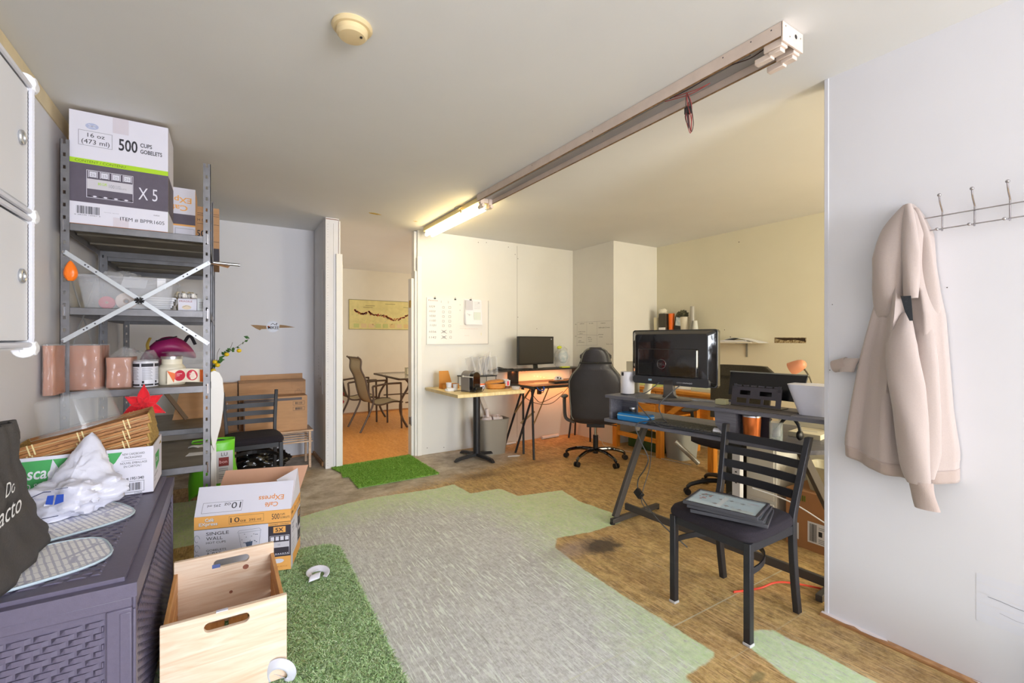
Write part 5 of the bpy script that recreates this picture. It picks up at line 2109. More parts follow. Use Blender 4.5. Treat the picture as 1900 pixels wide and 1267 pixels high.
# back flap standing
mb = MB(CARDP)
a, b = Vector((0.01, d - 0.006, h)), Vector((w - 0.004, d - 0.006, h))
mb.slab(a, b, b + Vector((0.035, 0.12, 0.13)), a + Vector((0.02, 0.12, 0.13)), 0.004)
mb.build('flap', t, smooth=0)
mb = MB(CARDP)
a, b = Vector((0.002, 0.01, h)), Vector((0.002, d - 0.01, h))
mb.slab(a, b, b + Vector((0.02, 0, -0.12)), a + Vector((0.02, 0, -0.12)), 0.004)
mb.build('flap', t, smooth=0)
t3 = thing('clear_packet', 'crumpled clear plastic packet inside the open coffee cup carton', 'packet', (0.30, 2.98, 0.27))
mb = MB(WRAP)
mb.grid(crumple((0, 0, 0), 0.055, (1.3, 1.0, 0.9), 2.2, 0.4), 26, 14, cu=True)
mb.build('film', t3, smooth=60)

# ================================================================ black ladder back chair
SEATF = mat('black_seat_fabric', (36, 30, 38), 0.95, var=0.3, vs=260, bump=0.2, bs=280)


def make_chair(label, loc, rz, dusty=False):
    """local: front towards -y, backrest at +y; seat 0.40 wide"""
    t = thing('black_chair', label, 'chair', loc, rz, 'black metal ladder back chairs')
    w2, dF, dR = 0.185, -0.19, 0.165
    for sx in (-1, 1):
        mb = MB(BLACKM)
        mb.box(sx * w2 - 0.015, dF - 0.015, 0.008, sx * w2 + 0.015, dF + 0.015, 0.425)
        leg = mb.build('leg', t, bevel=0.003)
        mb = MB(mat('clear_foot', (190, 190, 190), 0.3))
        mb.box(sx * w2 - 0.017, dF - 0.017, 0.0, sx * w2 + 0.017, dF + 0.017, 0.012)
        mb.build('foot_cap', leg, bevel=0.002)
        # rear post: one bar from the floor to the top of the back, kicked back at the foot
        mb = MB(BLACKM)
        pts = [(sx * w2, dR + 0.045, 0.008), (sx * w2, dR + 0.012, 0.22), (sx * w2, dR, 0.42), (sx * w2, dR + 0.025, 0.52), (sx * (w2 + 0.022), dR + 0.105, 0.815)]
        sp_ = spath(pts, 5)
        N = len(sp_)
        vs = []
        for p in sp_:
            for (a, b) in ((-0.013, -0.017), (0.013, -0.017), (0.013, 0.017), (-0.013, 0.017)):
                vs.append((p.x + a, p.y + b, p.z))
        fs = [(0, 3, 2, 1), tuple(4 * (N - 1) + q for q in range(4))]
        for i in range(N - 1):
            for q in range(4):
                r = (q + 1) % 4
                fs.append((4 * i + q, 4 * i + r, 4 * i + 4 + r, 4 * i + 4 + q))
        mb.add(vs, fs)
        leg = mb.build('rear_leg', t, bevel=0.0025, smooth=50)
    # ladder slats, slightly curved back
    for k2 in range(4):
        z = 0.755 - k2 * 0.068
        yb = dR + 0.025 + (z - 0.52) / 0.295 * 0.08
        ww = w2 + 0.022 * (z - 0.5) / 0.3
        mb = MB(BLACKM)
        def sl(u, v, z=z, yb=yb, ww=ww):
            # closed section: height .032, thickness .006
            c = [(-0.003, -0.020), (0.003, -0.020), (0.003, 0.020), (-0.003, 0.020)][int(round(u * 4)) % 4]
            x = -ww + 2 * ww * v
            return (x, yb + 0.018 * math.sin(PI * v) + c[0], z + c[1])
        mb.grid(sl, 4, 14, cu=True)
        mb.build('slat', t, smooth=40)
    mb = MB(BLACKM)
    mb.box(-w2 + 0.016, dF - 0.010, 0.385, w2 - 0.016, dF + 0.010, 0.425)
    mb.box(-w2 + 0.016, dR - 0.010, 0.385, w2 - 0.016, dR + 0.010, 0.425)
    mb.box(-w2 - 0.010, dF + 0.016, 0.385, -w2 + 0.010, dR - 0.016, 0.425)
    mb.box(w2 - 0.010, dF + 0.016, 0.385, w2 + 0.010, dR - 0.016, 0.425)
    mb.build('seat_frame', t, bevel=0.002)
    # curved lower brace: bowed bar from the front legs round to the rear
    mb = MB(BLACKM)
    arc = [(w2 * math.cos(a), dF + 0.03 + 0.27 * math.sin(a), 0.30) for a in [PI * q / 16 for q in range(17)]]
    for a_, b_ in zip(arc[:-1], arc[1:]):
        mb.beam(a_, b_, 0.006, 0.026)
    mb.build('curved_brace', t)
    mb = MB(SEATF)
    def seat(u, v):
        a = 2 * PI * u
        e = 8.0
        ca, sa = math.cos(a), math.sin(a)
        q = (abs(ca) ** e + abs(sa) ** e) ** (-1 / e)
        prof = [(0.97, 0.0), (1.0, 0.008), (1.0, 0.028), (0.965, 0.042), (0.86, 0.052), (0.5, 0.058), (0.0, 0.060)]
        i = v * (len(prof) - 1)
        k3 = min(int(i), len(prof) - 2)
        fr = i - k3
        r = prof[k3][0] * (1 - fr) + prof[k3 + 1][0] * fr
        z = prof[k3][1] * (1 - fr) + prof[k3 + 1][1] * fr
        x = ca * q * 0.212 * r
        y = sa * q * 0.205 * r - 0.015
        if y > 0:
            x *= 1 - 0.35 * y
        return (x, y, 0.4255 + z)
    mb.grid(seat, 48, 25, cu=True)
    mb.add([seat(i / 48, 0) for i in range(48)], [tuple(range(48))[::-1]])
    mb.build('seat', t, smooth=60)
    return t


# front chair faces left (-x): rotate local -y to -x
ch1 = make_chair('black ladder back chair in the foreground holding framed pictures beside the right wall', (2.035, 1.255, 0), R(-90))
ch2 = make_chair('dusty black ladder back chair in front of the cardboard boxes by the back wall', (0.215, 4.40, 0), R(2))
for ob_ in [o for o in bpy.data.objects if o.parent == ch2 and o.name.startswith('seat.') or (o.parent == ch2 and o.name == 'seat')]:
    pass

# framed pictures on the chair seat
def frame(loc, rz, label, z, art=True, tilt=0):
    t = thing('picture_frame', label, 'picture frame', (loc[0], loc[1], z), rz, 'picture frames stacked on the chair')
    t.rotation_euler = (0, tilt, rz)
    w, h = 0.31, 0.215
    mb = MB(mat('dark_frame', (74, 74, 80), 0.35, metal=0.3))
    for (x0, y0, x1, y1) in ((0, 0, w, 0.012), (0, h - 0.012, w, h), (0, 0.0122, 0.012, h - 0.0122), (w - 0.012, 0.0122, w, h - 0.0122)):
        mb.box(x0 - w / 2, y0 - h / 2, 0, x1 - w / 2, y1 - h / 2, 0.015)
    mb.build('frame', t, bevel=0.0015)
    mb = MB(mat('poster_blue', (196, 216, 232), 0.4))
    mb.box(-w / 2 + 0.013, -h / 2 + 0.013, 0.003, w / 2 - 0.013, h / 2 - 0.013, 0.010)
    if art:
        f = mb.face((-w / 2 + 0.013, -h / 2 + 0.013, 0.010), (1, 0, 0), (0, 1, 0))
        f.x = f.x * 0.71
        f.y = f.y * 0.87
        f.n = Vector((0, 0, 1))
        rr = random.Random(2)
        redd = mat('poster_red', (190, 76, 66), 0.5)
        dk = mat('poster_dark', (70, 82, 84), 0.5)
        br = mat('poster_brown', (138, 108, 92), 0.5)
        for k2 in range(16):
            f.disc(0.03 + rr.random() * 0.06, 0.08 + rr.random() * 0.10, 0.006 + rr.random() * 0.006, redd if k2 % 3 else dk, 5 + k2 % 4)
        for k2 in range(5):
            f.scrib([(0.02 + 0.01 * k2, 0.16), (0.05 + 0.012 * k2, 0.185), (0.07 + 0.01 * k2, 0.175)], 0.003, dk)
        for (x, y, m2) in ((0.15, 0.06, br), (0.16, 0.14, br), (0.22, 0.15, dk), (0.22, 0.06, br), (0.29, 0.14, dk), (0.30, 0.045, br)):
            f.poly([(x - 0.018, y), (x, y - 0.010), (x + 0.018, y), (x, y + 0.012)], m2)
            for q in range(3):
                f.rect(x + 0.024, y - 0.01 + 0.009 * q, x + 0.045, y - 0.007 + 0.009 * q, GREYINK)
        f.rect(0.165, 0.03, 0.195, 0.19, WPAPER, 2)
        f.text(0.31, 0.16, 0.02, 'menu', mat('pink_script', (196, 130, 140), 0.5), shear=0.2)
        f.text(0.28, 0.012, 0.010, 'saison', dk, bold=True)
        f.rect(0.26, 0.008, 0.38, 0.05, mat('poster_pale', (206, 212, 210), 0.5), 1)
    mb.build('print', t, smooth=0)
    mb = MB(GLASS)
    mb.box(-w / 2 + 0.0125, -h / 2 + 0.0125, 0.0135, w / 2 - 0.0125, h / 2 - 0.0125, 0.0145)
    mb.build('glass', t)
    return t


fz = 0.4875
frame((1.945, 1.205), R(-68), 'bottom one of the framed pictures stacked on the foreground chair', fz, False)
frame((1.940, 1.215), R(-71), 'middle one of the framed pictures stacked on the foreground chair', fz + 0.0165, False)
frame((1.925, 1.222), R(-74), 'top framed picture with a pale blue print on the foreground chair', fz + 0.033)

# ================================================================ by the back wall
t = thing('slatted_rack', 'light wooden slatted rack under the cardboard boxes by the back wall', 'rack', (0.06, 4.90, 0))
RAW = wood('raw_pine', (196, 158, 126), (226, 196, 166), 3, (1, 12, 12), 0.6)
mb = MB(RAW)
mb.box(0, -0.01, 0.362, 0.70, 0.30, 0.376)
mb.build('top_board', t, bevel=0.002)
for (x, y) in ((0.02, 0.0), (0.66, 0.0), (0.02, 0.27), (0.66, 0.27)):
    mb = MB(RAW)
    mb.box(x, y, 0, x + 0.022, y + 0.022, 0.362)
    mb.build('leg', t, bevel=0.002)
for k2 in range(5):
    mb = MB(RAW)
    mb.beam((-0.0, -0.004 + 0.055 * k2 + 0.004, 0.262 + 0.013 * k2), (0.695, 0.055 * k2, 0.262 + 0.013 * k2), 0.020, 0.012)
    mb.build('slat', t, bevel=0.001)
t, mb = carton('printed_carton', 'brown carton with handling marks standing on the wooden rack by the back wall', (0.165, 4.96, 0.3765), 0, 0.55, 0.22, 0.335, CARD)
f = mb.face((0, 0, 0), (1, 0, 0), (0, 0, 1))
f.rect(0.0, 0.295, 0.50, 0.320, mat('dark_tape', (78, 68, 70), 0.5), 1)
f.rect(0.0, 0.0, 0.008, 0.30, mat('dark_tape'), 1)
f.text(0.03, 0.26, 0.010, 'FRONT OF STORE DISPLAY UNIT', INK, w=0.17)
for z in (0.245, 0.232, 0.219):
    f.text(0.03, z, 0.006, 'keep dry - garder au sec', GREYINK, w=0.12)
for x in (0.42,):
    for z in (0.245, 0.19):
        f.frame(x, z, x + 0.105, z + 0.038, 0.002, INK, 1)
        f.bars(x + 0.02, z + 0.008, x + 0.085, z + 0.030, INK, 14, seed=int(z * 100))
mb.build('carton', t, smooth=0)
t, mb = carton('large_carton', 'large open brown carton reading viro behind the printed carton', (0.13, 5.185, 0.3765), 0, 0.60, 0.225, 0.475, CARD)
f = mb.face((0, 0, 0), (1, 0, 0), (0, 0, 1))
f.rect(0, 0.368, 0.6, 0.3695, mat('crease', (158, 118, 84), 0.9), 1)
f.rect(0, 0.385, 0.40, 0.3865, mat('crease'), 1)
f.text(0.055, 0.305, 0.035, 'viro', INK, w=0.13, bold=True, shear=0.25)
f.rect(0.0, 0.26, 0.6, 0.276, mat('dark_tape'), 1)
f.frame(0.50, 0.32, 0.56, 0.365, 0.0015, INK, 1)
f.scrib([(0.52, 0.365), (0.52, 0.38), (0.54, 0.38), (0.54, 0.365)], 0.0015, INK)
f.frame(0.47, 0.39, 0.585, 0.46, 0.001, mat('crease'), 1)
mb.build('carton', t, smooth=0)
for (a, b, c, d_) in (((0.0, 0.0, 0.475), (0.6, 0.0, 0.475), (0.59, -0.06, 0.462), (0.01, -0.05, 0.466)), ((0.02, 0.222, 0.475), (0.6, 0.222, 0.475), (0.6, 0.225, 0.53), (0.02, 0.225, 0.525))):
    mb = MB(CARD)
    mb.slab(a, b, c, d_, 0.003)
    mb.build('flap', t, smooth=0)
t, mb = carton('flat_carton', 'brown carton lying half hidden between the shelving and the back chair', (-0.09, 5.21, 0.0), 0, 0.21, 0.18, 0.84, CARD)
f = mb.face((0, 0, 0), (1, 0, 0), (0, 0, 1))
f.rect(0, 0.66, 0.21, 0.662, INK, 1)
for k2 in range(5):
    f.poly([(0.10 + 0.02 * (k2 % 3), 0.58 + 0.03 * (k2 // 2)), (0.112 + 0.02 * (k2 % 3), 0.585 + 0.03 * (k2 // 2)), (0.105 + 0.02 * (k2 % 3), 0.60 + 0.03 * (k2 // 2))], WCARD, 1)
mb.build('carton', t, smooth=0)
# black rubbish bag
t = thing('rubbish_bag', 'shiny black rubbish bag on the floor under the wooden rack', 'bag', (0.30, 5.03, 0.0))
mb = MB(mat('black_film', (16, 16, 18), 0.15, bump=0.6, bs=22, coat=0.5))
mb.grid(crumple((0, 0, 0.0), 0.15, (1.65, 0.75, 0.85), 6.6, 0.45, freq=2.4), 60, 34, cu=True)
mb.build('film', t, smooth=50)
# glued sticker on a torn strip of the wall
t = thing('wall_sticker', 'round white sticker over two torn brown patches on the back wall', 'sticker', (0.24, YB - 0.0005, 1.36))
t.rotation_euler = (0, 0, 0)
mb = MB(mat('torn_brown', (164, 132, 98), 0.9, var=0.1, vs=60))
f = mb.face((0, 0, 0), (1, 0, 0), (0, 0, 1))
f.poly([(0.0, 0.062), (0.06, 0.062), (0.15, 0.055), (0.15, 0.022), (0.10, 0.020), (0.085, 0.008), (0.045, 0.028)], mb.m)
f.poly([(0.265, 0.035), (0.27, 0.068), (0.33, 0.062), (0.42, 0.042), (0.34, 0.038)], mb.m)
mb.build('torn_patches', t, smooth=0)
mb = MB(WPAPER)
f = mb.face((0, 0, 0), (1, 0, 0), (0, 0, 1))
f.disc(0.205, 0.047, 0.060, mat('sticker_white', (212, 216, 230), 0.4), 32, 2)
f.text(0.158, 0.022, 0.030, 'MIKEE', INK, w=0.105, bold=True, lay=3)
f.scrib([(0.185, 0.065), (0.205, 0.082), (0.225, 0.065), (0.245, 0.085), (0.24, 0.06)], 0.005, INK)
f.disc(0.165, 0.045, 0.010, ORP, 12)
mb.build('sticker', t, smooth=0)

# ================================================================ room beyond the opening
def sling_chair(label, loc, rz):
    """local: seat faces +x"""
    t = thing('patio_chair', label, 'chair', loc, rz, 'patio chairs with beige slings in the room beyond')
    fr = mat('bronze_frame', (92, 78, 68), 0.45, metal=0.3)
    for sy in (-0.27, 0.27):
        mb = MB(fr)
        mb.tube(spath([(-0.38, sy, 0.0), (-0.27, sy, 0.22), (-0.20, sy, 0.40), (-0.21, sy, 0.62)], 6), 0.014, n=8)
        mb.build('rear_leg', t)
        mb = MB(fr)
        mb.tube(spath([(-0.21, sy, 0.62), (0.0, sy, 0.645), (0.20, sy, 0.645)], 5), 0.014, n=8)
        mb.tube([(0.20, sy, 0.655), (0.21, sy, 0.0)], 0.014, n=8)
        mb.build('front_leg', t)
    side = [(0.24, 0.37), (0.10, 0.385), (-0.08, 0.355), (-0.19, 0.385), (-0.25, 0.50), (-0.30, 0.72), (-0.36, 0.86), (-0.36, 0.98), (-0.41, 1.03)]
    for sy in (-0.24, 0.24):
        mb = MB(fr)
        mb.tube(spath([(x, sy, z) for x, z in side], 6), 0.012, n=8)
        mb.build('side_rail', t)
    pth = spath([(x, 0, z) for x, z in side], 6)
    mb = MB(mat('beige_sling', (186, 172, 142), 0.8, var=0.06, vs=120))
    mb.grid(lambda u, v: (pth[int(round(v * (len(pth) - 1)))].x, -0.235 + 0.47 * u, pth[int(round(v * (len(pth) - 1)))].z), 6, len(pth))
    mb.build('sling', t, solid=0.004)
    for x, z in ((0.22, 0.365), (-0.40, 1.02)):
        mb = MB(fr)
        mb.tube([(x, -0.24, z), (x, 0.24, z)], 0.011, n=8)
        mb.build('crossbar', t)
    return t


sling_chair('nearer beige sling patio chair seen through the opening', (1.93, 6.60, 0.004), R(4))
sling_chair('farther beige sling patio chair partly hidden behind the nearer one', (1.80, 7.30, 0.004), R(-3))
t = thing('glass_table', 'glass topped patio table with curved bronze legs in the room beyond', 'table', (2.66, 6.86, 0.004))
fr = mat('bronze_frame')
mb = MB(fr)
for (a, b) in (((-0.56, -0.60), (0.56, -0.60)), ((0.56, -0.60), (0.56, 0.66)), ((0.56, 0.66), (-0.56, 0.66)), ((-0.56, 0.66), (-0.56, -0.60))):
    mb.beam((a[0], a[1], 0.705), (b[0], b[1], 0.705), 0.03, 0.026)
mb.build('top_rim', t, bevel=0.003)
mb = MB(mat('table_glass', (170, 184, 172), 0.05, alpha=0.55, coat=1.0))
mb.box(-0.545, -0.585, 0.708, 0.545, 0.645, 0.716)
mb.build('glass_top', t)
for (x, y) in ((-0.47, -0.50), (0.47, -0.50), (-0.47, 0.55), (0.47, 0.55)):
    sx = 1 if x > 0 else -1
    mb = MB(fr)
    mb.tube(spath([(x - sx * 0.04, y, 0.69), (x + sx * 0.06 - sx * 0.14, y, 0.60), (x + sx * 0.04, y, 0.38), (x + sx * 0.03, y, 0.18), (x - sx * 0.06, y, 0.0)], 6), 0.017, n=8)
    mb.build('leg', t)
mb = MB(fr)
mb.tube([(-0.44, -0.5, 0.36), (0.44, -0.5, 0.36)], 0.010, n=8)
mb.tube([(-0.44, 0.55, 0.36), (0.44, 0.55, 0.36)], 0.010, n=8)
mb.build('stretcher', t)
t = thing('candle_box', 'small white box with dark studded edges on the glass table', 'box', (2.50, 6.86, 0.721))
mb = MB(mat('cream_box', (236, 228, 200), 0.6))
mb.box(-0.10, -0.05, 0, 0.10, 0.05, 0.115)
mb.build('body', t, bevel=0.003)
mb = MB(mat('dark_bronze', (80, 62, 48), 0.5))
for z in (0.005, 0.112):
    for k2 in range(14):
        mb.ball((-0.1 + 0.0154 * k2, -0.051, z), 0.006, n=8)
mb.build('studs', t)
# flowering bush
t = thing('flower_bush', 'artificial green bush with red and white flowers at the left of the opening', 'artificial plant', (1.22, 7.15, 0.004))
mb = MB(mat('bush_leaf', (44, 88, 40), 0.6, var=0.35, vs=12))
rr = random.Random(8)
flw = []
for i in range(2600):
    a, z = rr.uniform(0, 2 * PI), rr.uniform(0.03, 0.88)
    rad = (0.10 + 0.20 * math.sin(PI * min(1, z / 0.9)) ** 0.7) * rr.uniform(0.5, 1.0)
    p = Vector((rad * math.cos(a), rad * math.sin(a), z))
    d = Vector((rr.uniform(-1, 1), rr.uniform(-1, 1), rr.uniform(-0.5, 1))).normalized()
    s = d.cross(Vector((rr.random(), rr.random(), 1))).normalized() * 0.011
    mb.add([p, p + d * 0.02 + s, p + d * 0.045, p + d * 0.02 - s], [(0, 1, 2, 3)])
mb.build('leaves', t, smooth=0)['kind'] = 'stuff'
mb = MB(mat('bush_stem', (70, 60, 44), 0.8))
mb.cyl((0, 0, 0), (0, 0, 0.8), 0.02, n=8)
mb.build('stem', t)
for i in range(22):
    a, z = rr.uniform(-2.8, 0.4), rr.uniform(0.12, 0.8)
    rad = 0.11 + 0.19 * math.sin(PI * min(1, z / 0.9)) ** 0.7
    m2 = mat('red_petals', (184, 36, 40), 0.6) if i % 2 else mat('white_petals', (224, 214, 214), 0.6)
    mb = MB(m2)
    c = Vector((rad * math.cos(a), rad * math.sin(a), z))
    for q in range(6):
        b = q * PI / 3
        mb.ball((c.x + 0.015 * math.cos(b), c.y - 0.006, c.z + 0.015 * math.sin(b)), 0.013, n=8, sc=(1, 0.6, 1))
    mb.build('flower', t)
# map poster
t = thing('map_poster', 'long yellow map poster with a red relief band on the far wall', 'poster', (1.80, 7.998, 1.445))
mb = MB(mat('map_paper', (216, 204, 138), 0.6, var=0.06, vs=12))
mb.box(0, -0.006, 0, 1.24, 0, 0.51)
f = mb.face((0, -0.006, 0), (1, 0, 0), (0, 0, 1))
mr, mo = mat('map_red', (170, 62, 60), 0.6), mat('map_orange', (196, 110, 50), 0.6)
pth = [(0.10, 0.33), (0.14, 0.30), (0.20, 0.27), (0.26, 0.27), (0.30, 0.29)]
pth2 = [(0.33, 0.32), (0.37, 0.27), (0.45, 0.255), (0.55, 0.25), (0.64, 0.23), (0.70, 0.195), (0.80, 0.18), (0.90, 0.20), (1.0, 0.25), (1.12, 0.29), (1.22, 0.31)]
rr = random.Random(12)
for pp in (pth, pth2):
    q = spath([(a, b, 0) for a, b in pp], 8)
    for i in range(len(q) * 2):
        a = q[i // 2]
        f.disc(a.x + rr.uniform(-.008, .008), a.y + rr.uniform(-.016, .016), rr.uniform(0.006, 0.015), mr if rr.random() < (0.75 if a.x < 0.6 else 0.25) else mo, 6)
f.k = 2
for i in range(150):
    x, y = rr.uniform(0.05, 1.2), rr.uniform(0.05, 0.40)
    f.disc(x, y, rr.uniform(0.003, 0.008), rr.choice([mat('map_green', (190, 196, 124), 0.6), mat('map_blue', (184, 188, 160), 0.6), mat('map_tan', (216, 188, 128), 0.6), mat('map_pink', (218, 192, 146), 0.6)]), 6)
for (x0, x1, y) in ((0.62, 0.80, 0.45), (0.28, 0.44, 0.41), (0.95, 1.08, 0.40), (0.24, 0.40, 0.38)):
    f.rect(x0, y, x1, y + 0.006, mat('map_ink', (90, 84, 60), 0.6))
for k2 in range(9):
    f.rect(0.08 + 0.125 * k2, 0.03, 0.17 + 0.125 * k2, 0.10, rr.choice([mat('map_tan'), mat('map_green'), mat('map_pink')]))
f.frame(0, 0, 1.24, 0.51, 0.006, mat('map_ink'))
mb.build('sheet', t, smooth=0)
# ================================================================ coat rack and hoodie on the right wall
t = thing('coat_rack', 'chrome wire coat rack with ball tipped hooks on the right wall', 'coat rack', (XR, 0.70, 0))
CH = mat('worn_chrome', (176, 172, 174), 0.25, metal=0.95, var=0.15, vs=30)
mb = MB(CH)
mb.tube([(-0.040, 0.03, 1.742), (-0.040, -0.75, 1.742)], 0.0024, n=8)
mb.tube([(-0.040, 0.03, 1.692), (-0.040, -0.75, 1.692)], 0.0024, n=8)
mb.build('rail', t)
for y in (0.0, -0.40):
    mb = MB(CH)
    mb.tube([(-0.001, y - 0.02, 1.742), (-0.040, y - 0.02, 1.742)], 0.003, n=8)
    mb.ball((-0.043, y - 0.02, 1.742), 0.006)
    mb.build('wall_mount', t)
for k2 in range(8):
    y = 0.066 - 0.0885 * k2 - 0.09 * 0
    if k2 == 0:
        y = 0.0
    mb = MB(CH)
    y = -0.115 + (1 - k2) * 0.0885 if k2 else -0.017
    mb.tube(spath([(-0.036, y, 1.684), (-0.036, y, 1.745), (-0.037, y, 1.760), (-0.060, y, 1.785), (-0.070 if k2 else -0.05, y, 1.812 if k2 else 1.79)], 5), 0.0027, n=8)
    mb.ball((-0.070 if k2 else -0.05, y, 1.815 if k2 else 1.79), 0.0062)
    mb.ball((-0.058, y + 0.010, 1.690), 0.0058)
    mb.tube([(-0.038, y, 1.688), (-0.056, y + 0.009, 1.690)], 0.0025, n=6)
    mb.build('hook', t)

HOOD = mat('beige_fleece', (178, 163, 156), 0.95, var=0.02, vs=260, bump=0.12, bs=380, sheen=0.4)
HOODR = mat('beige_rib', (172, 155, 146), 0.95, bump=0.15, bs=300, sheen=0.3)
t = thing('hoodie', 'beige hooded sweatshirt hanging from the coat rack on the right wall', 'clothing', (XR - 0.001, 0.70, 0))


def interp(tab, z):
    """piecewise smooth table of (z, values...)"""
    if z >= tab[0][0]:
        return tab[0][1:]
    for a, b in zip(tab[:-1], tab[1:]):
        if z >= b[0]:
            f = (a[0] - z) / (a[0] - b[0])
            return tuple(p + (q - p) * f for p, q in zip(a[1:], b[1:]))
    return tab[-1][1:]


def cloth_tube(tab, zs0, zs1, nz, nu, folds, seed, xoff=0.0):
    """closed cloth body hanging by the wall. tab rows: z, y_left, y_right, depth. local y relative"""
    rg = random.Random(seed)
    ph = [(rg.uniform(2, 5), rg.uniform(0, 6), rg.uniform(-2, 2)) for _ in range(3)]

    def fn(u, v):
        z = zs0 + (zs1 - zs0) * v
        yl, yr, dp = interp(tab, z)
        a = 2 * PI * u
        yc, ry = (yl + yr) / 2, (yl - yr) / 2
        s = math.cos(a)
        y = yc + ry * s
        front = math.sin(a)
        if front > 0:
            fold = sum(math.sin(p[0] * 3.1 * s + p[1] + p[2] * v * 2) for p in ph) / 3
            x = -(dp * (0.30 + 0.70 * front ** 0.55) + folds * fold * front * min(1, v * 3 + 0.2)) - xoff
        else:
            x = -0.006 - xoff * 0.9
        return (x, y, z)
    return fn


# table in (z, y_left, y_right, depth): world y minus 0.70
body = [(1.812, -0.010, -0.024, 0.035), (1.77, 0.020, -0.052, 0.060), (1.68, 0.055, -0.085, 0.085), (1.56, 0.078, -0.092, 0.095),
        (1.447, 0.086, -0.105, 0.090), (1.36, 0.108, -0.120, 0.090), (1.20, 0.145, -0.130, 0.090), (1.0, 0.178, -0.142, 0.095), (0.85, 0.198, -0.160, 0.105), (0.77, 0.203, -0.160, 0.10)]
mb = MB(HOOD)
bodyfn = cloth_tube(body, 1.812, 0.815, 60, 56, 0.030, 4)
mb.grid(bodyfn, 56, 60, cu=True)
mb.build('body', t, smooth=80)
# ribbed waistband
mb = MB(HOODR)
def waist(u, v):
    p = bodyfn(u, 0.985)
    z = 0.822 - 0.050 * v - 0.050 * math.sin(min(1, max(0, (0.20 - p[1]) / 0.36)) * PI * 0.75)
    return (p[0] * (1.0 - 0.08 * v), p[1] * 0.985, z - 0.0)
mb.grid(waist, 56, 6, cu=True)
mb.build('waistband', t, solid=0.004, smooth=80)
# hem drop of the body joins the band
mb = MB(HOOD)
def hem(u, v):
    a = bodyfn(u, 0.97)
    b = waist(u, 0.0)
    return tuple(a[i] + (b[i] - a[i]) * v for i in range(3))
mb.grid(hem, 56, 5, cu=True)
mb.build('hem', t, smooth=80)


def limb(pts, radii, flat, name, m=HOOD, n=20, solid=0):
    P = spath(pts, 6)
    N = len(P)
    rs = []
    for i in range(N):
        q = i / (N - 1) * (len(radii) - 1)
        k3 = min(int(q), len(radii) - 2)
        rs.append(radii[k3] + (radii[k3 + 1] - radii[k3]) * (q - k3))
    mb = MB(m)
    vs = []
    for i, p in enumerate(P):
        for k2 in range(n):
            a = 2 * PI * k2 / n
            wob = 1 + 0.06 * math.sin(3 * a + i * 0.35)
            vs.append((p.x + math.sin(a) * rs[i] * flat * wob, p.y + math.cos(a) * rs[i] * wob, p.z))
    fs = []
    for i in range(N - 1):
        for k2 in range(n):
            l = (k2 + 1) % n
            fs.append((i * n + k2, i * n + l, (i + 1) * n + l, (i + 1) * n + k2))
    fs += [tuple(range(n)), tuple((N - 1) * n + k2 for k2 in range(n))]
    mb.add(vs, fs)
    return mb.build(name, t, smooth=70)


# hood: two draped folds with a dark gap between
limb([(-0.062, -0.016, 1.805), (-0.085, 0.012, 1.72), (-0.105, 0.025, 1.60), (-0.095, 0.035, 1.48), (-0.055, 0.045, 1.36)], [0.012, 0.040, 0.058, 0.052, 0.040], 0.55, 'hood')
limb([(-0.068, -0.022, 1.805), (-0.098, -0.035, 1.72), (-0.118, -0.045, 1.60), (-0.115, -0.045, 1.50), (-0.105, -0.043, 1.43)], [0.010, 0.022, 0.028, 0.026, 0.022], 0.7, 'hood_edge')
limb([(-0.040, -0.036, 1.79), (-0.06, -0.066, 1.68), (-0.075, -0.078, 1.53), (-0.045, -0.085, 1.36)], [0.010, 0.020, 0.028, 0.030], 0.6, 'hood_fold')
# near sleeve hanging in front
limb([(-0.085, -0.020, 1.375), (-0.125, -0.022, 1.25), (-0.135, -0.035, 1.10), (-0.135, -0.050, 0.95), (-0.13, -0.062, 0.80), (-0.125, -0.070, 0.725)], [0.012, 0.048, 0.056, 0.052, 0.046, 0.034], 0.65, 'sleeve')
limb([(-0.075, -0.075, 1.31), (-0.095, -0.078, 1.18), (-0.105, -0.078, 1.0), (-0.10, -0.082, 0.84), (-0.095, -0.08, 0.745)], [0.025, 0.044, 0.050, 0.045, 0.030], 0.6, 'sleeve_fold')
limb([(-0.125, -0.076, 0.735), (-0.123, -0.084, 0.69), (-0.12, -0.094, 0.635)], [0.036, 0.035, 0.037], 0.6, 'cuff', HOODR)
# far sleeve end sticking out to the left
limb([(-0.06, 0.165, 1.19), (-0.055, 0.185, 1.165), (-0.05, 0.195, 1.13)], [0.030, 0.034, 0.028], 0.8, 'far_sleeve')
mb = MB(HOODR)
mb.tube([(-0.05, 0.19, 1.165), (-0.045, 0.245, 1.150)], [0.030, 0.027], n=16)
mb.build('far_cuff', t, smooth=60)
mb = MB(mat('black_tag', (40, 42, 46), 0.9, bump=0.2, bs=200))
mb.prism([(0.0, 0.0), (0.030, 0.0), (0.034, -0.055), (0.036, -0.095), (0.026, -0.095), (0.013, -0.06)], (-0.142, -0.022, 1.437), (0.12, -1, 0), (0, 0, 1), 0.004)
mb.build('drawcord_flap', t)

# dark garment corner at the lower right
t = thing('dark_jacket', 'dark grey fabric corner at the lower right edge below the wall patch', 'clothing', (2.16, 0.245, 0.0))
mb = MB(mat('dark_grey_fabric', (70, 76, 78), 0.9, var=0.2, vs=200))
def jk(u, v):
    a = 2 * PI * u
    r = 0.13 * (1 - 0.3 * v)
    return (r * 0.9 * math.cos(a), r * math.sin(a) * 1.0 - 0.02, 0.27 * v + 0.012 * math.sin(3 * a))
mb.grid(jk, 30, 10, cu=True)
mb.lathe([(0.091, 0.262), (0.06, 0.278), (1e-6, 0.28)], (0, -0.02, 0), n=30)
mb.build('body', t, smooth=60)

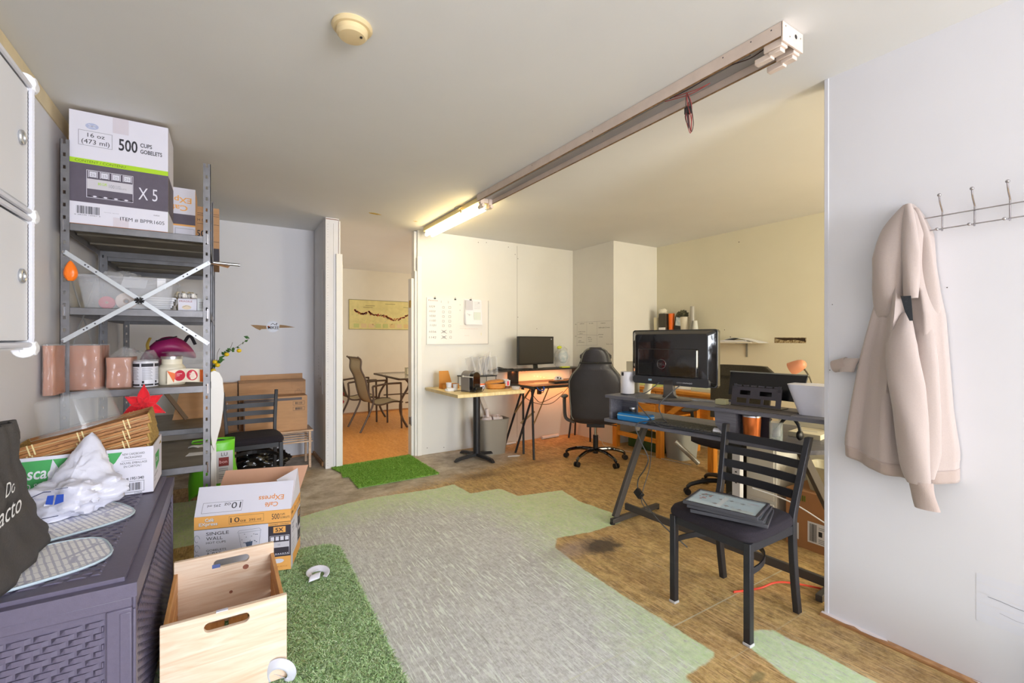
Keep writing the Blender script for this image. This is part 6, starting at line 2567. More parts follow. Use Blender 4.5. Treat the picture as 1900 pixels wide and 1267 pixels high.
# ================================================================ whiteboard and its clips
t = thing('whiteboard', 'whiteboard with a handwritten order checklist on the wall beside the opening', 'whiteboard', (1.90, YC - 0.001, 1.222))
mb = MB(mat('board_white', (232, 228, 224), 0.25))
mb.box(0, -0.012, 0, 0.775, 0, 0.515)
f = mb.face((0, -0.012, 0), (1, 0, 0), (0, 0, 1))
PEN = mat('grey_marker', (120, 116, 116), 0.5)
PEN2 = mat('dark_marker', (90, 86, 88), 0.5)
f.text(0.02, 0.478, 0.015, 'Festive', mat('red_marker', (150, 90, 90), 0.5), w=0.11)
f.text(0.17, 0.462, 0.024, '1', PEN)
f.text(0.25, 0.462, 0.022, '2', PEN)
for i, s in enumerate(('1029', '1033', '1030', '1100', '1101')):
    f.text(0.025 + 0.003 * i, 0.405 - 0.052 * i, 0.022, s, PEN, w=0.07, shear=0.15)
    f.frame(0.185, 0.400 - 0.052 * i, 0.210, 0.424 - 0.052 * i, 0.003, PEN)
    f.frame(0.262, 0.400 - 0.052 * i, 0.290, 0.426 - 0.052 * i, 0.003, PEN)
for i, s in enumerate(('1036', '1142')):
    z = 0.125 - 0.062 * i
    f.text(0.025, z, 0.022, s, PEN, w=0.085, shear=0.15)
    f.scrib([(0.17, z - 0.005), (0.235, z + 0.030)], 0.004, PEN2)
    f.scrib([(0.175, z + 0.030), (0.24, z - 0.008)], 0.004, PEN2)
    f.frame(0.19, z, 0.22, z + 0.022, 0.003, PEN2)
    f.frame(0.275, z, 0.30, z + 0.024, 0.003, PEN)
f.text(0.40, 0.44, 0.018, '+', PEN)
f.text(0.40, 0.38, 0.018, 'a', PEN)
for (x, y, w_) in ((0.40, 0.20, 0.10), (0.40, 0.175, 0.08), (0.47, 0.17, 0.16), (0.46, 0.09, 0.06)):
    f.text(x, y, 0.010, 'illlilllil', mat('faint_marker', (222, 200, 192), 0.5), w=w_)
f.text(0.68, 0.10, 0.03, '1', mat('yellow_marker', (226, 214, 130), 0.5))
mb.build('board', t, smooth=0)
mb = MB(mat('alu_edge', (176, 172, 170), 0.4, metal=0.6))
mb.box(-0.003, -0.014, -0.006, 0.778, -0.0005, -0.0005)
mb.box(0.7755, -0.014, 0.0, 0.781, -0.0005, 0.512)
mb.build('edge_strip', t)
t = thing('paper_bundle', 'bundle of white printed sheets clipped to the whiteboard', 'paper', (2.355, YC - 0.014, 1.455))
mb = MB(WPAPER)
for k2 in range(4):
    def sheet(u, v, k2=k2):
        return (0.215 * u + 0.003 * k2, -0.003 - 0.003 * k2 - 0.012 * (1 - v) ** 2 * (1 + 0.4 * k2), 0.285 * v - 0.004 * k2)
    mb.grid(sheet, 8, 8)
f = mb.face((0.0, -0.016, 0.0), (1, 0, 0), (0, 0, 1))
f.k = 22
pl = mat('pale_grey_print', (206, 204, 210), 0.6)
f.rect(0.01, 0.16, 0.10, 0.27, pl)
f.rect(0.115, 0.03, 0.205, 0.135, mat('pale_green_print', (216, 224, 216), 0.6))
for z in (0.25, 0.235, 0.22, 0.205, 0.19, 0.175):
    f.rect(0.12, z, 0.20, z + 0.003, pl)
f.text(0.165, 0.238, 0.016, '28', GREYINK)
f.scrib([(0.03, 0.12), (0.06, 0.09), (0.05, 0.11), (0.08, 0.10)], 0.002, GREYINK)
mb.build('sheets', t, smooth=0)
for k2, (x, nm) in enumerate(((1.995, 'left'), (2.245, 'middle'), (2.435, 'right'))):
    t = thing('binder_clip', nm + ' of the three small black binder clips on the whiteboard', 'clip', (x, YC - 0.012, 1.728), 0, 'binder clips on the whiteboard')
    mb = MB(BLACKPL)
    yy = -0.022 if k2 == 2 else -0.004
    mb.prism([(-0.012, 0), (0.012, 0), (0.010, 0.016), (-0.010, 0.016)], (0, yy, -0.006), (1, 0, 0), (0, 0, 1), -0.010 if k2 != 2 else -0.016)
    mb.build('body', t, smooth=0)
    mb = MB(CHROME)
    mb.tube([(-0.006, yy, 0.008), (-0.004, yy - 0.002, 0.026), (0.004, yy - 0.002, 0.026), (0.006, yy, 0.008)], 0.0012, n=5)
    mb.build('handle', t)

# handwriting drawn straight on the column wall
t = thing('wall_chart', 'handwritten grid chart drawn on the side of the column', 'chart', (3.9995, 4.72, 1.14))
mb = MB(INK)
f = mb.face((0, 0, 0), (0, -1, 0), (0, 0, 1))
for (pts) in ([(0.05, 0.36), (0.70, 0.36)], [(0.05, 0.20), (0.45, 0.185)], [(0.04, 0.05), (0.44, 0.06)], [(0.05, 0.36), (0.045, 0.04)], [(0.24, 0.36), (0.24, 0.05)], [(0.43, 0.36), (0.435, 0.06)], [(0.69, 0.36), (0.695, 0.14)]):
    f.scrib(pts, 0.0022, GREYINK)
for (x, y, h_, s_, w_) in ((0.005, 0.33, 0.014, 'ok', 0.03), (0.10, 0.335, 0.012, 'cabinet', 0.09), (0.28, 0.335, 0.012, 'to do', 0.08), (0.50, 0.33, 0.014, 'menu', 0.08), (0.005, 0.17, 0.013, 'ok', 0.03), (0.09, 0.345, 0.0, '', 0), (0.46, 0.275, 0.013, 'table plan 2 mars', 0.20), (0.07, 0.23, 0.012, 'coolers dix et', 0.14), (0.09, 0.205, 0.010, 'cuillere', 0.07), (0.07, 0.155, 0.012, 'porte', 0.07), (0.08, 0.11, 0.012, 'petit', 0.05), (0.07, 0.09, 0.012, 'sel poivre', 0.12), (0.26, 0.155, 0.012, 'pilon', 0.06), (0.27, 0.130, 0.012, 'le riz', 0.07), (0.27, 0.105, 0.012, 'vases', 0.06), (0.46, 0.19, 0.012, 'planer', 0.09), (0.47, 0.16, 0.012, 'sirop', 0.06), (0.60, 0.07, 0.012, 'bon tri', 0.10)):
    if s_:
        f.text(x, y, h_, s_, INK, w=w_, shear=0.12)
mb.build('marks', t, smooth=0)

# ================================================================ pedestal table and its clutter
TOPW = wood('pale_butcher_top', (226, 200, 140), (246, 226, 172), 3, (14, 1.5, 1), 0.4, 1.0, 0.02)
PX, PY = 2.30, 4.33
t = thing('pedestal_table', 'pale topped square table on a black pedestal with cross feet under the whiteboard', 'table', (PX, PY, 0))
mb = MB(TOPW)
mb.box(-0.42, -0.41, 0.712, 0.36, 0.405, 0.745)
mb.build('table_top', t, bevel=0.003)
mb = MB(BLACKM)
mb.cyl((0, 0, 0.035), (0, 0, 0.712), 0.038, n=28)
mb.box(-0.12, -0.12, 0.704, 0.12, 0.12, 0.7115)
mb.build('column', t)
for k2 in range(4):
    a = R(90 * k2 + 10)
    mb = MB(BLACKM)
    d = Vector((math.cos(a), math.sin(a), 0))
    q = [(0.02, 0.058, 0.030), (0.10, 0.052, 0.026), (0.20, 0.045, 0.021), (0.26, 0.036, 0.019), (0.285, 0.014, 0.018)]
    s = Vector((-d.y, d.x, 0))
    vs = []
    for (r, z, w_) in q:
        zb = z - 0.028 if r > 0.01 else 0
        vs += [d * r - s * w_ + Vector((0, 0, max(0.0, z - 0.030))), d * r + s * w_ + Vector((0, 0, max(0.0, z - 0.030))), d * r + s * w_ * .8 + Vector((0, 0, z)), d * r - s * w_ * .8 + Vector((0, 0, z))]
    fs = [(0, 3, 2, 1), (16, 17, 18, 19)]
    for i in range(4):
        for j in range(4):
            l = (j + 1) % 4
            fs.append((4 * i + j, 4 * i + l, 4 * i + 4 + l, 4 * i + 4 + j))
    mb.add(vs, fs)
    mb.build('foot', t, bevel=0.003)
TZ = 0.7455
t = thing('coffee_machine', 'grey and black capsule coffee machine on the pedestal table', 'coffee machine', (2.10, 4.19, TZ), R(-62))
# local: front towards -y... body half discs
mb = MB(mat('machine_grey', (126, 120, 114), 0.4))
prof = [(-0.085, 0.0), (0.06, 0.0), (0.06, 0.155)] + [(-0.0125 + 0.0725 * math.cos(a), 0.155 + 0.055 * math.sin(a)) for a in [PI * q / 14 for q in range(1, 15)]] + [(-0.085, 0.155)]
mb.prism(prof, (0.0, 0, 0), (0, 1, 0), (0, 0, 1), 0.10)
mb.build('housing', t, bevel=0.004)
mb = MB(GLOSSB)
mb.prism([(-0.08, 0.02), (0.05, 0.02), (0.05, 0.15)] + [(-0.015 + 0.065 * math.cos(a), 0.15 + 0.05 * math.sin(a)) for a in [PI * q / 12 for q in range(1, 12)]] + [(-0.08, 0.15)], (0.1005, 0, 0), (0, 1, 0), (0, 0, 1), 0.045)
mb.box(0.10, -0.075, 0.0, 0.165, 0.055, 0.018)
mb.build('brew_front', t, bevel=0.004)
mb = MB(mat('drip_black', (24, 24, 28), 0.15))
mb.box(0.105, -0.07, 0.0185, 0.175, 0.05, 0.045)
mb.build('drip_tray', t, bevel=0.004)
mb = MB(mat('pale_lever', (206, 204, 196), 0.3))
mb.tube([(0.03, -0.09, 0.155), (0.15, -0.09, 0.150)], 0.006, n=8)
mb.ball((0.03, -0.09, 0.155), 0.010)
mb.build('lever', t)
mb = MB(BLACKPL)
mb.tube(spath([(0.12, 0.06, 0.03), (0.20, 0.03, 0.05), (0.22, -0.03, 0.01), (0.15, -0.11, 0.004), (0.05, -0.13, 0.02), (-0.06, -0.12, 0.004)], 6), 0.003, n=6)
mb.build('power_cord', t)
t = thing('food_carton', 'open brown food carton with raised lid at the left of the coffee machine', 'box', (2.03, 4.50, TZ))
OC = mat('kraft_orange', (208, 142, 62), 0.7)
mb = MB(OC)
mb.box(-0.07, -0.05, 0, 0.12, 0.05, 0.003)
mb.box(-0.07, -0.05, 0.003, 0.12, -0.047, 0.05)
mb.box(-0.07, 0.047, 0.003, 0.12, 0.05, 0.05)
mb.box(0.117, -0.047, 0.003, 0.12, 0.047, 0.05)
mb.build('tray', t)
mb = MB(OC)
mb.slab((-0.07, 0.05, 0.05), (0.08, 0.05, 0.05), (0.05, 0.075, 0.185), (-0.06, 0.075, 0.185), 0.003)
mb.build('lid', t, bevel=0.001)
for i, (x, y, r, h_) in enumerate(((1.985, 4.35, 0.030, 0.075), (2.04, 4.31, 0.028, 0.06))):
    t = thing('paper_cup', ('taller' if i == 0 else 'shorter') + ' of two crumpled white paper cups beside the coffee machine', 'cup', (x, y, TZ))
    mb = MB(WPAPER)
    mb.lathe([(r * .75, 0), (r, h_), (r * 1.06, h_ + .002), (r * .92, h_), (r * .7, 0.003)], n=20)
    mb.build('cup', t)
t = thing('crumpled_napkin', 'crumpled white napkin lying at the left edge of the pedestal table', 'napkin', (1.955, 4.26, TZ))
mb = MB(WPAPER)
mb.grid(crumple((0, 0, 0), 0.038, (1.3, 1, 0.5), 4.4, 0.5, freq=3), 24, 12, cu=True)
mb.build('napkin', t, smooth=60)
t = thing('wooden_bowl', 'orange brown bread box with lid ajar on the pedestal table', 'box', (2.47, 4.22, TZ), R(-20))
OW = wood('orange_bowl', (186, 116, 40), (214, 146, 62), 4, (2, 2, 20), 0.4)
mb = MB(OW)
mb.lathe([(0.082, 0), (0.098, 0.01), (0.105, 0.055), (0.10, 0.055), (0.092, 0.012), (1e-6, 0.008)], n=36, sq=(4, 1.0, 0.8))
mb.build('body', t)
mb = MB(OW)
mb.T = Matrix.Translation((-0.01, 0.015, 0.066)) @ Euler((0, R(-7), 0)).to_matrix().to_4x4()
mb.lathe([(1e-6, 0.024), (0.06, 0.024), (0.088, 0.015), (0.098, 0)], n=36, sq=(4, 1.0, 0.8))
mb.build('lid', t)
t = thing('small_box', 'small white box between the coffee machine and the bread box', 'box', (2.335, 4.30, TZ))
mb = MB(WCARD)
mb.box(-0.035, -0.03, 0, 0.035, 0.03, 0.055)
f = mb.face((-0.035, -0.03, 0), (1, 0, 0), (0, 0, 1))
f.rect(0.0, 0.04, 0.07, 0.055, ORP)
mb.build('body', t)
for i, (x, y) in enumerate(((2.585, 4.17), (2.645, 4.27))):
    t = thing('printed_cup', ('nearer' if i == 0 else 'farther') + ' white cup with red stripes at the right end of the pale table', 'cup', (x if i == 0 else 2.625, y, TZ))
    mb = MB(WPAPER)
    r = 0.036
    mb.lathe([(r * .78, 0), (r * 1.0, 0.085), (r * 1.06, 0.088), (r * .93, 0.085), (r * .74, 0.004)], n=24)
    on_can(mb, r * 0.80, -180, 180, 0.002, 0.030, mat('coffee_brown', (134, 84, 52), 0.5), 0.0018)
    on_can(mb, r * 0.93, -120, -85, 0.034, 0.080, REDP, 0.0030)
    mb.build('cup', t)
t = thing('clear_lid_box', 'small clear plastic box at the right front corner of the pedestal table', 'container', (2.60, 4.02, TZ))
mb = MB(CLEARW)
tub(mb, 0.07, 0.06, 0.08, 0.07, 0.035, CLEARW, n=24)
mb.build('tub', t)
# wire rack with files
t = thing('monitor_riser', 'small black raised shelf carrying the file holder behind the coffee machine', 'shelf', (2.45, 4.60, TZ))
mb = MB(BLACKM)
mb.box(-0.19, -0.11, 0.105, 0.20, 0.13, 0.117)
mb.build('top', t, bevel=0.002)
for x in (-0.18, 0.19):
    mb = MB(BLACKM)
    mb.tube([(x, -0.10, 0.105), (x, -0.10, 0.0), (x, 0.12, 0.0), (x, 0.12, 0.105)], 0.004, n=6)
    mb.build('leg', t)
t = thing('file_holder', 'clear and white file holder stuffed with loose papers on the small black shelf', 'file holder', (2.43, 4.61, TZ + 0.118))
mb = MB(CLEARW)
for k2 in range(5):
    x = -0.13 + 0.065 * k2
    mb.slab((x, -0.09, 0.0), (x + 0.03, -0.09, 0.0), (x - 0.02 + 0.012 * k2, -0.06, 0.20), (x - 0.03 + 0.012 * k2, -0.06, 0.20), 0.16)
mb.build('dividers', t, smooth=0)
for k2 in range(4):
    mb = MB(WPAPER)
    def pp(u, v, k2=k2):
        return (0.02 + 0.032 * k2 + 0.05 * v * v + 0.01 * math.sin(3 * v), -0.07 + 0.14 * u, 0.004 + (0.215 + 0.02 * k2) * v - 0.05 * u * v)
    mb.grid(pp, 6, 10)
    mb.build('paper', t, solid=0.0015)

# ================================================================ trestle desk along the back
BLW = mat('black_desk_top', (54, 48, 46), 0.45, var=0.1, vs=8)
DZ = 0.75
t = thing('trestle_desk', 'dark desk top on crossed black folding legs against the wall by the gaming chair', 'desk', (3.42, 4.46, 0))
mb = MB(BLW)
mb.box(-0.52, -0.34, DZ - 0.032, 0.565, 0.29, DZ)
mb.build('desk_top', t, bevel=0.002)
def leg(a, b, r=0.0125, m=BLACKM):
    mb = MB(m)
    mb.tube([a, b], r, n=12)
    return mb.build('leg', t)
leg((-0.65, -0.53, 0.0), (-0.50, -0.28, DZ - 0.033))
leg((-0.65, -0.17, 0.0), (-0.49, -0.31, DZ - 0.033))
leg((-0.60, -0.26, 0.0), (-0.48, -0.07, DZ - 0.033))
leg((-0.62, 0.12, 0.0), (-0.47, -0.05, DZ - 0.033))
leg((0.44, -0.20, 0.0), (0.44, -0.20, DZ - 0.033))
leg((0.53, 0.20, 0.0), (0.48, 0.10, DZ - 0.033))
leg((0.36, 0.12, 0.0), (0.46, 0.10, DZ - 0.033))
BRW = mat('brass_brace', (168, 144, 104), 0.4, metal=0.5)
for (a, b) in (((-0.58, -0.43, 0.36), (-0.20, -0.20, DZ - 0.035)), ((-0.56, -0.02, 0.42), (-0.3, 0.0, DZ - 0.035)), ((-0.60, -0.2, 0.33), (-0.45, -0.26, 0.46))):
    mb = MB(BRW)
    mb.beam(a, b, 0.004, 0.022)
    mb.build('brace', t)
t = thing('desk_riser', 'long black raised shelf standing on the trestle desk under the monitor', 'shelf', (3.30, 4.60, DZ))
mb = MB(BLW)
mb.box(-0.66, -0.12, 0.145, 0.66, 0.13, 0.163)
mb.build('board', t, bevel=0.002)
for x in (-0.37, 0.645):
    mb = MB(BLW)
    mb.box(x, -0.11, 0.0005, x + 0.014, 0.12, 0.145)
    mb.build('side', t, bevel=0.001)
mb = MB(mat('orange_led', (255, 176, 96), 0.5, emit=6.0))
for k2 in range(5):
    mb.ball((-0.34 + 0.045 * k2, 0.02, 0.138), 0.006, n=8)
for k2 in range(4):
    mb.ball((0.02 + 0.05 * k2, 0.10, 0.060 - 0.008 * k2), 0.005, n=8)
o = mb.build('led_string', t)
pl_ = bpy.data.lights.new('led_glow', 'AREA')
pl_.shape = 'RECTANGLE'
pl_.size = 0.9
pl_.size_y = 0.03
pl_.energy = 4.5
pl_.color = (1.0, 0.30, 0.08)
lo = bpy.data.objects.new('led_glow', pl_)
COL.objects.link(lo)
lo.location = (3.36, 4.60, DZ + 0.138)
lo2 = bpy.data.objects.new('led_glow_lower', pl_.copy())
lo2.data.energy = 2.4
COL.objects.link(lo2)
lo2.location = (3.62, 4.66, DZ - 0.05)
t = thing('monitor_arm_clamp', 'tangle of black cables on the left end of the long raised shelf', 'cables', (2.72, 4.55, DZ + 0.164))
mb = MB(BLACKPL)
for k2 in range(6):
    mb.tube(spath([(-0.10 + 0.01 * k2, -0.05, 0.008), (0.0, -0.06 + 0.02 * k2, 0.012 + 0.004 * k2), (0.10, 0.02, 0.010), (0.18 + 0.01 * k2, -0.02 + 0.02 * k2, 0.006)], 5), 0.006, n=6)
mb.box(-0.06, -0.06, 0.0005, 0.06, 0.0, 0.022)
mb.build('cables', t)
t = thing('flat_monitor', 'small matte black monitor standing on the long raised shelf by the wall', 'monitor', (3.24, 4.56, DZ + 0.1635), R(6))
mb = MB(mat('matte_bezel', (30, 30, 30), 0.4))
mb.box(-0.285, -0.02, 0.052, 0.285, 0.02, 0.395)
mb.build('housing', t, bevel=0.004)
mb = MB(mat('matte_screen', (62, 58, 52), 0.55, var=0.06, vs=300))
mb.box(-0.272, -0.0215, 0.072, 0.272, -0.0203, 0.384)
f = mb.face((-0.272, -0.0215, 0.072), (1, 0, 0), (0, 0, 1))
f.disc(0.515, 0.29, 0.008, mat('sticker_white'), 12)
mb.build('screen', t)
mb = MB(GLOSSB)
mb.beam((0, 0.0, 0.0), (0, 0.012, 0.06), 0.06, 0.02, up=(0, 1, 0))
mb.lathe([(0.10, 0.0), (0.10, 0.006), (0.03, 0.012)], n=32, sq=(2, 1.0, 0.7))
mb.build('stand', t)
t = thing('shopping_sack', 'clear bag of yellow and pale blue packages beside the small monitor', 'bag', (3.70, 4.62, DZ + 0.1635))
mb = MB(CLEARW)
mb.grid(crumple((0, 0, 0), 0.115, (0.9, 0.7, 1.45), 7.7, 0.3), 30, 20, cu=True)
mb.build('film', t, smooth=60)
mb = MB(mat('pale_blue_pack', (170, 196, 210), 0.5, col2=(236, 240, 240), vs=24))
mb.ball((0.02, 0, 0.14), 0.07, sc=(1, 0.6, 1.3))
mb.build('packages', t)
mb = MB(mat('neon_yellow', (226, 236, 60), 0.5))
mb.ball((-0.05, -0.01, 0.255), 0.032, sc=(1.2, 0.8, 0.7))
mb.box(-0.08, -0.10, 0.001, 0.05, -0.05, 0.012)
mb.build('yellow_packet', t)
t = thing('keyboard', 'black keyboard on the trestle desk under the long raised shelf', 'keyboard', (3.50, 4.33, DZ + 0.001), R(3))
mb = MB(BLACKPL)
mb.box(-0.20, -0.06, 0, 0.20, 0.06, 0.018)
mb.build('case', t, bevel=0.003)
for rw in range(5):
    mb = MB(mat('key_black', (44, 42, 42), 0.5))
    for c_ in range(15):
        mb.box(-0.193 + 0.0262 * c_, -0.052 + 0.0225 * rw, 0.0182, -0.171 + 0.0262 * c_, -0.034 + 0.0225 * rw, 0.026)
    mb.build('key_row', t)
t = thing('computer_mouse', 'black mouse at the right of the keyboard on the trestle desk', 'mouse', (3.79, 4.35, DZ + 0.001))
mb = MB(BLACKPL)
mb.ball((0, 0, 0.016), 0.03, sc=(1, 1.6, 0.62))
mb.build('body', t)
t = thing('game_controller', 'white game controller leaning behind the keyboard', 'controller', (3.50, 4.45, DZ + 0.02))
mb = MB(WHITE)
mb.ball((0, 0, 0.022), 0.045, sc=(1.35, 0.6, 0.7))
mb.ball((-0.05, -0.01, 0.005), 0.022, sc=(1, 1, 1))
mb.ball((0.05, -0.01, 0.005), 0.022, sc=(1, 1, 1))
mb.build('body', t, smooth=60)
mb = MB(BLACKPL)
mb.ball((-0.02, -0.024, 0.03), 0.010)
mb.ball((0.022, -0.024, 0.022), 0.010)
mb.build('sticks', t)
t = thing('paper_sheet', 'loose papers lying on the left part of the trestle desk', 'paper', (3.10, 4.32, DZ + 0.001))
mb = MB(mat('buff_paper', (214, 200, 176), 0.6))
mb.cbox((0, 0, 0.001), (0.24, 0.17, 0.001), rot=(0, 0, 0.2))
mb.cbox((0.12, 0.04, 0.0028), (0.2, 0.15, 0.001), rot=(0, 0, -0.2))
mb.build('sheets', t, smooth=0)
mb = MB(mat('blue_strap', (44, 96, 196), 0.5))
mb.tube(spath([(0.0, 0.0, 0.0), (0.02, -0.02, -0.03), (0.07, -0.02, -0.035), (0.10, 0.0, -0.012), (0.10, 0.02, 0.0)], 5), 0.010, n=8, flat=0.5)
o = mb.build('blue_strap')
o.location = (2.93, 4.10, 0.742)
tag(o, 'blue strap hanging at the front left corner of the trestle desk', 'strap')
mb = MB(BLACKPL)
for pts in ([(3.15, 4.6, 0.70), (3.2, 4.5, 0.55), (3.35, 4.55, 0.50), (3.7, 4.6, 0.60)], [(3.0, 4.55, 0.62), (3.2, 4.5, 0.50), (3.5, 4.55, 0.48), (3.8, 4.6, 0.66)], [(3.25, 4.6, 0.70), (3.3, 4.5, 0.62), (3.33, 4.5, 0.70)]):
    mb.tube(spath([(p[0] - 3.3, p[1] - 4.5, p[2]) for p in pts], 7), 0.004, n=6)
mb.box(-0.04, 0.02, 0.60, 0.0, 0.06, 0.68)
o = mb.build('cables')
o.location = (3.3, 4.5, 0)
tag(o, 'black cables sagging below the trestle desk top', 'cables')
mb = MB(WPAPER)
mb.tube([(0, 0, 0.022), (0.28, 0.02, 0.022)], 0.020, n=16)
o = mb.build('paper_tube')
o.location = (3.42, 4.68, 0.0)
tag(o, 'white paper tube lying on the floor against the wall under the trestle desk', 'tube')
mb = MB(WPAPER)
mb.tube([(0, 0, 0.014), (0.16, 0.01, 0.014)], 0.012, n=12)
o = mb.build('paper_tube')
o.location = (2.86, 4.66, 0.0)
tag(o, 'short white paper roll on the floor behind the waste bin', 'tube')
mb = MB(WPAPER)
mb.prism([(0, 0), (0.12, -0.04), (0.15, -0.02), (0.13, 0.02), (0.03, 0.03)], (0, 0, 0.0005), (1, 0, 0), (0, 1, 0), 0.004)
o = mb.build('paper_scrap')
o.location = (2.60, 4.18, 0.0)
tag(o, 'white paper scrap on the floor in front of the full waste bin', 'paper')
mb = MB(mat('pale_plank', (214, 204, 194), 0.6))
mb.beam((2.52, 4.715, 0.70), (2.80, 4.70, 0.05), 0.018, 0.05, up=(1, 0, 0))
tag(mb.build('wooden_plank'), 'pale plank leaning on the wall behind the waste bin', 'plank')
# waste bins
def bin_(name, label, loc, rz, wt, dt, hh, m):
    t = thing(name, label, 'waste bin', loc, rz)
    mb = MB(m)
    tub(mb, wt * 0.76, dt * 0.76, wt, dt, hh, m, th=0.006, e=5)
    mb.build('body', t, smooth=50)
    mb = MB(m)
    N = 40
    e = 5
    pts = []
    for i in range(N):
        a = 2 * PI * (i + 0.5) / N
        ca, sa = math.cos(a), math.sin(a)
        q = (abs(ca) ** e + abs(sa) ** e) ** (-1 / e)
        pts.append((ca * q * wt / 2, sa * q * dt / 2, hh))
    mb.tube(pts, 0.006, n=6, closed=True)
    mb.build('rim', t)
    return t
GB = mat('taupe_plastic', (150, 144, 134), 0.55)
t = bin_('waste_bin', 'taupe waste bin overflowing with crumpled paper under the tables', (2.56, 4.44, 0), R(-4), 0.34, 0.25, 0.385, GB)
mb = MB(mat('crumpled_pinkish_paper', (222, 208, 206), 0.7))
for i, (x, y, r) in enumerate(((-0.08, 0, 0.07), (0.03, -0.03, 0.075), (0.09, 0.04, 0.06), (0.0, 0.05, 0.07))):
    mb.grid(crumple((x, y, 0.325), r, (1, 1, 0.8), 3.3 + i, 0.5, freq=3), 20, 12, cu=True)
o = mb.build('crumpled_paper', smooth=50)
o.location = (2.56, 4.44, 0.0)
tag(o, 'crumpled papers heaped in the full waste bin', 'paper')
mb = MB(mat('crumpled_pinkish_paper'))
mb.tube([(2.50, 4.42, 0.30), (2.48, 4.43, 0.50)], 0.02, n=14)
tag(mb.build('paper_roll'), 'rolled paper standing up out of the full waste bin', 'paper')
bin_('waste_bin', 'grey plastic waste bin in the knee space of the orange wooden desk', (4.17, 3.16, 0), R(0), 0.36, 0.30, 0.40, mat('grey_plastic', (156, 158, 154), 0.55))

# ================================================================ gaming chair
t = thing('gaming_chair', 'black gaming chair seen from behind at the trestle desk', 'chair', (3.30, 3.56, 0), R(-43))
LEA = mat('black_leather', (52, 50, 56), 0.42, bump=0.12, bs=160, var=0.1, vs=5)
PIPE = mat('grey_piping', (120, 120, 112), 0.5)


def casterbase(t, r, zc, rot0, m=GLOSSB):
    for k2 in range(5):
        a = R(72 * k2 + rot0)
        d = Vector((math.cos(a), math.sin(a), 0))
        mb = MB(m)
        P = spath([tuple(Vector((0, 0, zc + 0.02)) + d * 0.02), tuple(Vector((0, 0, zc + 0.02)) + d * (r * 0.5)), tuple(Vector((0, 0, zc - 0.01)) + d * (r * 0.88)), tuple(Vector((0, 0, 0.062)) + d * r)], 5)
        mb.tube(P, [0.021, 0.014], n=10)
        arm = mb.build('base_arm', t)
        mb = MB(BLACKPL)
        c = d * r
        s = Vector((-d.y, d.x, 0))
        for q in (-1, 1):
            mb.cyl(tuple(c + s * 0.008 * q + Vector((0, 0, 0.026))), tuple(c + s * 0.024 * q + Vector((0, 0, 0.026))), 0.026, n=18)
        mb.cyl(tuple(c + Vector((0, 0, 0.03))), tuple(c + Vector((0, 0, 0.07))), 0.008, n=8)
        mb.build('caster', arm)


casterbase(t, 0.325, 0.10, 20)
mb = MB(BLACKPL)
mb.cyl((0, 0, 0.08), (0, 0, 0.27), 0.027, n=16)
mb.build('gas_sleeve', t)
mb = MB(CHROME)
mb.cyl((0, 0, 0.27), (0, 0, 0.37), 0.014, n=14)
mb.build('gas_piston', t)
mb = MB(BLACKM)
mb.box(-0.09, -0.12, 0.37, 0.09, 0.12, 0.41)
mb.tube([(0.05, 0.02, 0.39), (0.22, 0.02, 0.37)], 0.006, n=6)
mb.build('mechanism', t, bevel=0.004)
mb = MB(LEA)
mb.lathe([(0.20, 0.0), (0.255, 0.02), (0.265, 0.06), (0.24, 0.10), (1e-6, 0.11)], (0, 0.04, 0.411), n=40, sq=(4, 1.0, 1.0))
mb.build('seat', t, smooth=60)
# backrest outline: wide shoulders, narrow neck, head lobe
outl = [(0.455, 0.22), (0.50, 0.250), (0.62, 0.258), (0.80, 0.270), (0.86, 0.268), (0.93, 0.235), (1.00, 0.175), (1.06, 0.150), (1.12, 0.135), (1.17, 0.105), (1.195, 0.05)]
def bz(z):
    for (a, p), (b, q) in zip(outl[:-1], outl[1:]):
        if z <= b:
            return p + (q - p) * (z - a) / (b - a)
    return outl[-1][1]
def backfn(u, v):
    z = 0.455 + 0.74 * v
    w_ = bz(z)
    a = 2 * PI * u
    ca, sa = math.cos(a), math.sin(a)
    e = 3.5
    q = (abs(ca) ** e + abs(sa) ** e) ** (-1 / e)
    th = 0.055 if z < 1.0 else 0.045
    yc = -0.22 - (z - 0.455) * 0.14
    return (ca * q * w_, yc + sa * q * th * (0.6 if v in (0.0, 1.0) else 1) + 0.03 * (abs(ca * q) ** 2), z)
mb = MB(LEA)
mb.grid(backfn, 48, 40, cu=True)
mb.add([backfn(i / 48, 1.0) for i in range(48)] + [backfn(i / 48, 0.0) for i in range(48)], [tuple(range(48)), tuple(range(48, 96))[::-1]])
back = mb.build('backrest', t, smooth=60)
mb = MB(PIPE)
for s in (-1, 1):
    P = []
    for i in range(40):
        z = 0.47 + 0.715 * i / 39
        P.append((s * (bz(z) - 0.012), -0.22 - (z - 0.455) * 0.14 - 0.038, z))
    mb.tube(P, 0.0045, n=6)
mb.build('piping', back)
mb = MB(mat('strap_black', (28, 28, 30), 0.6))
def band(u, v):
    a = PI + PI * u
    return (0.155 * math.cos(a), -0.302 - 0.055 - 0.012 * math.sin(-a) * 0 + 0.012 * abs(math.cos(a)), 1.035 + 0.016 * v)
mb.grid(band, 20, 2)
mb.build('headrest_strap', back, solid=0.003)
mb = MB(LEA)
mb.ball((0, -0.23, 1.10), 0.11, sc=(1.45, 0.45, 0.6))
mb.build('headrest', t, smooth=60)
ARM = mat('arm_grey', (98, 98, 98), 0.45)
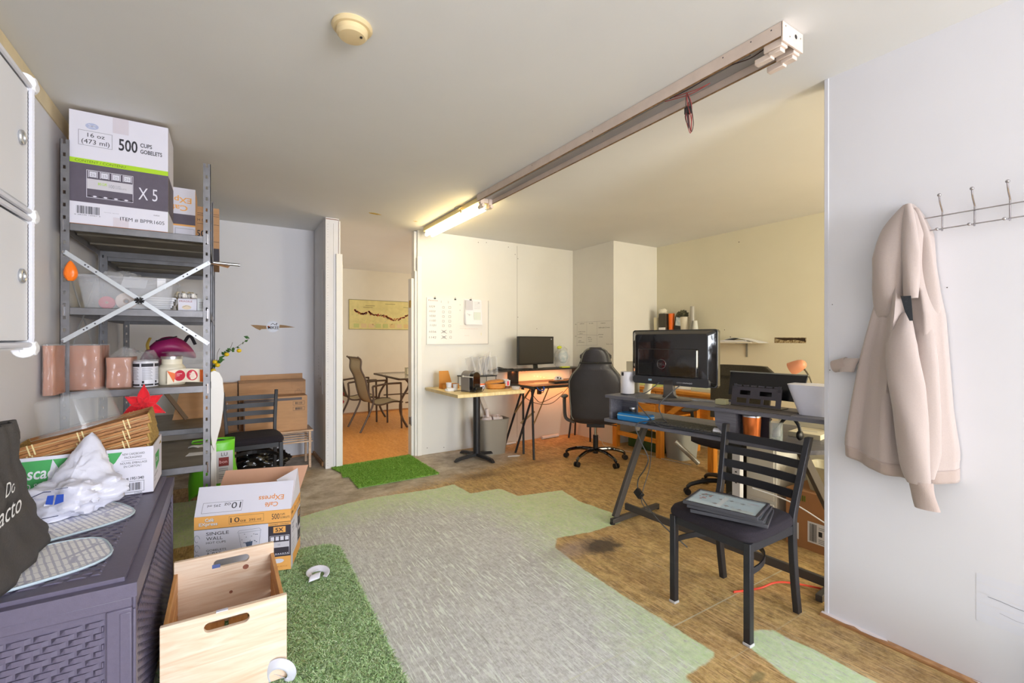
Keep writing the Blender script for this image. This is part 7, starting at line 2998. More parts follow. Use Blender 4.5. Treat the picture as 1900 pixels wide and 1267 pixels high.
for s in (-1, 1):
    mb = MB(ARM)
    mb.tube(spath([(s * 0.22, 0.0, 0.40), (s * 0.31, 0.0, 0.44), (s * 0.325, -0.01, 0.58), (s * 0.325, -0.02, 0.655)], 5), 0.018, n=8)
    a_ = mb.build('armrest', t)
    mb = MB(ARM)
    mb.ball((s * 0.325, 0.0, 0.672), 0.045, sc=(0.9, 2.3, 0.42))
    mb.build('arm_pad', a_, smooth=60)

# ================================================================ orange wooden desk
OWD = wood('honey_oak', (200, 116, 28), (232, 156, 58), 3, (14, 14, 1.2), 0.35, 1.2, 0.03)
OWH = wood('honey_oak_long', (206, 124, 34), (236, 164, 66), 3, (14, 1.2, 14), 0.35, 1.2, 0.03)
t = thing('wooden_desk', 'orange varnished wooden desk with thick square legs along the far right wall', 'desk', (3.93, 2.62, 0))
LW, DP = 1.33, 0.70
mb = MB(OWH)
mb.box(-0.015, -0.015, 0.715, DP, LW + 0.015, 0.75)
mb.build('desk_top', t, bevel=0.004)
for (x, y) in ((0.0, 0.0), (0.0, LW - 0.065), (0.0, 0.62), (DP - 0.08, 0.0), (DP - 0.08, LW - 0.065), (DP - 0.08, 0.62)):
    mb = MB(OWD)
    mb.box(x, y, 0, x + 0.065, y + 0.065, 0.715)
    mb.build('leg', t, bevel=0.004)
for zz in (0.43, 0.575):
    mb = MB(OWH)
    mb.box(-0.004, 0.69, zz, 0.016, LW - 0.07, zz + 0.135)
    d_ = mb.build('drawer', t, bevel=0.004)
    mb = MB(mat('dark_brass', (92, 66, 34), 0.4, metal=0.6))
    mb.box(-0.012, 0.93, zz + 0.055, -0.005, 1.02, zz + 0.07)
    mb.build('handle', d_)
mb = MB(OWH)
mb.box(0.03, 0.69, 0.40, DP - 0.08, LW - 0.07, 0.42)
mb.box(0.018, 0.05, 0.62, 0.03, 0.63, 0.714)
mb.box(DP - 0.03, 0.07, 0.30, DP - 0.015, LW - 0.07, 0.714)
mb.build('panels', t, bevel=0.002)
mb = MB(OWH)
mb.beam((0.03, 0.66, 0.17), (0.03, LW - 0.06, 0.17), 0.02, 0.05)
mb.beam((0.02, 0.61, 0.42), (0.02, 0.30, 0.66), 0.02, 0.05)
mb.build('brace', t)
mb = MB(mat('dark_green_panel', (56, 88, 44), 0.6))
mb.box(0.0, 0.0, 0.0, 0.30, 0.50, 0.16)
o = mb.build('green_crate', bevel=0.006)
o.location = (4.10, 3.36, 0.0)
tag(o, 'dark green crate on the floor under the drawers of the orange desk', 'crate')
for (nm, lab, x, y, w_, d_, h_, m_, z_) in (
        ('paper_pad', 'lime green sheets spread on the orange desk behind the monitor', 4.02, 3.35, 0.42, 0.40, 0.004, mat('lime_paper', (196, 206, 110), 0.6), 0.7505),
        ('paper_pad', 'white sheets on the orange desk behind the monitor stand', 4.05, 2.98, 0.34, 0.28, 0.006, WPAPER, 0.7505),
        ('paper_tray', 'pale green tray at the near end of the orange desk', 4.0, 2.66, 0.20, 0.26, 0.035, mat('pale_green', (206, 216, 200), 0.5), 0.7505)):
    mb = MB(m_)
    mb.box(0, 0, 0, w_, d_, h_)
    o = mb.build(nm, bevel=0.0015)
    o.location = (x, y, z_)
    tag(o, lab, 'paper' if 'pad' in nm else 'tray')
mb = MB(mat('silver_tube', (168, 168, 164), 0.35, metal=0.3))
mb.tube([(0, 0, 0.024), (-0.16, 0.16, 0.235)], 0.024, n=18)
o = mb.build('poster_tube')
o.location = (4.04, 2.86, 0)
tag(o, 'silver grey tube leaning under the shelf of the grey desk', 'tube')
# wall shelf with cups and papers
t = thing('wall_shelf', 'white wall shelf above the orange desk on the far right wall', 'shelf', (XF, 2.62, 1.232))
mb = MB(mat('shelf_white', (226, 220, 204), 0.5))
mb.box(-0.22, 0, 0, -0.002, 1.34, 0.018)
mb.build('board', t, bevel=0.002)
for y in (0.16, 1.18):
    mb = MB(mat('bracket_steel', (150, 150, 140), 0.4, metal=0.6))
    mb.box(-0.20, y, -0.006, -0.004, y + 0.02, -0.0005)
    mb.box(-0.008, y, -0.15, -0.004, y + 0.02, -0.0065)
    mb.build('bracket', t)
t = thing('paper_stack', 'thin stack of papers with one sheet curling over the near end of the wall shelf', 'paper', (XF - 0.12, 2.62, 1.2505))
mb = MB(WPAPER)
mb.box(-0.10, 0.05, 0, 0.10, 0.45, 0.012)
mb.grid(lambda u, v: (-0.10 + 0.2 * u, 0.30 - 0.38 * v, 0.014 + 0.022 * math.sin(PI * v) - 0.035 * v ** 3 + 0.008 * math.sin(7 * v)), 6, 14)
mb.build('sheets', t, smooth=40)
SZ = 1.2505
def potlike(name, label, cat, y, r0, r1, h_, m_, x=XF - 0.12, tilt=0):
    t = thing(name, label, cat, (x, y, SZ))
    t.rotation_euler = (tilt, 0, 0)
    mb = MB(m_)
    mb.lathe([(r0, 0), (r1, h_), (r1 * 0.93, h_), (r0 * 0.9, 0.004)], n=24)
    mb.build('body', t)
    return t
potlike('white_cup', 'tall cream cup at the left end of the wall shelf', 'cup', 3.90, 0.030, 0.040, 0.30, mat('cream_cup', (226, 218, 188), 0.5))
t = thing('dark_box', 'dark and orange box among the things on the wall shelf', 'box', (XF - 0.13, 3.77, SZ))
mb = MB(mat('charcoal_box', (72, 66, 56), 0.6))
mb.box(-0.04, -0.045, 0, 0.04, 0.06, 0.34)
f = mb.face((-0.04, 0.06, 0), (0, -1, 0), (0, 0, 1))
f.rect(0, 0, 0.105, 0.17, WPAPER)
mb.build('carton', t, bevel=0.002)
mb = MB(mat('white_foam', (236, 232, 214), 0.5))
mb.grid(crumple((0, 0.03, 0.341), 0.055, (0.8, 1.0, 0.7), 9.1, 0.4), 20, 12, cu=True)
mb.build('film_top', t, smooth=60)
potlike('orange_bottle', 'bright orange bottle beside the dark box on the wall shelf', 'bottle', 3.675, 0.030, 0.036, 0.34, mat('vivid_orange', (255, 118, 16), 0.4))
t = thing('tablet_box', 'black and pale blue box in the middle of the wall shelf', 'box', (XF - 0.12, 3.59, SZ))
t.rotation_euler = (R(8), 0, 0)
mb = MB(BLACKPL)
mb.box(-0.03, -0.06, 0, 0.03, 0.05, 0.30)
f = mb.face((-0.03, 0.05, 0), (0, -1, 0), (0, 0, 1))
f.rect(0.015, 0.19, 0.10, 0.29, mat('pale_blue_pack'))
f.rect(0.015, 0.06, 0.10, 0.12, mat('cream_cup'))
mb.build('carton', t, bevel=0.002)
potlike('white_pot', 'white tapered pot with a dark plant tuft on the wall shelf', 'pot', 3.485, 0.042, 0.052, 0.29, mat('chalk_white', (220, 212, 192), 0.6))
t = thing('dark_tuft', 'dark leafy tuft rising from the white pot on the wall shelf', 'artificial plant', (XF - 0.12, 3.52, SZ + 0.291))
mb = MB(mat('dark_olive', (84, 84, 62), 0.7, var=0.4, vs=30))
mb.grid(crumple((0, 0, 0), 0.05, (0.8, 1.3, 0.9), 1.1, 0.7, freq=3.5), 24, 14, cu=True)
mb.build('leaves', t, smooth=20)
potlike('grey_bottle', 'tall translucent grey bottle at the right of the white pot on the wall shelf', 'bottle', 3.38, 0.032, 0.026, 0.41, mat('smoky_plastic', (172, 168, 158), 0.3))
potlike('clear_cup', 'pale conical cup at the right end of the cup row on the wall shelf', 'cup', 3.32, 0.050, 0.022, 0.24, mat('pale_grey_cup', (206, 208, 202), 0.4), x=XF - 0.15)

# ================================================================ office chair with mesh back
t = thing('office_chair', 'black fabric office chair behind the grey desk', 'chair', (3.47, 2.17, 0), R(90))
casterbase(t, 0.33, 0.10, 50, BLACKPL)
mb = MB(BLACKPL)
mb.cyl((0, 0, 0.08), (0, 0, 0.40), 0.024, n=16)
mb.box(-0.10, -0.12, 0.39, 0.10, 0.12, 0.42)
mb.build('gas_column', t)
mb = MB(SEATF)
mb.lathe([(0.22, 0), (0.25, 0.015), (0.25, 0.05), (0.22, 0.075), (1e-6, 0.08)], (0, 0.02, 0.421), n=40, sq=(3.5, 1, 0.95))
mb.build('seat', t, smooth=60)
FAB = mat('olive_black_mesh', (66, 60, 48), 0.95, var=0.35, vs=260, bump=0.2, bs=260)
def ob_back(u, v):
    a = 2 * PI * u
    ca, sa = math.cos(a), math.sin(a)
    e = 3
    q = (abs(ca) ** e + abs(sa) ** e) ** (-1 / e)
    z = 0.60 + 0.455 * v
    w_ = 0.275 * (1 - 0.10 * (1 - v)) * (1 if v < 0.9 else 1 - (v - 0.9) * 2.2)
    # hourglass
    return (ca * q * w_, -0.16 - 0.05 * v + sa * q * 0.022 * (1 + (0.9 if v > 0.78 else 0)) + 0.05 * (abs(ca * q)) ** 2, z)
mb = MB(FAB)
mb.grid(ob_back, 44, 30, cu=True)
mb.add([ob_back(i / 44, 1.0) for i in range(44)] + [ob_back(i / 44, 0.0) for i in range(44)], [tuple(range(44)), tuple(range(44, 88))[::-1]])
mb.build('backrest', t, smooth=60)
mb = MB(BLACKPL)
mb.tube(spath([(0, -0.08, 0.41), (0, -0.20, 0.42), (0, -0.235, 0.55), (0, -0.22, 0.75)], 5), 0.018, n=8)
mb.build('back_support', t)
for s in (-1, 1):
    mb = MB(BLACKPL)
    mb.tube(spath([(s * 0.22, 0.02, 0.42), (s * 0.30, 0.02, 0.45), (s * 0.31, 0.05, 0.60), (s * 0.31, 0.06, 0.655)], 5), 0.014, n=8)
    a_ = mb.build('armrest', t)
    mb = MB(mat('arm_pad_black', (58, 56, 52), 0.6))
    mb.ball((s * 0.31, 0.08, 0.67), 0.05, sc=(0.8, 2.3, 0.4))
    mb.build('arm_pad', a_, smooth=60)

# ================================================================ grey two tier computer desk
PHI = R(-83)
GD = (2.27, 2.32)
cph, sph = math.cos(PHI), math.sin(PHI)


def DW(x, y, z=0.0):
    return (GD[0] + cph * x - sph * y, GD[1] + sph * x + cph * y, z)


GREYW = wood('grey_woodgrain', (84, 84, 94), (112, 110, 116), 4, (1, 14, 14), 0.5, 1.0, 0.04)
DKM = mat('dark_bronze_metal', (78, 74, 72), 0.45, metal=0.3)
t = thing('computer_desk', 'grey two tier computer desk with slanted metal legs on the right', 'desk', (GD[0], GD[1], 0), PHI)
mb = MB(GREYW)
mb.box(-0.02, -0.012, 0.865, 1.315, 0.30, 0.886)
mb.build('upper_shelf', t, bevel=0.002)
mb = MB(GREYW)
mb.prism([(-0.03, -0.01), (1.12, -0.01), (1.22, 0.03), (1.29, 0.12), (1.30, 0.72), (0.82, 0.72), (0.66, 0.50), (-0.03, 0.50)], (0, 0, 0.698), (1, 0, 0), (0, 1, 0), 0.022)
mb.build('lower_shelf', t, bevel=0.002)
for pts, x, nm in (([(0.0, 0.0), (0.13, 0.0), (0.30, 0.145), (0.0, 0.145)], 0.0, 'a'),):
    mb = MB(GREYW)
    mb.box(0.0, 0.01, 0.7205, 0.018, 0.15, 0.864)
    mb.box(0.0185, 0.135, 0.7205, 0.14, 0.15, 0.864)
    mb.build('side_panel', t, bevel=0.001)
mb = MB(GREYW)
mb.prism([(0.748, 0.864), (0.870, 0.864), (0.870, 0.7205), (0.815, 0.7205), (0.755, 0.785)], (0, 0.012, 0), (1, 0, 0), (0, 0, 1), -0.016)
mb.box(0.8505, 0.0285, 0.7205, 0.870, 0.25, 0.864)
mb.box(0.8705, 0.13, 0.7205, 1.00, 0.145, 0.864, mat('recess_shade_sheet', (44, 42, 52), 0.6))  # dark sheet stands in for the shade of the cavity
mb.build('middle_panel', t, bevel=0.001)
def bar(a, b, w_=0.045, h_=0.025, nm='leg'):
    mb = MB(DKM)
    mb.beam(a, b, w_, h_)
    return mb.build(nm, t, bevel=0.002)
bar((0.035, 0.03, 0.035), (0.09, 0.33, 0.695), 0.028, 0.045)
bar((0.045, -0.02, 0.022), (0.075, 0.49, 0.022), 0.03, 0.032, 'foot')
bar((0.06, 0.115, 0.100), (1.28, 0.115, 0.060), 0.02, 0.045, 'stretcher')
bar((1.16, 0.115, 0.690), (1.30, 0.50, 0.035), 0.028, 0.045)
bar((1.27, 0.0, 0.022), (1.29, 0.60, 0.022), 0.03, 0.032, 'foot')
for p in ((0.045, -0.012), (0.073, 0.48)):
    mb = MB(BLACKPL)
    mb.cyl((p[0], p[1], 0), (p[0], p[1], 0.012), 0.018, n=14)
    mb.build('foot_glide', t)
bar((0.02, 0.25, 0.685), (1.2, 0.25, 0.685), 0.025, 0.022, 'support_rail')
LZ, UZ = 0.7205, 0.8865


def on_desk(name, label, cat, x, y, z, rz=0.0, group=None):
    return thing(name, label, cat, DW(x, y, z), PHI + rz, group)


# wide monitor seen from the back
t = on_desk('wide_monitor', 'large glossy black monitor seen from behind on the grey desk', 'monitor', 0.40, 0.16, UZ, R(3))
MONB = mat('piano_black', (20, 20, 22), 0.07, coat=1.0, bump=0.12, bs=9)
mb = MB(MONB)
def rr_prism(mb, x0, z0, x1, z1, y0, y1, r, m, n=5, taper=0.0):
    pts = []
    for (cx, cz, a0) in ((x1 - r, z1 - r, 0), (x0 + r, z1 - r, 90), (x0 + r, z0 + r, 180), (x1 - r, z0 + r, 270)):
        for k3 in range(n + 1):
            a = R(a0 + 90 * k3 / n)
            pts.append((cx + r * math.cos(a), cz + r * math.sin(a)))
    N = len(pts)
    cx, cz = (x0 + x1) / 2, (z0 + z1) / 2
    vs = [(p[0], y1, p[1]) for p in pts] + [(cx + (p[0] - cx) * (1 - taper), y0, cz + (p[1] - cz) * (1 - taper)) for p in pts]
    fs = [tuple(range(N)), tuple(range(N, 2 * N))[::-1]]
    for i in range(N):
        j = (i + 1) % N
        fs.append((i, N + i, N + j, j))
    mb.add(vs, fs, m)
rr_prism(mb, -0.295, 0.088, 0.295, 0.448, -0.012, 0.022, 0.018, MONB)
rr_prism(mb, -0.288, 0.094, 0.288, 0.442, -0.050, -0.0122, 0.02, MONB, taper=0.13)
mb.build('housing', t, smooth=30, bevel=0.003)
mb = MB(MONB)
rr_prism(mb, -0.225, 0.145, 0.195, 0.325, -0.066, -0.0502, 0.01, MONB, taper=0.04)
mb.build('rear_cover', t, bevel=0.002)
mb = MB(mat('matte_lower_housing', (52, 52, 56), 0.45))
rr_prism(mb, -0.265, 0.090, 0.270, 0.142, -0.064, -0.0502, 0.02, None, taper=0.02)
f = mb.face((-0.265, -0.0645, 0.090), (1, 0, 0), (0, 0, 1))
f.k = 3
f.rect(0.125, 0.022, 0.150, 0.034, mat('pale_blue_label', (160, 190, 206), 0.5))
f.text(0.325, 0.018, 0.010, '::::-nnoi', WPAPER, w=0.10)
mb.build('lower_housing', t, bevel=0.002)
mb = MB(mat('emblem_grey', (98, 96, 98), 0.3, metal=0.5))
cx, cz = -0.045, 0.225
mb.tube([(cx + 0.030 * math.cos(2 * PI * i / 28), -0.0675, cz + 0.030 * math.sin(2 * PI * i / 28)) for i in range(28)], 0.0022, n=6, closed=True)
f = mb.face((cx - 0.021, -0.0668, cz - 0.007), (1, 0, 0), (0, 0, 1))
f.k = 2
f.text(0, 0, 0.014, 'DELL', mb.m, w=0.042, bold=True)
mb.build('emblem', t)
mb = MB(mat('stand_grey', (116, 110, 104), 0.35, metal=0.4))
def neck(u, v):
    x = (-0.034 if u < 0.5 else 0.034)
    return (0, 0, 0)
vs = []
for (z, w_, y) in ((0.125, 0.036, -0.052), (0.08, 0.034, -0.052), (0.03, 0.038, -0.045), (0.010, 0.055, -0.03)):
    vs += [(-w_, y - 0.012, z), (w_, y - 0.012, z), (w_, y + 0.018, z), (-w_, y + 0.018, z)]
fs = [(0, 1, 2, 3), (12, 15, 14, 13)]
for i in range(3):
    for j in range(4):
        l = (j + 1) % 4
        fs.append((4 * i + j, 4 * i + 4 + j, 4 * i + 4 + l, 4 * i + l))
mb.add(vs, fs)
mb.build('stand_neck', t, bevel=0.003)
mb = MB(mat('stand_grey'))
mb.lathe([(0.135, 0.0), (0.14, 0.003), (0.125, 0.009), (0.05, 0.011), (1e-6, 0.011)], (0, -0.035, 0), n=44, sq=(2.2, 1.0, 0.72))
mb.build('stand_base', t, smooth=50)
# white speaker tower
t = on_desk('white_cylinder', 'tall white cylindrical diffuser with a dark notch at the left end of the grey desk', 'diffuser', 0.065, 0.13, UZ)
mb = MB(mat('satin_white', (222, 218, 220), 0.35))
mb.lathe([(0.046, 0.006), (0.048, 0.01), (0.048, 0.155), (0.046, 0.159), (1e-6, 0.159)], n=44)
mb.build('body', t)
mb = MB(BLACKPL)
mb.lathe([(0.047, 0.0), (0.047, 0.006)], n=40)
mb.box(-0.014, -0.0492, 0.132, 0.003, -0.040, 0.156)
mb.build('base_ring', t)
t = on_desk('cream_carton', 'slim cream carton behind the white cylinder on the grey desk', 'box', 0.02, 0.255, UZ)
mb = MB(mat('cream_card', (224, 214, 186), 0.6))
mb.box(-0.035, -0.03, 0, 0.035, 0.03, 0.225)
f = mb.face((0.035, -0.03, 0), (0, 1, 0), (0, 0, 1))
f.rect(0, 0, 0.06, 0.225, mat('grey_side', (150, 144, 130), 0.6))
mb.build('carton', t, bevel=0.001)
t = on_desk('spray_bottle', 'cream conical nozzle between the white cylinder and the monitor', 'bottle', 0.135, 0.26, UZ)
mb = MB(mat('cream_card'))
mb.T = Matrix.Translation((0, 0, 0)) @ Euler((0, R(12), 0)).to_matrix().to_4x4()
mb.lathe([(0.024, 0.02), (0.026, 0.12), (0.018, 0.16), (0.015, 0.24), (1e-6, 0.242)], n=20)
mb.T = Matrix.Identity(4)
mb.lathe([(0.026, 0.0), (0.026, 0.03)], n=20)
mb.build('body', t)
# laptop on its stand
t = on_desk('laptop', 'black laptop leaning on the slotted stand seen from behind', 'laptop', 0.935, 0.205, 0.93, R(-2))
mb = MB(mat('laptop_black', (22, 20, 22), 0.25))
mb.slab((-0.20, 0.01, 0.010), (0.19, 0.01, 0.0), (0.215, 0.045, 0.142), (-0.205, 0.045, 0.142), 0.010)
mb.build('lid', t, bevel=0.002)
mb = MB(mat('silver_trim', (146, 146, 136), 0.3, metal=0.7))
mb.slab((-0.206, 0.0445, 0.1425), (0.2155, 0.0445, 0.1425), (0.2165, 0.0460, 0.1495), (-0.207, 0.0460, 0.1495), 0.012)
mb.build('edge_trim', t)
t = on_desk('laptop_stand', 'black slotted laptop stand on the grey desk', 'stand', 0.915, 0.17, UZ, R(-2))
mb = MB(BLACKPL)
mb.m = mat('stand_plate', (66, 62, 70), 0.4)
w0, w1 = -0.135, 0.135
def lp(x, s):    # point on the tilted plate
    return (x, -0.02 + 0.028 * s / 0.13, 0.006 + s)
def plate(x0, s0, x1, s1, mb):
    mb.slab(lp(x0, s0), lp(x1, s0), lp(x1, s1), lp(x0, s1), 0.006)
for (s0, s1) in ((0.0, 0.014), (0.042, 0.060), (0.085, 0.105)):
    plate(w0, s0, w1, s1, mb)
for (a, b) in ((w0, -0.105), (-0.048, -0.034), (0.030, 0.044), (0.108, w1)):
    plate(a, 0.014, b, 0.042, mb)
for (a, b) in ((w0, -0.09), (-0.030, 0.020), (0.085, w1)):
    plate(a, 0.060, b, 0.085, mb)
for k3 in range(6):
    plate(-0.115 + 0.042 * k3, 0.108, -0.085 + 0.042 * k3, 0.116, mb)
mb.build('plate', t, smooth=0)
mb = MB(mat('stand_clip', (70, 68, 74), 0.35))
for x in (w0 + 0.008, w1 - 0.020):
    plate(x, 0.085, x + 0.014, 0.120, mb)
mb.tube([(w0 - 0.014, -0.018, 0.024), (w0 + 0.002, -0.018, 0.024)], 0.007, n=10)
mb.build('clips', t)
mb = MB(BLACKPL)
mb.box(w0, -0.03, 0.0, w1, 0.08, 0.005)
mb.build('foot_plate', t, bevel=0.001)
t = on_desk('mouse_pad', 'thin black pad under the laptop stand overhanging the desk edge', 'pad', 0.93, 0.09, UZ)
mb = MB(mat('pad_grey', (84, 78, 76), 0.8))
mb.box(-0.17, -0.095, 0.0, 0.22, 0.045, 0.003)
mb.build('pad', t)
t = on_desk('sticky_notes', 'translucent yellowish tape dispenser beside the laptop stand', 'tape', 0.735, 0.13, UZ)
mb = MB(mat('yellowish_clear', (196, 192, 150), 0.15, alpha=0.6))
mb.box(-0.03, -0.02, 0, 0.03, 0.03, 0.032)
mb.build('block', t, bevel=0.003)
t = on_desk('pen', 'silver scissors lying on the grey desk beside the monitor base', 'scissors', 0.60, 0.17, UZ, R(10))
mb = MB(BRIGHTM)
mb.beam((-0.07, 0, 0.003), (0.06, 0.012, 0.003), 0.010, 0.003)
mb.beam((-0.07, 0.012, 0.0065), (0.06, 0.0, 0.0065), 0.010, 0.003)
for y in (-0.008, 0.02):
    mb.tube([(-0.09 + 0.016 * math.cos(q), y + 0.010 * math.sin(q), 0.004) for q in [2 * PI * i / 14 for i in range(14)]], 0.003, n=6, closed=True)
mb.build('scissors', t)
bpy.data.objects[t.name].name = 'scissors'
t = on_desk('white_sack', 'white plastic covered package at the right end of the grey desk', 'package', 1.215, 0.17, UZ)
mb = MB(mat('white_cover', (214, 214, 226), 0.45, bump=0.3, bs=12))
def ws(u, v):
    a = 2 * PI * u
    ca, sa = math.cos(a), math.sin(a)
    e = 5
    q = (abs(ca) ** e + abs(sa) ** e) ** (-1 / e)
    w_ = 0.085 + 0.02 * v
    return (ca * q * w_ - (0.02 * v if ca < 0 else 0) + (0.018 * (1 - v) if ca < 0 else 0), sa * q * 0.10 * (1 - 0.1 * v), 0.0005 + 0.150 * v)
mb.grid(ws, 40, 12, cu=True)
mb.add([ws(i / 40, 1.0) for i in range(40)], [tuple(range(40))])
mb.build('cover', t, smooth=50)
# lower shelf
t = on_desk('blue_case', 'blue zipped hard case on the lower shelf of the grey desk', 'case', 0.185, 0.055, LZ, R(2))
mb = MB(mat('case_blue', (32, 122, 184), 0.4))
rr_prism(mb, -0.118, 0.0, 0.118, 0.052, -0.045, 0.045, 0.014, None)
mb.build('shell', t, bevel=0.006, seg=3)
mb = MB(mat('zip_cream', (190, 210, 196), 0.5))
mb.box(-0.116, -0.0468, 0.034, 0.116, -0.0455, 0.038)
mb.box(0.1185, -0.04, 0.034, 0.1195, 0.04, 0.038)
mb.build('zip', t)
mb = MB(DARKP)
mb.tube(spath([(0.12, -0.02, 0.03), (0.14, -0.03, 0.02), (0.15, -0.02, 0.006)], 4), 0.004, n=6)
mb.build('pull', t)
t = on_desk('black_jar', 'small black jar with silver lid behind the blue case', 'jar', 0.115, 0.118, LZ)
mb = MB(BLACKPL)
mb.lathe([(0.020, 0), (0.020, 0.065), (0.018, 0.068)], n=24)
mb.build('body', t)
mb = MB(BRIGHTM)
mb.lathe([(0.021, 0.0685), (0.021, 0.080), (1e-6, 0.081)], n=24)
mb.build('lid', t)
t = on_desk('ribbed_keyboard', 'dark keyboard lying on the lower shelf of the grey desk', 'keyboard', 0.54, 0.11, LZ, R(-1))
mb = MB(mat('slate_plastic', (62, 62, 64), 0.5))
mb.slab((-0.25, -0.10, 0.0), (0.25, -0.10, 0.0), (0.25, 0.10, 0.0), (-0.25, 0.10, 0.0), 0.014)
mb.build('case', t, bevel=0.003)
for rw in range(6):
    mb = MB(mat('key_grey', (96, 92, 84), 0.55))
    for c_ in range(20):
        mb.box(-0.242 + 0.0243 * c_, -0.09 + 0.030 * rw, 0.0142, -0.222 + 0.0243 * c_, -0.066 + 0.030 * rw, 0.021)
    mb.build('key_row', t)
t = on_desk('copper_tumbler', 'copper coloured tumbler on the lower shelf of the grey desk', 'tumbler', 0.935, 0.060, LZ)
mb = MB(mat('copper', (206, 112, 52), 0.3, metal=0.65, var=0.06, vs=30))
mb.lathe([(0.036, 0), (0.040, 0.004), (0.046, 0.11), (0.046, 0.128)], n=40)
mb.build('body', t)
mb = MB(BRIGHTM)
mb.lathe([(0.047, 0.1285), (0.046, 0.136), (0.042, 0.134), (0.040, 0.10)], n=40)
mb.build('rim', t)
t = on_desk('glass_jar', 'clear glass jar with folded paper beside the copper tumbler', 'jar', 1.035, 0.12, LZ)
mb = MB(GLASS)
mb.lathe([(0.030, 0.0), (0.033, 0.004), (0.033, 0.105), (0.031, 0.105), (0.030, 0.005)], n=32)
mb.build('jar', t)
mb = MB(WPAPER)
mb.add([(-0.02, 0, 0.02), (0.02, 0.0, 0.03), (0.022, 0.0, 0.10), (-0.018, 0.002, 0.05)], [(0, 1, 2, 3)])
mb.build('paper', t, solid=0.001)
t = on_desk('black_headset', 'black curved headset standing behind the glass jar', 'headset', 1.06, 0.24, LZ)
mb = MB(BLACKPL)
mb.tube(spath([(-0.05, 0, 0.01), (-0.045, 0, 0.08), (0.0, 0, 0.125), (0.045, 0, 0.08), (0.05, 0, 0.01)], 6), 0.009, n=8)
mb.build('band', t)
mb = MB(BLACKPL)
mb.ball((-0.05, 0, 0.03), 0.028, sc=(0.6, 1, 1))
mb.ball((0.05, 0, 0.03), 0.028, sc=(0.6, 1, 1))
mb.build('ear_cups', t)
t = on_desk('paper_roll', 'thick roll of white paper at the middle of the lower shelf', 'paper', 0.79, 0.045, LZ)
mb = MB(WPAPER)
mb.tube([(-0.055, 0, 0.022), (0.012, 0.0, 0.022)], 0.022, n=18, flat=0.85)
mb.cbox((-0.02, 0.05, 0.004), (0.10, 0.07, 0.006))
mb.build('roll', t)
t = on_desk('white_box_tray', 'cream flat box on the right of the lower shelf behind the jar', 'box', 1.12, 0.42, LZ)
mb = MB(mat('cream_card'))
mb.box(-0.10, -0.09, 0, 0.06, 0.12, 0.028)
f = mb.face((-0.10, -0.09, 0.028), (1, 0, 0), (0, 1, 0))
f.rect(0.04, 0.08, 0.12, 0.09, GREYINK)
mb.build('box', t, bevel=0.002)
t = on_desk('storage_tub', 'translucent white storage tub with a black handle at the right end of the grey desk', 'bin', 1.24, 0.60, LZ)
mb = MB(mat('frosted_tub', (216, 218, 224), 0.4))
tub(mb, 0.20, 0.20, 0.22, 0.22, 0.19, mb.m, e=8)
mb.build('tub', t, smooth=50)
mb = MB(BLACKPL)
mb.tube(spath([(-0.05, -0.114, 0.175), (-0.03, -0.125, 0.155), (0.04, -0.125, 0.150), (0.07, -0.114, 0.17)], 5), 0.005, n=8)
mb.build('handle', t)
# pink desk lamp behind
t = thing('desk_lamp', 'salmon pink desk lamp with a bent grey neck behind the grey desk', 'lamp', (3.50, 1.60, 0.0))
mb = MB(mat('lamp_neck', (112, 104, 84), 0.4, metal=0.4))
mb.tube(spath([(0.0, -0.04, 0.78), (0.0, -0.035, 0.93), (0.0, -0.005, 1.02), (0.0, 0.035, 1.075)], 6), 0.006, n=10)
mb.build('neck', t)
SAL = mat('salmon_enamel', (214, 142, 106), 0.4)
mb = MB(SAL)
ax = Vector((-0.10, 0.78, -0.42)).normalized()
p0 = Vector((0, 0.015, 1.105))
prof = [(0.0, 0.016), (0.012, 0.030), (0.035, 0.040), (0.070, 0.046), (0.105, 0.049)]
mb.tube([tuple(p0 + ax * a) for a, r in prof], [r for a, r in prof], n=28)
mb.build('shade', t, smooth=50)
mb = MB(mat('lamp_inside', (226, 190, 170), 0.5))
q = p0 + ax * 0.1055
mb.tube([tuple(q), tuple(q + ax * 0.001)], [0.043, 0.043], n=28)
mb.build('diffuser', t)
mb = MB(mat('lamp_neck'))
mb.lathe([(0.065, 0.7605), (0.065, 0.772), (0.02, 0.778)], (0, -0.04, 0), n=30)
mb.build('base', t)
# side cabinet that carries the lamp, further right
t = thing('side_cabinet', 'low white cabinet under the pink lamp behind the grey desk', 'cabinet', (3.30, 1.10, 0))
mb = MB(mat('cabinet_cream', (214, 208, 190), 0.6))
mb.box(0.0, 0.0, 0.0, 0.45, 0.60, 0.76)
mb.build('body', t, bevel=0.003)
for zz in (0.40, 0.585):
    mb = MB(mat('cabinet_cream'))
    mb.box(-0.016, 0.02, zz, -0.0005, 0.58, zz + 0.165)
    mb.build('drawer', t, bevel=0.003)
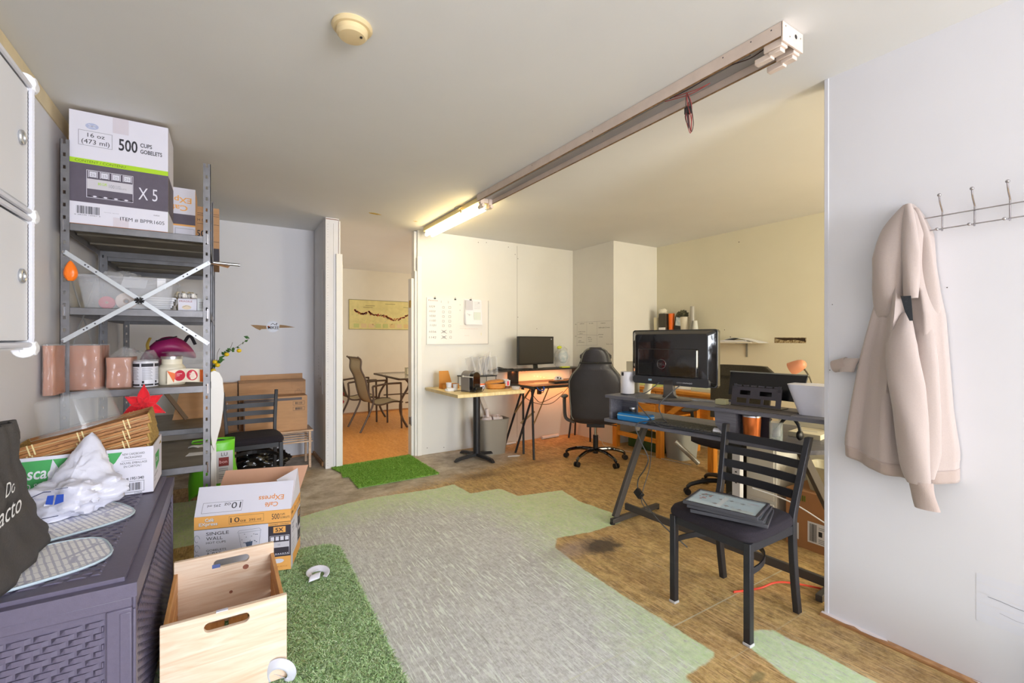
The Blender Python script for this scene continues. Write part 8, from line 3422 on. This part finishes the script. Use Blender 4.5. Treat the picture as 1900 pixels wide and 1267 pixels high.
# things seen below the grey desk, behind the chair
t = thing('moving_box', 'brown cardboard box with barcode labels on the floor beside the right wall', 'box', (2.985, 1.06, 0))
mb = MB(mat('plain_cardboard', (176, 126, 84), 0.85, var=0.03, vs=12))
mb.box(0, 0, 0, 0.30, 0.43, 0.345)
f = mb.face((0, 0.43, 0), (0, -1, 0), (0, 0, 1))
f.rect(0.02, 0.045, 0.075, 0.145, WPAPER, 1)
f.bars(0.03, 0.055, 0.066, 0.138, INK, 12, 2)
f.rect(0.125, 0.05, 0.235, 0.175, WPAPER, 1)
f.bars(0.135, 0.06, 0.175, 0.165, INK, 14, 2)
f.rect(0.185, 0.10, 0.205, 0.13, INK, 2)
for z in (0.06, 0.07, 0.08, 0.14, 0.15):
    f.rect(0.185, z, 0.225, z + 0.004, GREYINK, 2)
for k3 in range(9):
    f.rect(0.01 + 0.012 * k3, 0.285, 0.017 + 0.012 * k3, 0.32, mat('olive_ink'), 2)
mb.build('carton', t, smooth=0)
bin_('waste_bin', 'beige open bin standing on the cardboard box beside the right wall', (3.135, 1.28, 0.346), R(90), 0.30, 0.24, 0.15, mat('beige_plastic', (196, 188, 160), 0.5))
for (nm, lab, cat, loc, dims, m_) in (
        ('white_drawer_box', 'white plastic drawer unit below the right end of the grey desk', 'drawer unit', (2.99, 1.55, 0.0), (0.26, 0.20, 0.60), mat('drawer_white', (222, 220, 212), 0.5)),
        ('speaker_box', 'tall black speaker on the floor behind the foreground chair', 'speaker', (3.02, 1.80, 0.0), (0.16, 0.12, 0.56), BLACKPL),
        ('beige_box', 'beige carton on the floor behind the office chair base', 'box', (3.62, 1.72, 0.0), (0.24, 0.20, 0.50), mat('beige_card', (190, 170, 130), 0.8))):
    t = thing(nm, lab, cat, loc)
    mb = MB(m_)
    mb.box(0, 0, 0, *dims)
    mb.build('body', t, bevel=0.006)
    if nm == 'white_drawer_box':
        for z in (0.05, 0.23, 0.41):
            mb = MB(mat('drawer_white'))
            mb.box(-0.012, 0.012, z, -0.0005, dims[1] - 0.012, z + 0.16)
            mb.build('drawer', t, bevel=0.004)
    if nm == 'speaker_box':
        mb = MB(mat('speaker_cone', (60, 60, 62), 0.6))
        for z in (0.16, 0.38):
            mb.tube([(-0.001, 0.06, z), (-0.008, 0.06, z)], [0.045, 0.04], n=24)
        mb.build('cones', t)
t = thing('power_strip', 'white power strip hanging behind the foreground chair', 'power strip', (2.84, 1.72, 0.0))
mb = MB(WHITE)
mb.box(-0.02, -0.028, 0.22, 0.02, 0.028, 0.56)
mb.build('body', t, bevel=0.004)
mb = MB(WHITE)
mb.ball((0, 0, 0.185), 0.034, sc=(1, 1, 1.1))
mb.tube(spath([(0, 0, 0.17), (0.0, 0.0, 0.08), (-0.10, -0.08, 0.02), (-0.25, -0.12, 0.012)], 6), 0.006, n=8)
mb.build('cord', t)
mb = MB(BLACKPL)
for k3 in range(5):
    mb.box(-0.0215, -0.006, 0.335 + 0.035 * k3, -0.0202, 0.006, 0.343 + 0.035 * k3)
mb.build('sockets', t)
# cables
def cable(pts, r, m_, label, cat='cable', name='cable'):
    o0 = pts[0]
    mb = MB(m_)
    mb.tube(spath([(p[0] - o0[0], p[1] - o0[1], p[2] - o0[2]) for p in pts], 8), r, n=8)
    o = mb.build(name)
    o.location = o0
    tag(o, label, cat)
    return o
BC = mat('grey_cable', (66, 66, 66), 0.5)
d = DW
cable([d(0.345, 0.085, 0.99), d(0.30, 0.02, 0.93), d(0.245, -0.03, 0.89), d(0.32, -0.03, 0.80), d(0.42, -0.03, 0.735), d(0.50, 0.0, 0.728)], 0.0032, BC, 'thin grey cable falling from the monitor across the left of its base')
cable([d(0.495, 0.085, 0.985), d(0.46, 0.02, 0.93), d(0.42, -0.03, 0.86), d(0.44, -0.025, 0.79), d(0.43, 0.03, 0.748), d(0.33, -0.01, 0.748), d(0.255, -0.04, 0.715), d(0.29, -0.04, 0.62), d(0.34, -0.03, 0.52), d(0.31, -0.02, 0.44), d(0.23, 0.02, 0.34), d(0.26, 0.0, 0.26), d(0.42, -0.03, 0.14), d(0.58, 0.02, 0.02)], 0.0038, BC, 'long grey power cable looping from the monitor down to the floor')
mb = MB(BLACKPL)
mb.cbox(d(0.25, 0.0, 0.262), (0.03, 0.06, 0.045), rot=(0.5, 0.4, 0))
tag(mb.build('plug', bevel=0.004), 'black plug hanging on the long power cable', 'plug')
cable([d(0.13, 0.33, 0.69), d(0.17, 0.25, 0.40), d(0.19, 0.12, 0.16), d(0.25, 0.30, 0.03)], 0.003, BC, 'thin dark cord running down beside the left leg of the grey desk')
cable([(2.16, 1.33, 0.006), (2.30, 1.28, 0.006), (2.42, 1.22, 0.03), (2.60, 1.04, 0.006), (2.66, 0.85, 0.006)], 0.005, mat('red_cord', (222, 72, 46), 0.5), 'red extension cord on the floor behind the foreground chair')
cable([(4.0, 3.95, 0.45), (4.02, 3.85, 0.33), (3.9, 3.7, 0.42), (3.97, 3.55, 0.68)], 0.004, BLACKPL, 'black cable drooping beside the far end of the orange desk')
cable([(3.62, 3.95, 0.30), (3.72, 3.92, 0.10), (3.82, 3.9, 0.01), (3.92, 3.4, 0.006), (3.98, 2.9, 0.006)], 0.004, mat('pale_cable', (196, 190, 176), 0.5), 'pale cable running along the floor under the orange desk')
cable([(2.80, 1.60, 0.34), (2.86, 1.40, 0.30), (2.88, 1.20, 0.22), (2.86, 1.02, 0.16)], 0.004, WHITE, 'white cable slanting across the front of the cardboard box')
